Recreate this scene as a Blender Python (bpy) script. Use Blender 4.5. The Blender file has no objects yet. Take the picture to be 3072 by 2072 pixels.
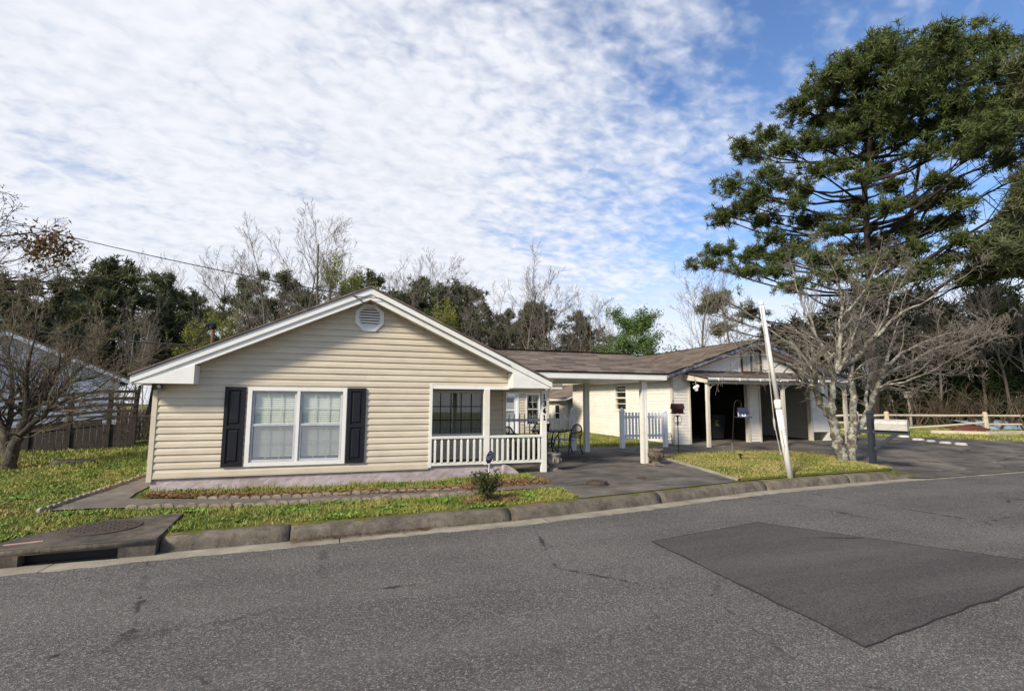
import bpy, math, random
import numpy as np
from mathutils import Matrix, Vector

random.seed(7)
RNG = np.random.default_rng(7)
SC = bpy.context.scene
COL = SC.collection
R = math.radians

# ------------------------------------------------------------------ camera
FPX, CAMH = 1510.0, 1.82
YAW, PITCH, ROLL = R(18.2), R(6.2), R(0.3)
FW = np.array([math.sin(YAW) * math.cos(PITCH), math.cos(YAW) * math.cos(PITCH), math.sin(PITCH)])
_r = np.array([math.cos(YAW), -math.sin(YAW), 0.0])
_u = np.cross(_r, FW)
RT = _r * math.cos(ROLL) + _u * math.sin(ROLL)
UP = _u * math.cos(ROLL) - _r * math.sin(ROLL)
cam_d = bpy.data.cameras.new('camera')
cam_d.sensor_width = 36.0
cam_d.lens = FPX / 3072.0 * 36.0
cam_d.clip_end = 2000
cam_d.clip_start = 0.05
cam = bpy.data.objects.new('camera', cam_d)
COL.objects.link(cam)
cam.matrix_world = Matrix(((RT[0], UP[0], -FW[0], 0), (RT[1], UP[1], -FW[1], 0), (RT[2], UP[2], -FW[2], CAMH), (0, 0, 0, 1)))
SC.camera = cam

# ------------------------------------------------------------------ sun, sky, exposure
SUN_TO = Vector((-0.72, -0.43, 0.55)).normalized()
sun_d = bpy.data.lights.new('sun', 'SUN')
sun_d.energy = 3.2
sun_d.angle = R(9.0)
sun_d.color = (1.0, 0.90, 0.75)
sun = bpy.data.objects.new('sun', sun_d)
COL.objects.link(sun)
sun.rotation_euler = (-SUN_TO).to_track_quat('-Z', 'Y').to_euler()
sun.location = (-20, -10, 30)

SC.view_settings.view_transform = 'Standard'
SC.view_settings.look = 'None'
SC.view_settings.exposure = 0.78
SC.view_settings.gamma = 1.0
SC.view_settings.use_curve_mapping = False
SC.render.engine = 'CYCLES'
SC.cycles.use_denoising = True
SC.cycles.max_bounces = 6
SC.cycles.transparent_max_bounces = 12
SC.cycles.sample_clamp_indirect = 6.0

W = bpy.data.worlds.new('World')
SC.world = W
W.use_nodes = True


def build_world():
    nt = W.node_tree
    N, L = nt.nodes, nt.links
    for n in list(N):
        N.remove(n)
    out = N.new('ShaderNodeOutputWorld')
    bg = N.new('ShaderNodeBackground')
    bg.inputs['Strength'].default_value = 1.0
    L.new(bg.outputs[0], out.inputs['Surface'])
    sky = N.new('ShaderNodeTexSky')
    sky.sky_type = 'NISHITA'
    sky.sun_disc = False
    sky.sun_elevation = math.asin(SUN_TO.z)
    sky.sun_rotation = math.atan2(SUN_TO.x, SUN_TO.y)
    sky.air_density = 1.0
    sky.dust_density = 0.6
    sky.ozone_density = 2.0

    def math_(op, a, b=None, c=None, clamp=False):
        n = N.new('ShaderNodeMath')
        n.operation = op
        n.use_clamp = clamp
        for i, v in enumerate((a, b, c)):
            if v is None:
                continue
            if isinstance(v, (int, float)):
                n.inputs[i].default_value = v
            else:
                L.new(v, n.inputs[i])
        return n.outputs[0]

    def smooth(v, lo, hi):
        n = N.new('ShaderNodeMapRange')
        n.interpolation_type = 'SMOOTHSTEP'
        L.new(v, n.inputs[0])
        n.inputs[1].default_value = lo
        n.inputs[2].default_value = hi
        return n.outputs[0]

    tc = N.new('ShaderNodeTexCoord')
    sep = N.new('ShaderNodeSeparateXYZ')
    L.new(tc.outputs['Generated'], sep.inputs[0])
    x, y, z = sep.outputs
    zz = math_('MAXIMUM', math_('ADD', z, 0.24), 0.05)
    px = math_('DIVIDE', x, zz)
    py = math_('DIVIDE', y, zz)
    cmb = N.new('ShaderNodeCombineXYZ')
    L.new(px, cmb.inputs[0])
    L.new(py, cmb.inputs[1])

    def noise(scale, detail, rough, vec, dist=0.0, off=(0, 0, 0), scl=(1, 1, 1), rot=0.0):
        m = N.new('ShaderNodeMapping')
        m.inputs['Location'].default_value = off
        m.inputs['Scale'].default_value = scl
        m.inputs['Rotation'].default_value = (0, 0, rot)
        L.new(vec, m.inputs['Vector'])
        n = N.new('ShaderNodeTexNoise')
        n.inputs['Scale'].default_value = scale
        n.inputs['Detail'].default_value = detail
        n.inputs['Roughness'].default_value = rough
        n.inputs['Distortion'].default_value = dist
        L.new(m.outputs[0], n.inputs['Vector'])
        return n.outputs['Fac']

    v = cmb.outputs[0]
    big = noise(1.1, 3, 0.5, v, 0.3, (3.1, 1.7, 0))
    mid = noise(3.4, 4, 0.55, v, 0.25, (0.4, 5.2, 0), (1.0, 1.9, 1), R(-40))
    rip = noise(19.0, 2.5, 0.5, v, 0.3, (1.3, 0.2, 0), (1.0, 1.3, 1), R(-35))
    fine = noise(38.0, 3, 0.6, v, 0.2, (7.3, 2.2, 0), (1.0, 1.3, 1), R(20))
    # thick sheet towards the west (camera left), thinning out to clear sky in the east
    east = math_('SUBTRACT', px, math_('MULTIPLY', py, 0.62))
    cover = math_('SUBTRACT', 1.0, smooth(east, -1.05, 0.85))
    d = math_('ADD', math_('MULTIPLY', cover, 0.58), math_('MULTIPLY', big, 0.50))
    d = math_('ADD', d, math_('MULTIPLY', mid, 0.66))
    d = math_('ADD', d, math_('MULTIPLY', rip, 0.48))
    d = math_('ADD', d, math_('MULTIPLY', fine, 0.14))
    mask = math_('MULTIPLY', smooth(d, 0.84, 1.42), 0.97)
    # milky band close to the horizon
    hz = math_('ADD', z, math_('MULTIPLY', math_('SUBTRACT', mid, 0.5), 0.16))
    hor = math_('SUBTRACT', 1.0, smooth(hz, 0.13, 0.29))
    mask = math_('MAXIMUM', mask, math_('MULTIPLY', hor, 0.85))
    shade = N.new('ShaderNodeMixRGB')
    sh = math_('ADD', math_('MULTIPLY', rip, 1.5), math_('MULTIPLY', mid, 0.9))
    L.new(math_('MAXIMUM', smooth(sh, 0.65, 1.65), math_('MULTIPLY', hor, 0.75)), shade.inputs[0])
    shade.inputs[1].default_value = (0.445, 0.468, 0.518, 1)
    shade.inputs[2].default_value = (0.555, 0.563, 0.597, 1)
    skym = N.new('ShaderNodeMixRGB')
    skym.blend_type = 'MULTIPLY'
    skym.inputs[0].default_value = 1.0
    L.new(sky.outputs[0], skym.inputs[1])
    skym.inputs[2].default_value = (0.082, 0.096, 0.116, 1)
    mix = N.new('ShaderNodeMixRGB')
    L.new(mask, mix.inputs[0])
    L.new(skym.outputs[0], mix.inputs[1])
    L.new(shade.outputs[0], mix.inputs[2])
    L.new(mix.outputs[0], bg.inputs['Color'])


build_world()

# ------------------------------------------------------------------ helpers
ORG = {}


def ray(x, y):
    return FW + RT * (x - 1536.0) / FPX - UP * (y - 1036.0) / FPX


def at(x, y, Y=None, dist=None):
    """World point seen at photograph pixel (x, y), at depth plane Y or at a horizontal distance."""
    d = ray(x, y)
    t = Y / d[1] if Y is not None else dist / math.hypot(d[0], d[1])
    return np.array([d[0] * t, d[1] * t, CAMH + d[2] * t])


def kerb_y(x):
    xs = [-60, -8, -2.1, 2.5, 5.0, 8.1, 10.5, 13.0, 60]
    ys = [2.6, 6.75, 7.25, 7.56, 7.95, 8.52, 8.72, 8.86, 11.0]
    return float(np.interp(x, xs, ys))


def sat(t):
    return max(0.0, min(1.0, t))


def sm(t):
    t = sat(t)
    return t * t * (3 - 2 * t)


def gz(x, y):
    d = y - kerb_y(x)
    if d < 0.1:
        return -0.07
    low = 0.145 + 0.055 * sat(d / 3.0) + 0.05 * sm((y - 11.5) / 3.0)
    low -= 0.085 * sm(d / 2.6) * sm((3.3 - x) / 1.6) * (0.35 + 0.65 * sm((x + 3.6) / 3.0))
    ramp = 0.0 + 0.23 * sm(d / 4.0)
    k = sm((x - 12.9) / 0.9)
    z = low * (1 - k) + ramp * k
    z -= 0.16 * sm((-4.0 - x) / 5.0) * sm((y - 8) / 6)
    z -= 1.3 * sm((y - 24.5) / 16.0) * (1 - 0.9 * sm((x - 16) / 8))
    return z


class MB:
    def __init__(s):
        s.v, s.f = [], []

    def add(s, vs, fs):
        n = len(s.v)
        s.v += [tuple(map(float, p)) for p in vs]
        s.f += [tuple(i + n for i in f) for f in fs]
        return s

    def box(s, x0, x1, y0, y1, z0, z1):
        return s.add([(x0, y0, z0), (x1, y0, z0), (x1, y1, z0), (x0, y1, z0), (x0, y0, z1), (x1, y0, z1), (x1, y1, z1), (x0, y1, z1)],
                     [(3, 2, 1, 0), (4, 5, 6, 7), (0, 1, 5, 4), (1, 2, 6, 5), (2, 3, 7, 6), (3, 0, 4, 7)])

    def prism(s, poly, fn, a, b):
        """poly: 2-D points; fn(u, v, w) -> 3-D point; extruded from w=a to w=b."""
        n = len(poly)
        vs = [fn(p[0], p[1], a) for p in poly] + [fn(p[0], p[1], b) for p in poly]
        fs = [tuple(range(n))[::-1], tuple(range(n, 2 * n))] + [(i, (i + 1) % n, n + (i + 1) % n, n + i) for i in range(n)]
        return s.add(vs, fs)

    def bar(s, p, q, w, h, up=(0, 0, 1)):
        p, q, up = Vector(p), Vector(q), Vector(up)
        d = (q - p).normalized()
        sx = d.cross(up)
        if sx.length < 1e-5:
            sx = d.cross(Vector((0, 1, 0)))
        sx.normalize()
        sy = sx.cross(d).normalized()
        a, b = sx * (w / 2), sy * (h / 2)
        vs = [p - a - b, p + a - b, p + a + b, p - a + b, q - a - b, q + a - b, q + a + b, q - a + b]
        return s.add(vs, [(0, 1, 2, 3), (7, 6, 5, 4), (0, 4, 5, 1), (1, 5, 6, 2), (2, 6, 7, 3), (3, 7, 4, 0)])

    def tube(s, pts, rad, n=8, cap=True):
        pts = [Vector(p) for p in pts]
        if isinstance(rad, (int, float)):
            rad = [rad] * len(pts)
        vs, prev = [], None
        for i, p in enumerate(pts):
            d = (pts[min(i + 1, len(pts) - 1)] - pts[max(i - 1, 0)]).normalized()
            if prev is None:
                a = d.cross(Vector((0, 0, 1)))
                if a.length < 1e-3:
                    a = d.cross(Vector((1, 0, 0)))
            else:
                a = prev - d * prev.dot(d)
            a.normalize()
            prev = a
            b = d.cross(a)
            for k in range(n):
                t = 2 * math.pi * k / n
                vs.append(p + (a * math.cos(t) + b * math.sin(t)) * rad[i])
        fs = []
        for i in range(len(pts) - 1):
            for k in range(n):
                fs.append((i * n + k, i * n + (k + 1) % n, (i + 1) * n + (k + 1) % n, (i + 1) * n + k))
        if cap:
            fs += [tuple(range(n))[::-1], tuple(range((len(pts) - 1) * n, len(pts) * n))]
        return s.add(vs, fs)

    def lathe(s, prof, cx, cy, n=20):
        vs = []
        for r, z in prof:
            for k in range(n):
                t = 2 * math.pi * k / n
                vs.append((cx + r * math.cos(t), cy + r * math.sin(t), z))
        fs = []
        for i in range(len(prof) - 1):
            for k in range(n):
                fs.append((i * n + k, i * n + (k + 1) % n, (i + 1) * n + (k + 1) % n, (i + 1) * n + k))
        fs += [tuple(range(n))[::-1], tuple(range((len(prof) - 1) * n, len(prof) * n))]
        return s.add(vs, fs)

    def build(s, name, m, parent=None, smooth=False):
        o = ORG.get(parent.name, (0, 0, 0)) if parent else (0, 0, 0)
        me = bpy.data.meshes.new(name)
        me.from_pydata([(a - o[0], b - o[1], c - o[2]) for a, b, c in s.v], [], s.f)
        if smooth:
            me.polygons.foreach_set('use_smooth', [True] * len(me.polygons))
        me.materials.append(m)
        ob = bpy.data.objects.new(name, me)
        COL.objects.link(ob)
        if parent:
            ob.parent = parent
        ORG[ob.name] = tuple(o)
        return ob


def tag(o, label=None, cat=None, group=None, kind=None):
    if label:
        o['label'] = label
    if cat:
        o['category'] = cat
    if group:
        o['group'] = group
    if kind:
        o['kind'] = kind
    return o


def thing(name, label, cat, loc, group=None):
    o = bpy.data.objects.new(name, None)
    o.empty_display_size = 0.2
    COL.objects.link(o)
    o.location = loc
    ORG[o.name] = tuple(loc)
    return tag(o, label, cat, group)


def piece(name, me, parent, loc, rot=(0, 0, 0), scale=(1, 1, 1), M3=None):
    o = bpy.data.objects.new(name, me)
    COL.objects.link(o)
    g = ORG.get(parent.name, (0, 0, 0))
    o.parent = parent
    l = Vector((loc[0] - g[0], loc[1] - g[1], loc[2] - g[2]))
    if M3 is not None:
        o.matrix_local = Matrix.LocRotScale(l, M3.to_quaternion(), Vector(scale))
    else:
        o.location = l
        o.rotation_euler = rot
        o.scale = scale
    ORG[o.name] = tuple(loc)
    return o


def mesh_of(mb, name, m, smooth=False):
    me = bpy.data.meshes.new(name)
    me.from_pydata(mb.v, [], mb.f)
    if smooth:
        me.polygons.foreach_set('use_smooth', [True] * len(me.polygons))
    me.materials.append(m)
    return me


def arr_mesh(name, verts, faces, m, smooth=False):
    """numpy verts (N,3) and faces (M,k) -> mesh, fast."""
    me = bpy.data.meshes.new(name)
    verts = np.asarray(verts, dtype=np.float32)
    faces = np.asarray(faces, dtype=np.int32)
    k = faces.shape[1]
    me.vertices.add(len(verts))
    me.vertices.foreach_set('co', verts.ravel())
    me.loops.add(faces.size)
    me.loops.foreach_set('vertex_index', faces.ravel())
    me.polygons.add(len(faces))
    me.polygons.foreach_set('loop_start', np.arange(0, faces.size, k, dtype=np.int32))
    if smooth:
        me.polygons.foreach_set('use_smooth', np.ones(len(faces), dtype=bool))
    me.update(calc_edges=True)
    me.materials.append(m)
    return me


def obj_of(name, me, parent=None, loc=(0, 0, 0)):
    o = bpy.data.objects.new(name, me)
    COL.objects.link(o)
    o.location = loc
    if parent:
        o.parent = parent
    return o


# ------------------------------------------------------------------ materials
class NT:
    def __init__(s, name):
        s.m = bpy.data.materials.new(name)
        s.m.use_nodes = True
        s.n, s.l = s.m.node_tree.nodes, s.m.node_tree.links
        s.p = s.n['Principled BSDF']
        s.geo = s.n.new('ShaderNodeNewGeometry')
        s.pos = s.geo.outputs['Position']

    def link(s, a, b):
        s.l.new(a, b)

    def noise(s, scale, detail=4, rough=0.55, scl=None, dist=0.0, rot=None):
        v = s.pos
        if scl or rot:
            mp = s.n.new('ShaderNodeMapping')
            if scl:
                mp.inputs['Scale'].default_value = scl
            if rot:
                mp.inputs['Rotation'].default_value = rot
            s.link(v, mp.inputs['Vector'])
            v = mp.outputs[0]
        t = s.n.new('ShaderNodeTexNoise')
        t.inputs['Scale'].default_value = scale
        t.inputs['Detail'].default_value = detail
        t.inputs['Roughness'].default_value = rough
        t.inputs['Distortion'].default_value = dist
        s.link(v, t.inputs['Vector'])
        return t.outputs['Fac']

    def voro(s, scale, feature='F1', scl=None):
        t = s.n.new('ShaderNodeTexVoronoi')
        t.feature = feature
        t.inputs['Scale'].default_value = scale
        v = s.pos
        if scl:
            mp = s.n.new('ShaderNodeMapping')
            mp.inputs['Scale'].default_value = scl
            s.link(v, mp.inputs['Vector'])
            v = mp.outputs[0]
        s.link(v, t.inputs['Vector'])
        return t.outputs

    def ramp(s, fac, stops):
        r = s.n.new('ShaderNodeValToRGB')
        e = r.color_ramp.elements
        while len(e) < len(stops):
            e.new(0.5)
        for i, (p, c) in enumerate(stops):
            e[i].position = p
            e[i].color = (c[0], c[1], c[2], 1) if not isinstance(c, (int, float)) else (c, c, c, 1)
        s.link(fac, r.inputs[0])
        return r.outputs[0]

    def mix(s, fac, a, b, mode='MIX'):
        n = s.n.new('ShaderNodeMixRGB')
        n.blend_type = mode
        for i, v in ((0, fac), (1, a), (2, b)):
            if isinstance(v, (int, float)):
                n.inputs[i].default_value = v if i == 0 else (v, v, v, 1)
            elif isinstance(v, tuple):
                n.inputs[i].default_value = (v[0], v[1], v[2], 1)
            else:
                s.link(v, n.inputs[i])
        return n.outputs[0]

    def rnd(s, lo, hi):
        oi = s.n.new('ShaderNodeObjectInfo')
        mr = s.n.new('ShaderNodeMapRange')
        s.link(oi.outputs['Random'], mr.inputs[0])
        mr.inputs[3].default_value = lo
        mr.inputs[4].default_value = hi
        return mr.outputs[0]

    def bump(s, h, strength, dist=0.02):
        b = s.n.new('ShaderNodeBump')
        b.inputs['Strength'].default_value = strength
        b.inputs['Distance'].default_value = dist
        s.link(h, b.inputs['Height'])
        s.link(b.outputs[0], s.p.inputs['Normal'])

    def color(s, c):
        if isinstance(c, tuple):
            s.p.inputs['Base Color'].default_value = (c[0], c[1], c[2], 1)
        else:
            s.link(c, s.p.inputs['Base Color'])

    def done(s, rough=0.8, spec=0.3, metal=0.0):
        s.p.inputs['Roughness'].default_value = rough
        s.p.inputs['Specular IOR Level'].default_value = spec
        s.p.inputs['Metallic'].default_value = metal
        return s.m


def simple(name, c1, c2=None, scale=6.0, detail=5, rough=0.75, spec=0.3, bump=0.0, bscale=40.0, rnd=0.0, metal=0.0, scl=None, lo=0.35, hi=0.65, bdist=0.01):
    t = NT(name)
    col = c1
    if c2 is not None:
        f = t.ramp(t.noise(scale, detail, 0.6, scl), [(lo, 0.0), (hi, 1.0)])
        col = t.mix(f, c1, c2)
    if rnd:
        r = t.rnd(1 - rnd, 1 + rnd)
        n = t.n.new('ShaderNodeVectorMath')
        n.operation = 'SCALE'
        if isinstance(col, tuple):
            n.inputs[0].default_value = col
        else:
            t.link(col, n.inputs[0])
        t.link(r, n.inputs['Scale'])
        col = n.outputs[0]
    t.color(col)
    if bump:
        t.bump(t.noise(bscale, 4, 0.6, scl), bump, bdist)
    return t.done(rough, spec, metal)


MAT = {}


def materials():
    m = MAT
    # vinyl siding, streaked with faint dirt
    def siding(name, c, dirt, amt):
        t = NT(name)
        f = t.ramp(t.noise(1.6, 6, 0.65, (1.2, 1.2, 2.6)), [(0.42, 0.0), (0.78, amt)])
        f2 = t.ramp(t.noise(9.0, 6, 0.7, (0.6, 0.6, 4)), [(0.5, 0.0), (0.8, amt * 0.8)])
        col = t.mix(f2, t.mix(f, c, dirt), dirt)
        n = t.n.new('ShaderNodeVectorMath')
        n.operation = 'SCALE'
        t.link(col, n.inputs[0])
        t.link(t.rnd(0.955, 1.03), n.inputs['Scale'])
        t.color(n.outputs[0])
        t.bump(t.noise(60, 3, 0.5, (0.2, 0.2, 3)), 0.08, 0.004)
        return t.done(0.5, 0.35)
    m['siding'] = siding('vinyl_tan', (0.595, 0.52, 0.395), (0.36, 0.295, 0.20), 0.42)
    m['siding_white'] = siding('painted_lap_white', (0.76, 0.73, 0.65), (0.44, 0.40, 0.31), 0.40)
    m['siding_neigh'] = siding('painted_lap_bluewhite', (0.62, 0.66, 0.70), (0.35, 0.37, 0.38), 0.35)
    m['trim'] = simple('trim_white', (0.76, 0.75, 0.70), (0.62, 0.60, 0.53), 3, rough=0.45, spec=0.4, lo=0.5, hi=0.9)
    m['trim_grey'] = simple('sash_grey', (0.50, 0.52, 0.55), (0.42, 0.43, 0.45), 6, rough=0.4)
    m['soffit'] = simple('soffit_beige', (0.55, 0.50, 0.40), (0.42, 0.37, 0.28), 5, rough=0.6, rnd=0.06)
    m['shutter'] = simple('shutter_black', (0.011, 0.012, 0.018), (0.014, 0.014, 0.019), 5, rough=0.55, spec=0.22)
    m['black'] = simple('black_paint', (0.012, 0.012, 0.013), None, rough=0.45)
    m['numeral'] = simple('numeral_black', (0.01, 0.01, 0.01), None, rough=0.5)
    m['foundation'] = None
    t = NT('foundation_pink')
    c = t.ramp(t.noise(3.2, 7, 0.65), [(0.30, (0.36, 0.295, 0.285)), (0.55, (0.47, 0.40, 0.41)), (0.8, (0.34, 0.305, 0.29))])
    stain = t.ramp(t.noise(1.3, 6, 0.7, (1, 1, 2)), [(0.46, 0.0), (0.70, 0.7)])
    t.color(t.mix(stain, c, (0.20, 0.15, 0.115)))
    t.bump(t.noise(18, 6, 0.7), 0.5, 0.02)
    m['foundation'] = t.done(0.9, 0.2)
    m['block'] = simple('foundation_block', (0.42, 0.36, 0.27), (0.27, 0.22, 0.16), 4, bump=0.4, bscale=25, rough=0.9)
    # shingles
    t = NT('shingle')
    c = t.ramp(t.noise(30, 3, 0.7, (1, 1, 1)), [(0.3, (0.125, 0.098, 0.080)), (0.7, (0.195, 0.158, 0.132))])
    c = t.mix(t.ramp(t.noise(1.1, 5, 0.6), [(0.4, 0.0), (0.75, 0.5)]), c, (0.20, 0.17, 0.145))
    n = t.n.new('ShaderNodeVectorMath')
    n.operation = 'SCALE'
    t.link(c, n.inputs[0])
    t.link(t.rnd(0.60, 1.32), n.inputs['Scale'])
    t.color(n.outputs[0])
    t.bump(t.noise(220, 2, 0.6), 0.5, 0.006)
    m['shingle'] = t.done(0.92, 0.2)
    # joined shingles: per-piece tone from a cell pattern of the world position
    t = NT('shingle_mass')
    vo = t.voro(1.0, 'F1', (2.1, 2.1, 7.0))
    c = t.ramp(t.noise(26, 3, 0.7), [(0.3, (0.120, 0.093, 0.076)), (0.7, (0.185, 0.148, 0.122))])
    hs = t.n.new('ShaderNodeSeparateColor')
    t.link(vo['Color'], hs.inputs[0])
    c = t.mix(1.0, c, t.ramp(hs.outputs[0], [(0.0, 0.66), (1.0, 1.28)]), 'MULTIPLY')
    t.color(c)
    t.bump(t.noise(200, 2, 0.6), 0.4, 0.006)
    m['shingle_mass'] = t.done(0.92, 0.2)
    m['drip'] = simple('drip_edge_dark', (0.02, 0.018, 0.017), None, rough=0.8)
    # asphalt
    def asphalt(name, a, b, speck, warm):
        t = NT(name)
        c = t.ramp(t.noise(0.55, 6, 0.6), [(0.3, a), (0.7, b)])
        v = t.voro(120.0)
        hs = t.n.new('ShaderNodeSeparateColor')
        t.link(v['Color'], hs.inputs[0])
        st = t.ramp(hs.outputs[0], [(0.0, 0.42), (0.55, 0.9), (0.85, 1.45), (1.0, speck)])
        c = t.mix(1.0, c, st, 'MULTIPLY')
        v2 = t.voro(48.0)
        hs2 = t.n.new('ShaderNodeSeparateColor')
        t.link(v2['Color'], hs2.inputs[0])
        c = t.mix(t.ramp(hs2.outputs[1], [(0.95, 0.0), (0.98, 0.45)]), c, warm)
        c = t.mix(1.0, c, t.ramp(t.noise(85, 4, 0.8), [(0.25, 0.5), (0.75, 1.5)]), 'MULTIPLY')
        c = t.mix(t.ramp(t.noise(1.1, 5, 0.6, (0.12, 1.1, 1)), [(0.42, 0.0), (0.72, 0.30)]), c, (0.190, 0.178, 0.162))
        c = t.mix(t.ramp(t.noise(0.8, 5, 0.65, (0.3, 1, 1)), [(0.55, 0.0), (0.75, 0.45)]), c, (0.056, 0.052, 0.049))
        c = t.mix(t.ramp(t.noise(5.5, 3, 0.5), [(0.70, 0.0), (0.76, 0.55)]), c, (0.040, 0.037, 0.035))
        # cracks
        e = t.voro(0.33, 'DISTANCE_TO_EDGE')
        dn = t.noise(3.0, 5, 0.7)
        ma = t.n.new('ShaderNodeMath')
        ma.operation = 'MULTIPLY_ADD'
        t.link(dn, ma.inputs[0])
        ma.inputs[1].default_value = 0.10
        t.link(e['Distance'], ma.inputs[2])
        cr = t.ramp(ma.outputs[0], [(0.047, 1.0), (0.053, 0.0)])
        gate = t.ramp(t.noise(0.5, 2, 0.5), [(0.44, 0.0), (0.54, 0.85)])
        c = t.mix(t.mix(1.0, cr, gate, 'MULTIPLY'), c, (0.018, 0.017, 0.016))
        t.color(c)
        hgt = t.mix(0.5, v['Distance'], t.noise(70, 4, 0.7))
        t.bump(hgt, 0.9, 0.012)
        return t.done(0.86, 0.25)
    m['asphalt'] = asphalt('asphalt', (0.082, 0.076, 0.072), (0.120, 0.112, 0.104), 2.9, (0.26, 0.24, 0.21))
    m['asphalt_patch'] = asphalt('asphalt_patch', (0.062, 0.056, 0.054), (0.078, 0.070, 0.067), 1.8, (0.13, 0.11, 0.09))
    # driveway: dark aged asphalt, dusty
    t = NT('driveway')
    c = t.ramp(t.noise(0.9, 6, 0.62), [(0.30, (0.048, 0.042, 0.037)), (0.48, (0.082, 0.073, 0.064)), (0.70, (0.175, 0.155, 0.130))])
    c = t.mix(t.ramp(t.noise(1.6, 6, 0.7, (0.45, 1.6, 1), 0.6), [(0.48, 0.0), (0.72, 0.65)]), c, (0.225, 0.20, 0.165))
    c = t.mix(1.0, c, t.ramp(t.noise(60, 4, 0.75), [(0.25, 0.7), (0.75, 1.3)]), 'MULTIPLY')
    e = t.voro(0.22, 'DISTANCE_TO_EDGE')
    ma = t.n.new('ShaderNodeMath')
    ma.operation = 'MULTIPLY_ADD'
    t.link(t.noise(2.5, 4, 0.7), ma.inputs[0])
    ma.inputs[1].default_value = 0.09
    t.link(e['Distance'], ma.inputs[2])
    c = t.mix(t.ramp(ma.outputs[0], [(0.044, 0.8), (0.050, 0.0)]), c, (0.02, 0.018, 0.016))
    t.color(c)
    t.bump(t.noise(90, 4, 0.7), 0.5, 0.008)
    m['driveway'] = t.done(0.88, 0.25)
    # concretes
    def concrete(name, a, b, dirt, amt, ds=2.0, bump=0.45):
        t = NT(name)
        c = t.ramp(t.noise(4.0, 7, 0.7), [(0.3, a), (0.7, b)])
        c = t.mix(t.ramp(t.noise(ds, 7, 0.72), [(0.38, 0.0), (0.66, amt)]), c, dirt)
        c = t.mix(t.ramp(t.noise(55, 3, 0.7), [(0.55, 0.0), (0.75, 0.35)]), c, (0.06, 0.05, 0.04))
        t.color(c)
        t.bump(t.noise(45, 6, 0.75), bump, 0.015)
        return t.done(0.92, 0.2)
    t = NT('kerb_concrete')
    c = t.ramp(t.noise(3.0, 8, 0.75), [(0.28, (0.065, 0.053, 0.042)), (0.42, (0.108, 0.091, 0.071)), (0.58, (0.175, 0.150, 0.116)), (0.75, (0.26, 0.225, 0.175))])
    c = t.mix(t.ramp(t.noise(9.0, 7, 0.75, (1, 1, 0.35)), [(0.50, 0.0), (0.70, 0.75)]), c, (0.045, 0.037, 0.031))
    c = t.mix(t.ramp(t.noise(60, 3, 0.7), [(0.55, 0.0), (0.72, 0.45)]), c, (0.26, 0.22, 0.18))
    t.color(c)
    t.bump(t.noise(40, 6, 0.75), 0.9, 0.02)
    m['kerb'] = t.done(0.92, 0.2)
    m['gutter'] = concrete('gutter_concrete', (0.29, 0.26, 0.20), (0.38, 0.345, 0.275), (0.14, 0.115, 0.085), 0.75, 1.3)
    m['path'] = concrete('path_concrete', (0.13, 0.115, 0.098), (0.21, 0.185, 0.16), (0.075, 0.066, 0.052), 0.7, 1.8)
    m['drain'] = concrete('drain_concrete', (0.090, 0.080, 0.066), (0.19, 0.160, 0.125), (0.036, 0.031, 0.027), 0.9, 3.0, 0.9)
    m['scallop'] = concrete('scallop_concrete', (0.28, 0.235, 0.18), (0.38, 0.33, 0.26), (0.16, 0.11, 0.075), 0.75, 6.0)
    m['slab'] = concrete('garage_slab', (0.16, 0.14, 0.11), (0.22, 0.19, 0.15), (0.10, 0.08, 0.06), 0.6)
    m['urn'] = concrete('urn_stone', (0.30, 0.26, 0.21), (0.42, 0.38, 0.32), (0.05, 0.042, 0.035), 0.9, 11.0, 0.9)
    m['urn_brown'] = concrete('urn_stone_brown', (0.14, 0.11, 0.08), (0.24, 0.20, 0.15), (0.035, 0.028, 0.022), 0.9, 9.0, 0.9)
    m['stone'] = concrete('white_stone', (0.55, 0.52, 0.46), (0.68, 0.65, 0.58), (0.35, 0.29, 0.22), 0.5, 6)
    # soil / lawn ground
    t = NT('lawn_ground')
    g = t.ramp(t.noise(0.9, 7, 0.65), [(0.28, (0.080, 0.110, 0.024)), (0.48, (0.140, 0.155, 0.034)), (0.64, (0.215, 0.185, 0.062)), (0.80, (0.17, 0.125, 0.07))])
    g = t.mix(1.0, g, t.ramp(t.noise(24, 5, 0.8), [(0.25, 0.45), (0.75, 1.5)]), 'MULTIPLY')
    t.color(g)
    t.bump(t.noise(38, 5, 0.8), 1.0, 0.05)
    m['lawn'] = t.done(0.95, 0.1)
    t = NT('forest_floor')
    t.color(t.ramp(t.noise(1.5, 6, 0.7), [(0.3, (0.055, 0.040, 0.022)), (0.6, (0.10, 0.072, 0.040)), (0.8, (0.06, 0.062, 0.022))]))
    t.bump(t.noise(12, 5, 0.8), 1.0, 0.08)
    m['forest'] = t.done(0.95, 0.1)

    def blades(name, stops, sc=0.9):
        t = NT(name)
        c = t.ramp(t.noise(sc, 6, 0.65), stops)
        c = t.mix(1.0, c, t.ramp(t.noise(35, 2, 0.6), [(0.2, 0.6), (0.8, 1.4)]), 'MULTIPLY')
        t.color(c)
        t.p.inputs['Subsurface Weight'].default_value = 0.0
        return t.done(0.65, 0.25)
    m['grass'] = blades('grass_blades', [(0.25, (0.090, 0.140, 0.025)), (0.42, (0.155, 0.200, 0.037)), (0.57, (0.255, 0.25, 0.060)), (0.75, (0.37, 0.29, 0.115))])
    m['grass_dry'] = blades('grass_blades_dry', [(0.25, (0.12, 0.175, 0.030)), (0.45, (0.24, 0.24, 0.062)), (0.62, (0.36, 0.29, 0.115)), (0.80, (0.40, 0.31, 0.15))], 1.6)
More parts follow.
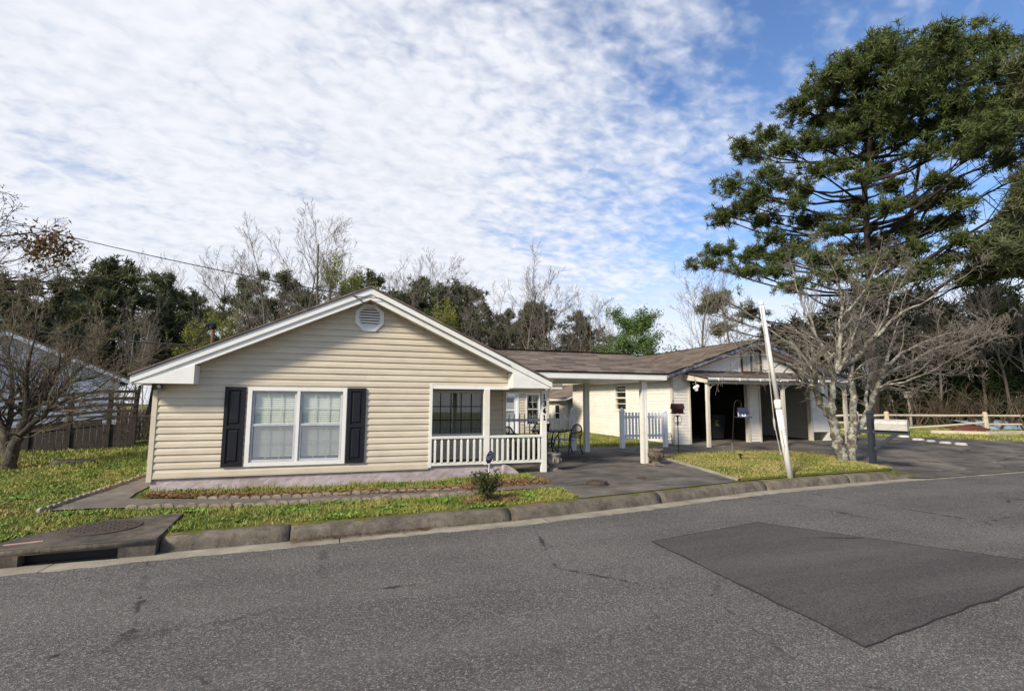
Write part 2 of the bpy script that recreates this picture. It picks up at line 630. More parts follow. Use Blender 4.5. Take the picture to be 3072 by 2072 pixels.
    m['weed'] = blades('weed_leaves', [(0.25, (0.085, 0.165, 0.024)), (0.5, (0.14, 0.235, 0.036)), (0.75, (0.23, 0.27, 0.055))], 2.0)
    m['straw'] = blades('pine_straw', [(0.25, (0.14, 0.075, 0.035)), (0.6, (0.24, 0.14, 0.07)), (0.8, (0.32, 0.21, 0.12))], 3)
    m['litter'] = blades('dead_leaf_litter', [(0.3, (0.05, 0.03, 0.018)), (0.6, (0.12, 0.075, 0.04)), (0.8, (0.20, 0.13, 0.07))], 5)
    # glass: fresnel-weighted clear pane
    def glass(name, tint, add=0.03):
        mt = bpy.data.materials.new(name)
        mt.use_nodes = True
        n, l = mt.node_tree.nodes, mt.node_tree.links
        n.remove(n['Principled BSDF'])
        fr = n.new('ShaderNodeFresnel')
        ge = n.new('ShaderNodeNewGeometry')
        io = n.new('ShaderNodeMapRange')
        io.inputs[3].default_value = 1.5
        io.inputs[4].default_value = 1 / 1.5
        l.new(ge.outputs['Backfacing'], io.inputs[0])
        l.new(io.outputs[0], fr.inputs[0])
        ad = n.new('ShaderNodeMath')
        ad.operation = 'ADD'
        ad.inputs[1].default_value = add
        l.new(fr.outputs[0], ad.inputs[0])
        tr = n.new('ShaderNodeBsdfTransparent')
        tr.inputs[0].default_value = (*tint, 1)
        gl = n.new('ShaderNodeBsdfGlossy')
        gl.inputs['Roughness'].default_value = 0.02
        mx = n.new('ShaderNodeMixShader')
        l.new(ad.outputs[0], mx.inputs[0])
        l.new(tr.outputs[0], mx.inputs[1])
        l.new(gl.outputs[0], mx.inputs[2])
        l.new(mx.outputs[0], n['Material Output'].inputs[0])
        return mt
    m['glass'] = glass('window_glass', (0.93, 0.95, 0.94))
    m['glass_dark'] = glass('window_glass_dusty', (0.80, 0.82, 0.80))
    mt = bpy.data.materials.new('insect_screen')
    mt.use_nodes = True
    n, l = mt.node_tree.nodes, mt.node_tree.links
    pb = n['Principled BSDF']
    pb.inputs['Base Color'].default_value = (0.36, 0.385, 0.42, 1)
    pb.inputs['Roughness'].default_value = 0.6
    tr = n.new('ShaderNodeBsdfTransparent')
    mx = n.new('ShaderNodeMixShader')
    mx.inputs[0].default_value = 0.42
    l.new(tr.outputs[0], mx.inputs[1])
    l.new(pb.outputs[0], mx.inputs[2])
    l.new(mx.outputs[0], n['Material Output'].inputs[0])
    m['screen'] = mt
    m['blind'] = simple('blind_slat', (0.84, 0.84, 0.76), None, rough=0.5)
    m['curtain'] = simple('curtain_grey', (0.55, 0.56, 0.50), (0.42, 0.43, 0.38), 3, rough=0.9, scl=(6, 1, 0.3))
    m['dark_in'] = simple('dark_interior', (0.022, 0.020, 0.018), (0.014, 0.013, 0.012), 2, rough=0.9)  # near-black: the gloom indoors is put into the colour
    # weathered wood and paint
    def wood(name, a, b, scl=(1, 1, 0.15), sc=14, rough=0.85, bump=0.4, rnd=0.08):
        return simple(name, a, b, sc, 6, rough, 0.2, bump, 50, rnd, 0.0, scl, 0.3, 0.72)
    m['post_paint'] = wood('peeling_white_paint', (0.70, 0.67, 0.58), (0.40, 0.35, 0.27), sc=5)
    m['post_white'] = simple('post_white', (0.76, 0.75, 0.69), (0.66, 0.63, 0.54), 2.5, rough=0.5, spec=0.4)
    m['vinyl_white'] = simple('fence_vinyl_white', (0.80, 0.81, 0.83), (0.70, 0.71, 0.74), 2.5, rough=0.4, spec=0.4)
    m['pvc'] = simple('pvc_white', (0.78, 0.77, 0.72), (0.66, 0.64, 0.58), 2.0, rough=0.42, spec=0.45)
    m['deckwood'] = wood('deck_wood_shaded', (0.050, 0.041, 0.036), (0.026, 0.021, 0.018), (0.3, 0.3, 0.3))  # wood colour lowered to carry the tree shade over the deck
    m['rail'] = wood('rail_wood_cream', (0.56, 0.50, 0.39), (0.38, 0.32, 0.23), (0.3, 0.3, 1))
    m['boardbrown'] = wood('board_brown', (0.055, 0.034, 0.022), (0.03, 0.02, 0.014), (0.3, 1, 1))
    m['flash_blue'] = simple('flashing_bluegrey', (0.055, 0.068, 0.095), (0.26, 0.28, 0.31), 5, rough=0.6, lo=0.48, hi=0.72)
    m['rust_frame'] = simple('frame_redbrown', (0.065, 0.028, 0.022), (0.10, 0.06, 0.05), 8, rough=0.7)
    m['mailpost'] = simple('mail_post_slate', (0.020, 0.026, 0.036), (0.030, 0.036, 0.046), 6, rough=0.6)
    m['mailbox'] = simple('mailbox_metal', (0.44, 0.43, 0.405), (0.32, 0.23, 0.16), 9, rough=0.5, metal=0.2, lo=0.48, hi=0.78)
    m['redwood'] = simple('birdhouse_red', (0.095, 0.012, 0.012), (0.06, 0.010, 0.010), 10, rough=0.55)
    m['redroof'] = simple('birdhouse_roof', (0.050, 0.016, 0.014), (0.03, 0.014, 0.013), 14, rough=0.6)
    m['blue'] = simple('feeder_blue', (0.10, 0.16, 0.30), (0.07, 0.11, 0.20), 8, rough=0.5)
    m['navy'] = simple('feeder_navy', (0.020, 0.026, 0.050), None, rough=0.5)
    m['signblue'] = simple('sign_blue', (0.010, 0.020, 0.10), None, rough=0.4)
    m['signwhite'] = simple('sign_white', (0.78, 0.80, 0.84), None, rough=0.5)
    m['iron'] = simple('wrought_iron', (0.012, 0.012, 0.012), (0.03, 0.02, 0.016), 20, rough=0.5, spec=0.4)
    m['castiron'] = simple('cast_iron_rust', (0.042, 0.033, 0.027), (0.075, 0.055, 0.042), 12, rough=0.7, bump=0.4, bscale=60)
    m['terracotta'] = simple('terracotta', (0.16, 0.055, 0.032), (0.11, 0.04, 0.026), 6, rough=0.8)
    m['bin'] = simple('bin_plastic', (0.018, 0.019, 0.020), None, rough=0.5)
    m['binprint'] = simple('bin_print', (0.38, 0.34, 0.12), None, rough=0.6)
    m['orange'] = simple('plywood_orange', (0.36, 0.21, 0.07), (0.28, 0.16, 0.06), 5, rough=0.75)
    m['rope'] = simple('rope', (0.42, 0.40, 0.35), None, rough=0.9)
    m['cable'] = simple('cable_black', (0.008, 0.008, 0.008), None, rough=0.7)
    m['mast'] = simple('rusty_mast', (0.17, 0.085, 0.045), (0.11, 0.06, 0.035), 14, rough=0.7)
    m['lampmetal'] = simple('lamp_bronze', (0.30, 0.27, 0.22), None, rough=0.4, metal=0.4)
    m['bulb'] = simple('lamp_glass_white', (0.75, 0.74, 0.68), None, rough=0.3)
    m['tarp_blue'] = simple('tarp_blue', (0.28, 0.38, 0.52), (0.40, 0.47, 0.55), 3, rough=0.5)
    m['tarp_red'] = simple('tarp_maroon', (0.10, 0.028, 0.022), None, rough=0.7)
    m['paint_pink'] = simple('faded_pink_tile', (0.46, 0.28, 0.24), (0.30, 0.20, 0.17), 9, rough=0.8)
    # bark and foliage
    def bark(name, a, b, sc=9, scl=(1, 1, 0.25), extra=None, amt=0.6):
        t = NT(name)
        c = t.ramp(t.noise(sc, 6, 0.7, scl), [(0.3, a), (0.7, b)])
        if extra:
            c = t.mix(t.ramp(t.noise(6, 5, 0.75), [(0.45, 0.0), (0.58, amt)]), c, extra)
        t.color(c)
        t.bump(t.noise(sc * 3, 5, 0.7, scl), 0.7, 0.03)
        return t.done(0.92, 0.15)
    m['bark_pine'] = bark('bark_pine', (0.022, 0.017, 0.014), (0.052, 0.041, 0.034))
    m['bark_grey'] = bark('bark_grey', (0.085, 0.072, 0.060), (0.17, 0.150, 0.128))
    m['bark_pale'] = bark('bark_pale', (0.22, 0.20, 0.17), (0.34, 0.31, 0.27))
    m['bark_lichen'] = bark('bark_lichen', (0.085, 0.068, 0.055), (0.15, 0.125, 0.10), 12, (1, 1, 0.6), (0.40, 0.405, 0.34), 0.85)
    m['bark_dark'] = bark('bark_dark', (0.035, 0.028, 0.022), (0.075, 0.060, 0.048), 12, (1, 1, 0.5), (0.20, 0.19, 0.15), 0.35)
    m['twig'] = simple('twig_brown', (0.15, 0.128, 0.106), (0.21, 0.182, 0.152), 3, rough=0.9)
    m['twig_pale'] = simple('twig_pale', (0.24, 0.215, 0.18), (0.14, 0.118, 0.095), 3, rough=0.9)
    m['twig_dark'] = simple('twig_olive', (0.105, 0.085, 0.058), (0.16, 0.13, 0.085), 3, rough=0.9)
    m['twig_orange'] = simple('twig_orange', (0.105, 0.074, 0.048), (0.065, 0.050, 0.032), 2, rough=0.9)

    def leaf(name, a, b, c, sc=0.5):
        t = NT(name)
        col = t.ramp(t.noise(sc, 5, 0.7), [(0.3, a), (0.5, b), (0.72, c)])
        oi = t.rnd(0.85, 1.15)
        n = t.n.new('ShaderNodeVectorMath')
        n.operation = 'SCALE'
        t.link(col, n.inputs[0])
        t.link(oi, n.inputs['Scale'])
        t.color(n.outputs[0])
        tr = t.n.new('ShaderNodeBsdfTranslucent')
        t.link(n.outputs[0], tr.inputs[0])
        mx = t.n.new('ShaderNodeMixShader')
        mx.inputs[0].default_value = 0.25
        t.link(t.p.outputs[0], mx.inputs[1])
        t.link(tr.outputs[0], mx.inputs[2])
        t.link(mx.outputs[0], t.n['Material Output'].inputs[0])
        return t.done(0.6, 0.25)
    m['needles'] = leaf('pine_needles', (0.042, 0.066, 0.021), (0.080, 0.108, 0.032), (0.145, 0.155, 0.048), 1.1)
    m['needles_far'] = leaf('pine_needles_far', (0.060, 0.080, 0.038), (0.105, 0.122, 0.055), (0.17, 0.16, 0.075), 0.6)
    m['leaf_green'] = leaf('leaves_green', (0.05, 0.10, 0.020), (0.085, 0.15, 0.030), (0.14, 0.20, 0.045), 1.2)
    m['leaf_spring'] = leaf('leaves_spring', (0.13, 0.15, 0.03), (0.21, 0.225, 0.045), (0.27, 0.26, 0.065), 0.8)
    m['leaf_bud'] = leaf('buds_brown', (0.075, 0.05, 0.022), (0.12, 0.075, 0.03), (0.12, 0.10, 0.04), 1.0)
    m['leaf_shrub'] = leaf('leaves_shrub', (0.03, 0.045, 0.014), (0.06, 0.075, 0.024), (0.15, 0.075, 0.045), 9.0)
    m['leaf_ever'] = leaf('leaves_evergreen', (0.024, 0.042, 0.014), (0.045, 0.066, 0.022), (0.08, 0.095, 0.03), 0.9)


materials()

# ------------------------------------------------------------------ ground, road, kerb, drive
def structure(o):
    o['kind'] = 'structure'
    return o


def grid_mesh(name, pts, m):
    """pts: (rows, cols, 3) array."""
    a = np.asarray(pts, dtype=np.float32)
    r, c = a.shape[:2]
    i = np.arange(r * c).reshape(r, c)
    f = np.stack([i[:-1, :-1], i[:-1, 1:], i[1:, 1:], i[1:, :-1]], -1).reshape(-1, 4)
    return arr_mesh(name, a.reshape(-1, 3), f, m, True)


def resample(pl, n):
    pl = np.asarray(pl, float)
    d = np.r_[0, np.cumsum(np.hypot(*np.diff(pl, axis=0).T))]
    t = np.linspace(0, d[-1], n)
    return np.stack([np.interp(t, d, pl[:, 0]), np.interp(t, d, pl[:, 1])], -1)


def ruled(name, A, B, n, mrows, eps, m, zf=None, jit=0.0):
    A, B = resample(A, n), resample(B, n)
    if jit:
        A = A + RNG.normal(0, jit, A.shape)
        B = B + RNG.normal(0, jit, B.shape)
    P = np.zeros((mrows, n, 3))
    for r in range(mrows):
        t = r / (mrows - 1)
        q = A * (1 - t) + B * t
        P[r, :, :2] = q
        for k in range(n):
            P[r, k, 2] = (zf or gz)(q[k, 0], q[k, 1]) + eps
    return structure(obj_of(name, grid_mesh(name, P, m)))


def build_ground():
    xs = np.concatenate([[-300, -120, -60, -40, -30], np.arange(-25, 40, 0.5), [45, 60, 90, 150, 300]])
    ds = np.concatenate([[-60, -30, -16, -10, -6, -3, -1, 0.06, 0.13, 0.3], np.arange(0.6, 12, 0.4), np.arange(12, 30, 1.0), [32, 36, 40, 46, 55, 70, 100, 160, 300]])
    P = np.zeros((len(ds), len(xs), 3))
    for i, d in enumerate(ds):
        for j, x in enumerate(xs):
            y = kerb_y(x) + d
            P[i, j] = (x, y, gz(x, y))
    g = obj_of('ground', grid_mesh('ground', P, MAT['lawn']))
    structure(g)
    # leaf-littered floor of the wood behind the houses
    xs = np.concatenate([[-150, -90, -60], np.arange(-45, 70, 2.5), [90, 150, 220]])
    ys = np.concatenate([np.arange(29.5, 48, 2.0), [55, 70, 100, 160]])
    P = np.array([[(x, y + 0.6 * math.sin(x * 0.7) * (1 if y < 30 else 0), gz(x, y) + 0.05 + 0.06 * math.sin(x * 1.3 + y)) for x in xs] for y in ys])
    structure(obj_of('woodland_floor', grid_mesh('woodland_floor', P, MAT['forest'])))


build_ground()


def build_road():
    xs = np.concatenate([np.arange(-60, -9, 3.0), np.arange(-9, 16, 0.12), np.arange(16, 62, 2.0)])
    n = len(xs)
    edge = np.array([kerb_y(x) - 0.40 + 0.03 * math.sin(x * 1.7) * math.sin(x * 0.6 + 1) for x in xs]) + RNG.normal(0, 0.016, n)
    rows = [-14.0, -6.0, -3, -1.5, 0.0, 1.5, 3.0, 4.5, None]
    P = np.zeros((len(rows), n, 3))
    for i, r in enumerate(rows):
        for k, x in enumerate(xs):
            y = edge[k] if r is None else min(r + (kerb_y(x) - 7.3), edge[k] - 0.1)
            P[i, k] = (x, y, 0.012 if r is not None else 0.006)
    structure(obj_of('road', grid_mesh('road', P, MAT['asphalt'])))
    # repaired rectangle of smoother, browner asphalt, its edges uneven
    mb = MB()
    c = [(3.83, 5.83), (5.95, 6.25), (7.6, 3.75), (6.55, 3.36), (3.74, 2.93)]
    pts = []
    for i in range(len(c)):
        a, b = np.array(c[i]), np.array(c[(i + 1) % len(c)])
        k = 14
        for j in range(k):
            q = a + (b - a) * j / k
            pts.append((q[0] + random.gauss(0, 0.010), q[1] + random.gauss(0, 0.010), 0.020))
    mb.add(pts, [tuple(range(len(pts)))])
    pa = structure(mb.build('road_patch', MAT['asphalt_patch']))
    # dark tar seam round the repair
    sm_ = MB()
    c0 = np.mean(np.array(pts), 0)
    vs = []
    for p in pts:
        p = np.array(p)
        e = (p - c0) / np.linalg.norm(p - c0)
        wv = abs(random.gauss(0.004, 0.004))
        vs += [tuple(p + e * wv + np.array([0, 0, -0.004])), tuple(p - e * wv + np.array([0, 0, 0.004]))]
    n_ = len(pts)
    sm_.add(vs, [(2 * i, 2 * ((i + 1) % n_), 2 * ((i + 1) % n_) + 1, 2 * i + 1) for i in range(n_)])
    sm_.build('tar_seam', MAT['drip'], pa)
    # concrete gutter pan with joints
    g = bpy.data.objects.new('gutter', None)
    COL.objects.link(g)
    structure(g)
    ORG[g.name] = (0, 0, 0)
    x = -12.0
    while x < 26:
        L = 3.0 if x < 13 else 4.0
        k = 12
        x0, x1 = x + 0.006, x + L - 0.006
        mb = MB()
        vs = []
        for i in range(k + 1):
            xx = x0 + (x1 - x0) * i / k
            ky = kerb_y(xx)
            for (dy, z) in ((-0.52, 0.003), (-0.2, -0.004), (-0.02, -0.012), (0.10, -0.012)):
                vs.append((xx, ky + dy, z))
        mb.add(vs, [(i * 4 + j, i * 4 + 4 + j, i * 4 + 5 + j, i * 4 + 1 + j) for i in range(k) for j in range(3)])
        mb.build('gutter_slab', MAT['gutter'], g)
        x += L


build_road()


def kerb_section(x0, x1, parent, taper=0.0, name='kerb_section'):
    prof = [(-0.045, -0.03), (-0.005, 0.075), (0.012, 0.106), (0.040, 0.130), (0.085, 0.146), (0.16, 0.151), (0.25, 0.147), (0.27, 0.13), (0.27, -0.05)]
    k = max(3, int((x1 - x0) / 0.15))
    n = len(prof)
    vs = []
    for i in range(k + 1):
        x = x0 + (x1 - x0) * i / k
        ky = kerb_y(x)
        s = 1.0
        if taper:
            s = 1 - 0.93 * sm((x - (x1 - taper)) / taper)
        jy, jz = random.gauss(0, 0.004), random.gauss(0, 0.003)
        for j, (dy, z) in enumerate(prof):
            e = random.gauss(0, 0.0025)
            vs.append((x, ky + dy + jy + e, (z + jz + e) * s if z > 0 else z))
    fs = [(i * n + j, i * n + n + j, i * n + n + j + 1, i * n + j + 1) for i in range(k) for j in range(n - 1)]
    fs += [tuple(range(n)), tuple(range(k * n, (k + 1) * n))[::-1]]
    return MB().add(vs, fs).build(name, MAT['kerb'], parent, True)


def build_kerb():
    g = bpy.data.objects.new('kerb', None)
    COL.objects.link(g)
    structure(g)
    ORG[g.name] = (0, 0, 0)
    cuts = [-12, -8, -3.64]
    for a, b in zip(cuts[:-1], cuts[1:]):
        kerb_section(a + 0.008, b - 0.008, g)
    cuts = [-2.04, -0.62, 2.48, 5.5, 8.4, 11.0]
    for a, b in zip(cuts[:-1], cuts[1:]):
        kerb_section(a + 0.009, b - 0.009, g)
    kerb_section(11.009, 13.25, g, taper=1.1)


build_kerb()


def build_drive():
    front = [(x, kerb_y(x) + (0.26 - 0.55 * sm((x - 12.6) / 0.8))) for x in np.linspace(3.9, 33, 60)]
    back = [(3.95, 15.5), (11, 15.55), (24.2, 17.0)]

    def zf(x, y):
        return max(gz(x, y), 0.0)
    ruled('driveway', front, back, 110, 26, 0.014, MAT['driveway'], zf)
    # front path with its return along the side of the house
    A = [(-4.08, 9.35), (-3.97, 11.0), (-3.88, 12.6), (-3.85, 16)]
    B = [(-3.30, 9.95), (-3.40, 10.7), (-3.40, 12.6), (-3.40, 16)]
    ruled('side_path', A, B, 40, 5, 0.020, MAT['path'], jit=0.008)
    A = [(-4.06, 9.31), (-3.3, 9.29), (-1.84, 9.14), (0.2, 9.10), (2.2, 9.04), (3.9, 8.98)]
    B = [(-3.5, 10.1), (-3.0, 9.90), (-1.5, 9.68), (0.6, 9.64), (2.2, 9.54), (3.9, 9.44)]
    ruled('front_path', A, B, 60, 6, 0.026, MAT['path'], jit=0.012)


build_drive()


def build_drain():
    t = thing('storm_drain', 'stained concrete storm drain inlet with round iron cover and dark kerb mouth', 'storm drain', (-3.0, 7.7, 0.1))
    ky = kerb_y(-3.0)
    y0 = ky - 0.06
    mb = MB()
    # slab with chamfered left corner, front lip rounded
    poly = [(-3.64, y0 - 0.03), (-2.05, y0 + 0.03), (-2.16, 8.62), (-3.02, 8.40), (-3.64, 7.60)]
    mb.prism(poly, lambda u, v, w: (u, v, w), 0.105, 0.178)
    mb.build('top_slab', MAT['drain'], t)
    MB().box(-3.64, -3.32, y0 - 0.025, y0 + 0.25, -0.03, 0.106).build('cheek_wall', MAT['drain'], t)
    MB().box(-2.42, -2.05, y0 + 0.02, y0 + 0.27, -0.03, 0.106).build('cheek_wall', MAT['drain'], t)
    mb = MB()
    mb.tube([(-3.64, y0 - 0.0, 0.142), (-3.2, y0 + 0.012, 0.142), (-2.05, y0 + 0.055, 0.140)], 0.040, 10)
    mb.build('nosing', MAT['kerb'], t, True)
    mb = MB()
    mb.box(-3.32, -2.40, y0 + 0.11, y0 + 0.16, -0.06, 0.105).box(-3.32, -2.40, y0 + 0.0, y0 + 0.11, -0.02, -0.008)
    mb.build('inlet_shade', MAT['black'], t)  # shallow near-black lining, the shade of the mouth put into its colour
    cx, cy = -2.86, 7.93
    MB().lathe([(0.40, 0.180), (0.40, 0.190), (0.355, 0.190), (0.355, 0.183)], cx, cy, 36).build('cover_frame', MAT['castiron'], t)
    cov = MB().lathe([(0.345, 0.180), (0.345, 0.189), (0.0, 0.189)], cx, cy, 36).build('iron_cover', MAT['castiron'], t)
    mb = MB()
    for i in range(-4, 5):
        for j in range(-4, 5):
            x, y = cx + i * 0.066, cy + j * 0.066
            if math.hypot(x - cx, y - cy) < 0.30 and (i + j) % 2 == 0:
                mb.box(x - 0.026, x + 0.026, y - 0.026, y + 0.026, 0.188, 0.196)
    mb.build('raised_tread', MAT['castiron'], cov)
    mb = MB()
    mb.bar((-3.56, 7.30, 0.181), (-3.24, 7.39, 0.181), 0.055, 0.008)
    mb.build('faded_marker', MAT['paint_pink'], t)


build_drain()


def cover(name, x, y, r, label, h=0.05):
    z = gz(x, y) + 0.014
    t = thing(name, label, 'cover', (x, y, z))
    mb = MB()
    mb.lathe([(r, z - 0.01), (r, z + h * 0.7), (r * 0.94, z + h), (r * 0.5, z + h + 0.004), (0, z + h + 0.006)], x, y, 14)
    mb.build('lid', MAT['castiron'], t)
    MB().lathe([(r * 1.16, z - 0.01), (r * 1.16, z + 0.012), (r * 0.98, z + 0.012)], x, y, 14).build('rim', MAT['castiron'], t)


cover('valve_cover', 4.80, 9.15, 0.20, 'round rusty iron valve cover standing proud of the driveway near kerb', 0.06)
cover('valve_cover', 6.05, 9.55, 0.09, 'small flat iron cap set in the driveway behind the rusty cover', 0.015)


def scallops(label, pl, n):
    pl = resample(pl, n)
    x, y = pl[n // 2]
    t = thing('scalloped_edging', label, 'edging', (x, y, gz(x, y)))
    mb = MB()
    w, h, d = 0.15, 0.052, 0.045
    prof = [(-w / 2, -0.06), (w / 2, -0.06)] + [(w / 2 * math.cos(a), 0.02 + (h - 0.02) * math.sin(a)) for a in np.linspace(0, math.pi, 9)]
    mb.prism(prof, lambda u, v, w_: (u, w_, v), -d / 2, d / 2)
    me = mesh_of(mb, 'scallop', MAT['scallop'])
    for i in range(n):
        a = pl[min(i + 1, n - 1)] - pl[max(i - 1, 0)]
        an = math.atan2(a[1], a[0])
        q = pl[i]
        piece('scallop', me, t, (q[0], q[1], gz(q[0], q[1]) + 0.022 + random.gauss(0, 0.009)), (random.gauss(0, 0.1), random.gauss(0, 0.06), an + random.gauss(0, 0.06)))


scallops('curved row of scalloped concrete edging on the house side of the path', [(-2.2, 9.80), (-1.5, 9.72), (0.6, 9.68), (2.05, 9.59)], 27)
scallops('row of scalloped concrete edging on the street side of the path', [(-3.0, 9.22), (-1.84, 9.10), (0.2, 9.06), (2.2, 9.00)], 33)
scallops('row of dark scalloped edging running back beside the house corner', [(-4.13, 9.30), (-4.02, 10.9), (-3.93, 12.7)], 23)

# ------------------------------------------------------------------ house building blocks
def frame_fn(O, u, n):
    """Local (a along wall, d outward, z) -> world."""
    O, u, n = np.array(O, float), np.array(u, float), np.array(n, float)
    return lambda a, d, z: tuple(O + u * a + n * d + np.array([0, 0, z]))


def lbox(mb, F, a0, a1, d0, d1, z0, z1):
    vs = [F(a0, d0, z0), F(a1, d0, z0), F(a1, d1, z0), F(a0, d1, z0), F(a0, d0, z1), F(a1, d0, z1), F(a1, d1, z1), F(a0, d1, z1)]
    return mb.add(vs, [(3, 2, 1, 0), (4, 5, 6, 7), (0, 1, 5, 4), (1, 2, 6, 5), (2, 3, 7, 6), (3, 0, 4, 7)])


def plank(F, lo, hi, zb, h, m, parent, lap='dutch', name='siding_plank'):
    """One siding course; lo(z), hi(z) give its ends at height z."""
    if lap == 'dutch':
        prof = [(0.001, 0.008), (0.026, 0.006), (0.0215, 0.56 * h), (0.010, 0.72 * h), (0.005, h * 1.0), (0.0, h * 1.0)]
    else:
        prof = [(0.002, 0.0), (0.016, 0.001), (0.005, h), (0.0, h)]
    n = len(prof)
    A, B = [], []
    for d, z in prof:
        a, b = lo(zb + z), hi(zb + z)
        if b - a < 0.02:
            c = (a + b) / 2
            a, b = c - 0.01, c + 0.01
        A.append(F(a, d, zb + z))
        B.append(F(b, d, zb + z))
    fs = [tuple(range(n)), tuple(range(n, 2 * n))[::-1]] + [(i, n + i, n + (i + 1) % n, (i + 1) % n) for i in range(n)]
    return MB().add(A + B, fs).build(name, m, parent)


def rect_frame(mb, F, a0, a1, z0, z1, w, d0, d1, wb=None):
    wb = wb or w
    lbox(mb, F, a0, a0 + w, d0, d1, z0, z1)
    lbox(mb, F, a1 - w, a1, d0, d1, z0, z1)
    lbox(mb, F, a0 + w, a1 - w, d0, d1, z1 - w, z1)
    lbox(mb, F, a0 + w, a1 - w, d0, d1, z0, z0 + wb)


def courses(F, parent, z0, z1, h, ivs, m, lap='dutch', joints=False):
    """ivs(z_mid) -> list of (lo_fn, hi_fn)."""
    z = z0
    while z < z1 - 0.02:
        hh = min(h, z1 - z)
        for lo, hi in ivs(z + hh / 2):
            if hi(z) - lo(z) > 0.04:
                w_ = min(hi(z) - lo(z), hi(z + hh) - lo(z + hh))
                if joints and w_ > 2.2:
                    j = lo(z + hh) + w_ * random.uniform(0.25, 0.75)
                    plank(F, lo, const(j), z, hh, m, parent, lap)
                    G_ = (lambda Q: (lambda a, d, q: Q(a, d + 0.003, q)))(F)
                    plank(G_, const(j - 0.015), hi, z, hh, m, parent, lap)
                else:
                    plank(F, lo, hi, z, hh, m, parent, lap)
        z += h


def const(v):
    return lambda z: v


def sash_window(parent, F, a0, a1, z0, z1, cols=3, rows=2, blinds=True, screen=True, two=False, case=0.075, back=0.3, name='window'):
    """Double-hung window: casing, upper and lower sash, muntins, glass, insect screen, blind slats."""
    mb = MB()
    rect_frame(mb, F, a0, a1, z0, z1, case, -0.06, 0.045)
    w = mb.build(name, MAT['trim'], parent)
    bays = [(a0 + case, a1 - case)]
    if two:
        c = (a0 + a1) / 2
        lbm = MB()
        lbox(lbm, F, c - 0.028, c + 0.028, -0.05, 0.040, z0 + case, z1 - case)
        lbm.build('mullion', MAT['trim'], w)
        bays = [(a0 + case, c - 0.028), (c + 0.028, a1 - case)]
    sl = None
    for (b0, b1) in bays:
        zm = z0 + case + (z1 - z0 - 2 * case) * 0.515
        up = MB()
        rect_frame(up, F, b0 + 0.004, b1 - 0.004, zm - 0.012, z1 - case - 0.004, 0.042, -0.035, -0.008)
        up.build('upper_sash', MAT['trim_grey'], w)
        dn = MB()
        rect_frame(dn, F, b0 + 0.004, b1 - 0.004, z0 + case + 0.004, zm + 0.022, 0.040, -0.008, 0.018)
        dn.build('lower_sash', MAT['trim_grey'], w)
        g = MB()
        lbox(g, F, b0 + 0.04, b1 - 0.04, -0.024, -0.020, zm, z1 - case - 0.04)
        g.build('pane', MAT['glass'], w)
        g = MB()
        lbox(g, F, b0 + 0.04, b1 - 0.04, -0.006, -0.002, z0 + case + 0.04, zm)
        g.build('pane', MAT['glass'], w)
        if screen:
            g = MB()
            vs = [F(b0 + 0.03, 0.010, z0 + case + 0.03), F(b1 - 0.03, 0.010, z0 + case + 0.03), F(b1 - 0.03, 0.010, zm), F(b0 + 0.03, 0.010, zm)]
            g.add(vs, [(0, 1, 2, 3)])
            g.build('insect_screen', MAT['screen'], w)
        for k in range(1, cols):
            a = b0 + 0.04 + (b1 - b0 - 0.08) * k / cols
            for (q0, q1, d) in ((zm + 0.03, z1 - case - 0.045, -0.028), (z0 + case + 0.045, zm - 0.01, -0.014)):
                mm = MB()
                lbox(mm, F, a - 0.007, a + 0.007, d - 0.006, d + 0.002, q0, q1)
                mm.build('muntin', MAT['trim'], w)
        for (q0, q1, d) in ((zm + 0.03, z1 - case - 0.045, -0.028), (z0 + case + 0.045, zm - 0.01, -0.014)):
            if rows > 1:
                zc = (q0 + q1) / 2
                mm = MB()
                lbox(mm, F, b0 + 0.05, b1 - 0.05, d - 0.0055, d + 0.0015, zc - 0.007, zc + 0.007)
                mm.build('muntin', MAT['trim'], w)
        if blinds:
            z = z0 + case + 0.11
            wd = b1 - b0 - 0.10
            while z < z1 - case - 0.05:
                mm = MB()
                tilt = random.gauss(0.0, 0.0015)
                vs = [F(b0 + 0.05, -0.072, z + 0.018 + tilt), F(b1 - 0.05, -0.072, z + 0.018 - tilt), F(b1 - 0.05, -0.058, z - 0.020 - tilt), F(b0 + 0.05, -0.058, z - 0.020 + tilt)]
                vs2 = [F(b0 + 0.05, -0.075, z + 0.020), F(b1 - 0.05, -0.075, z + 0.020), F(b1 - 0.05, -0.061, z - 0.018), F(b0 + 0.05, -0.061, z - 0.018)]
                mm.add(vs + vs2, [(0, 1, 2, 3), (7, 6, 5, 4), (0, 4, 5, 1), (2, 6, 7, 3)])
                mm.build('blind_slat', MAT['blind'], w)
                z += 0.042
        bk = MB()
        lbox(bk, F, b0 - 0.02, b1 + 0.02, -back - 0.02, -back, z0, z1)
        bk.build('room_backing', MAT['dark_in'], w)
    return w


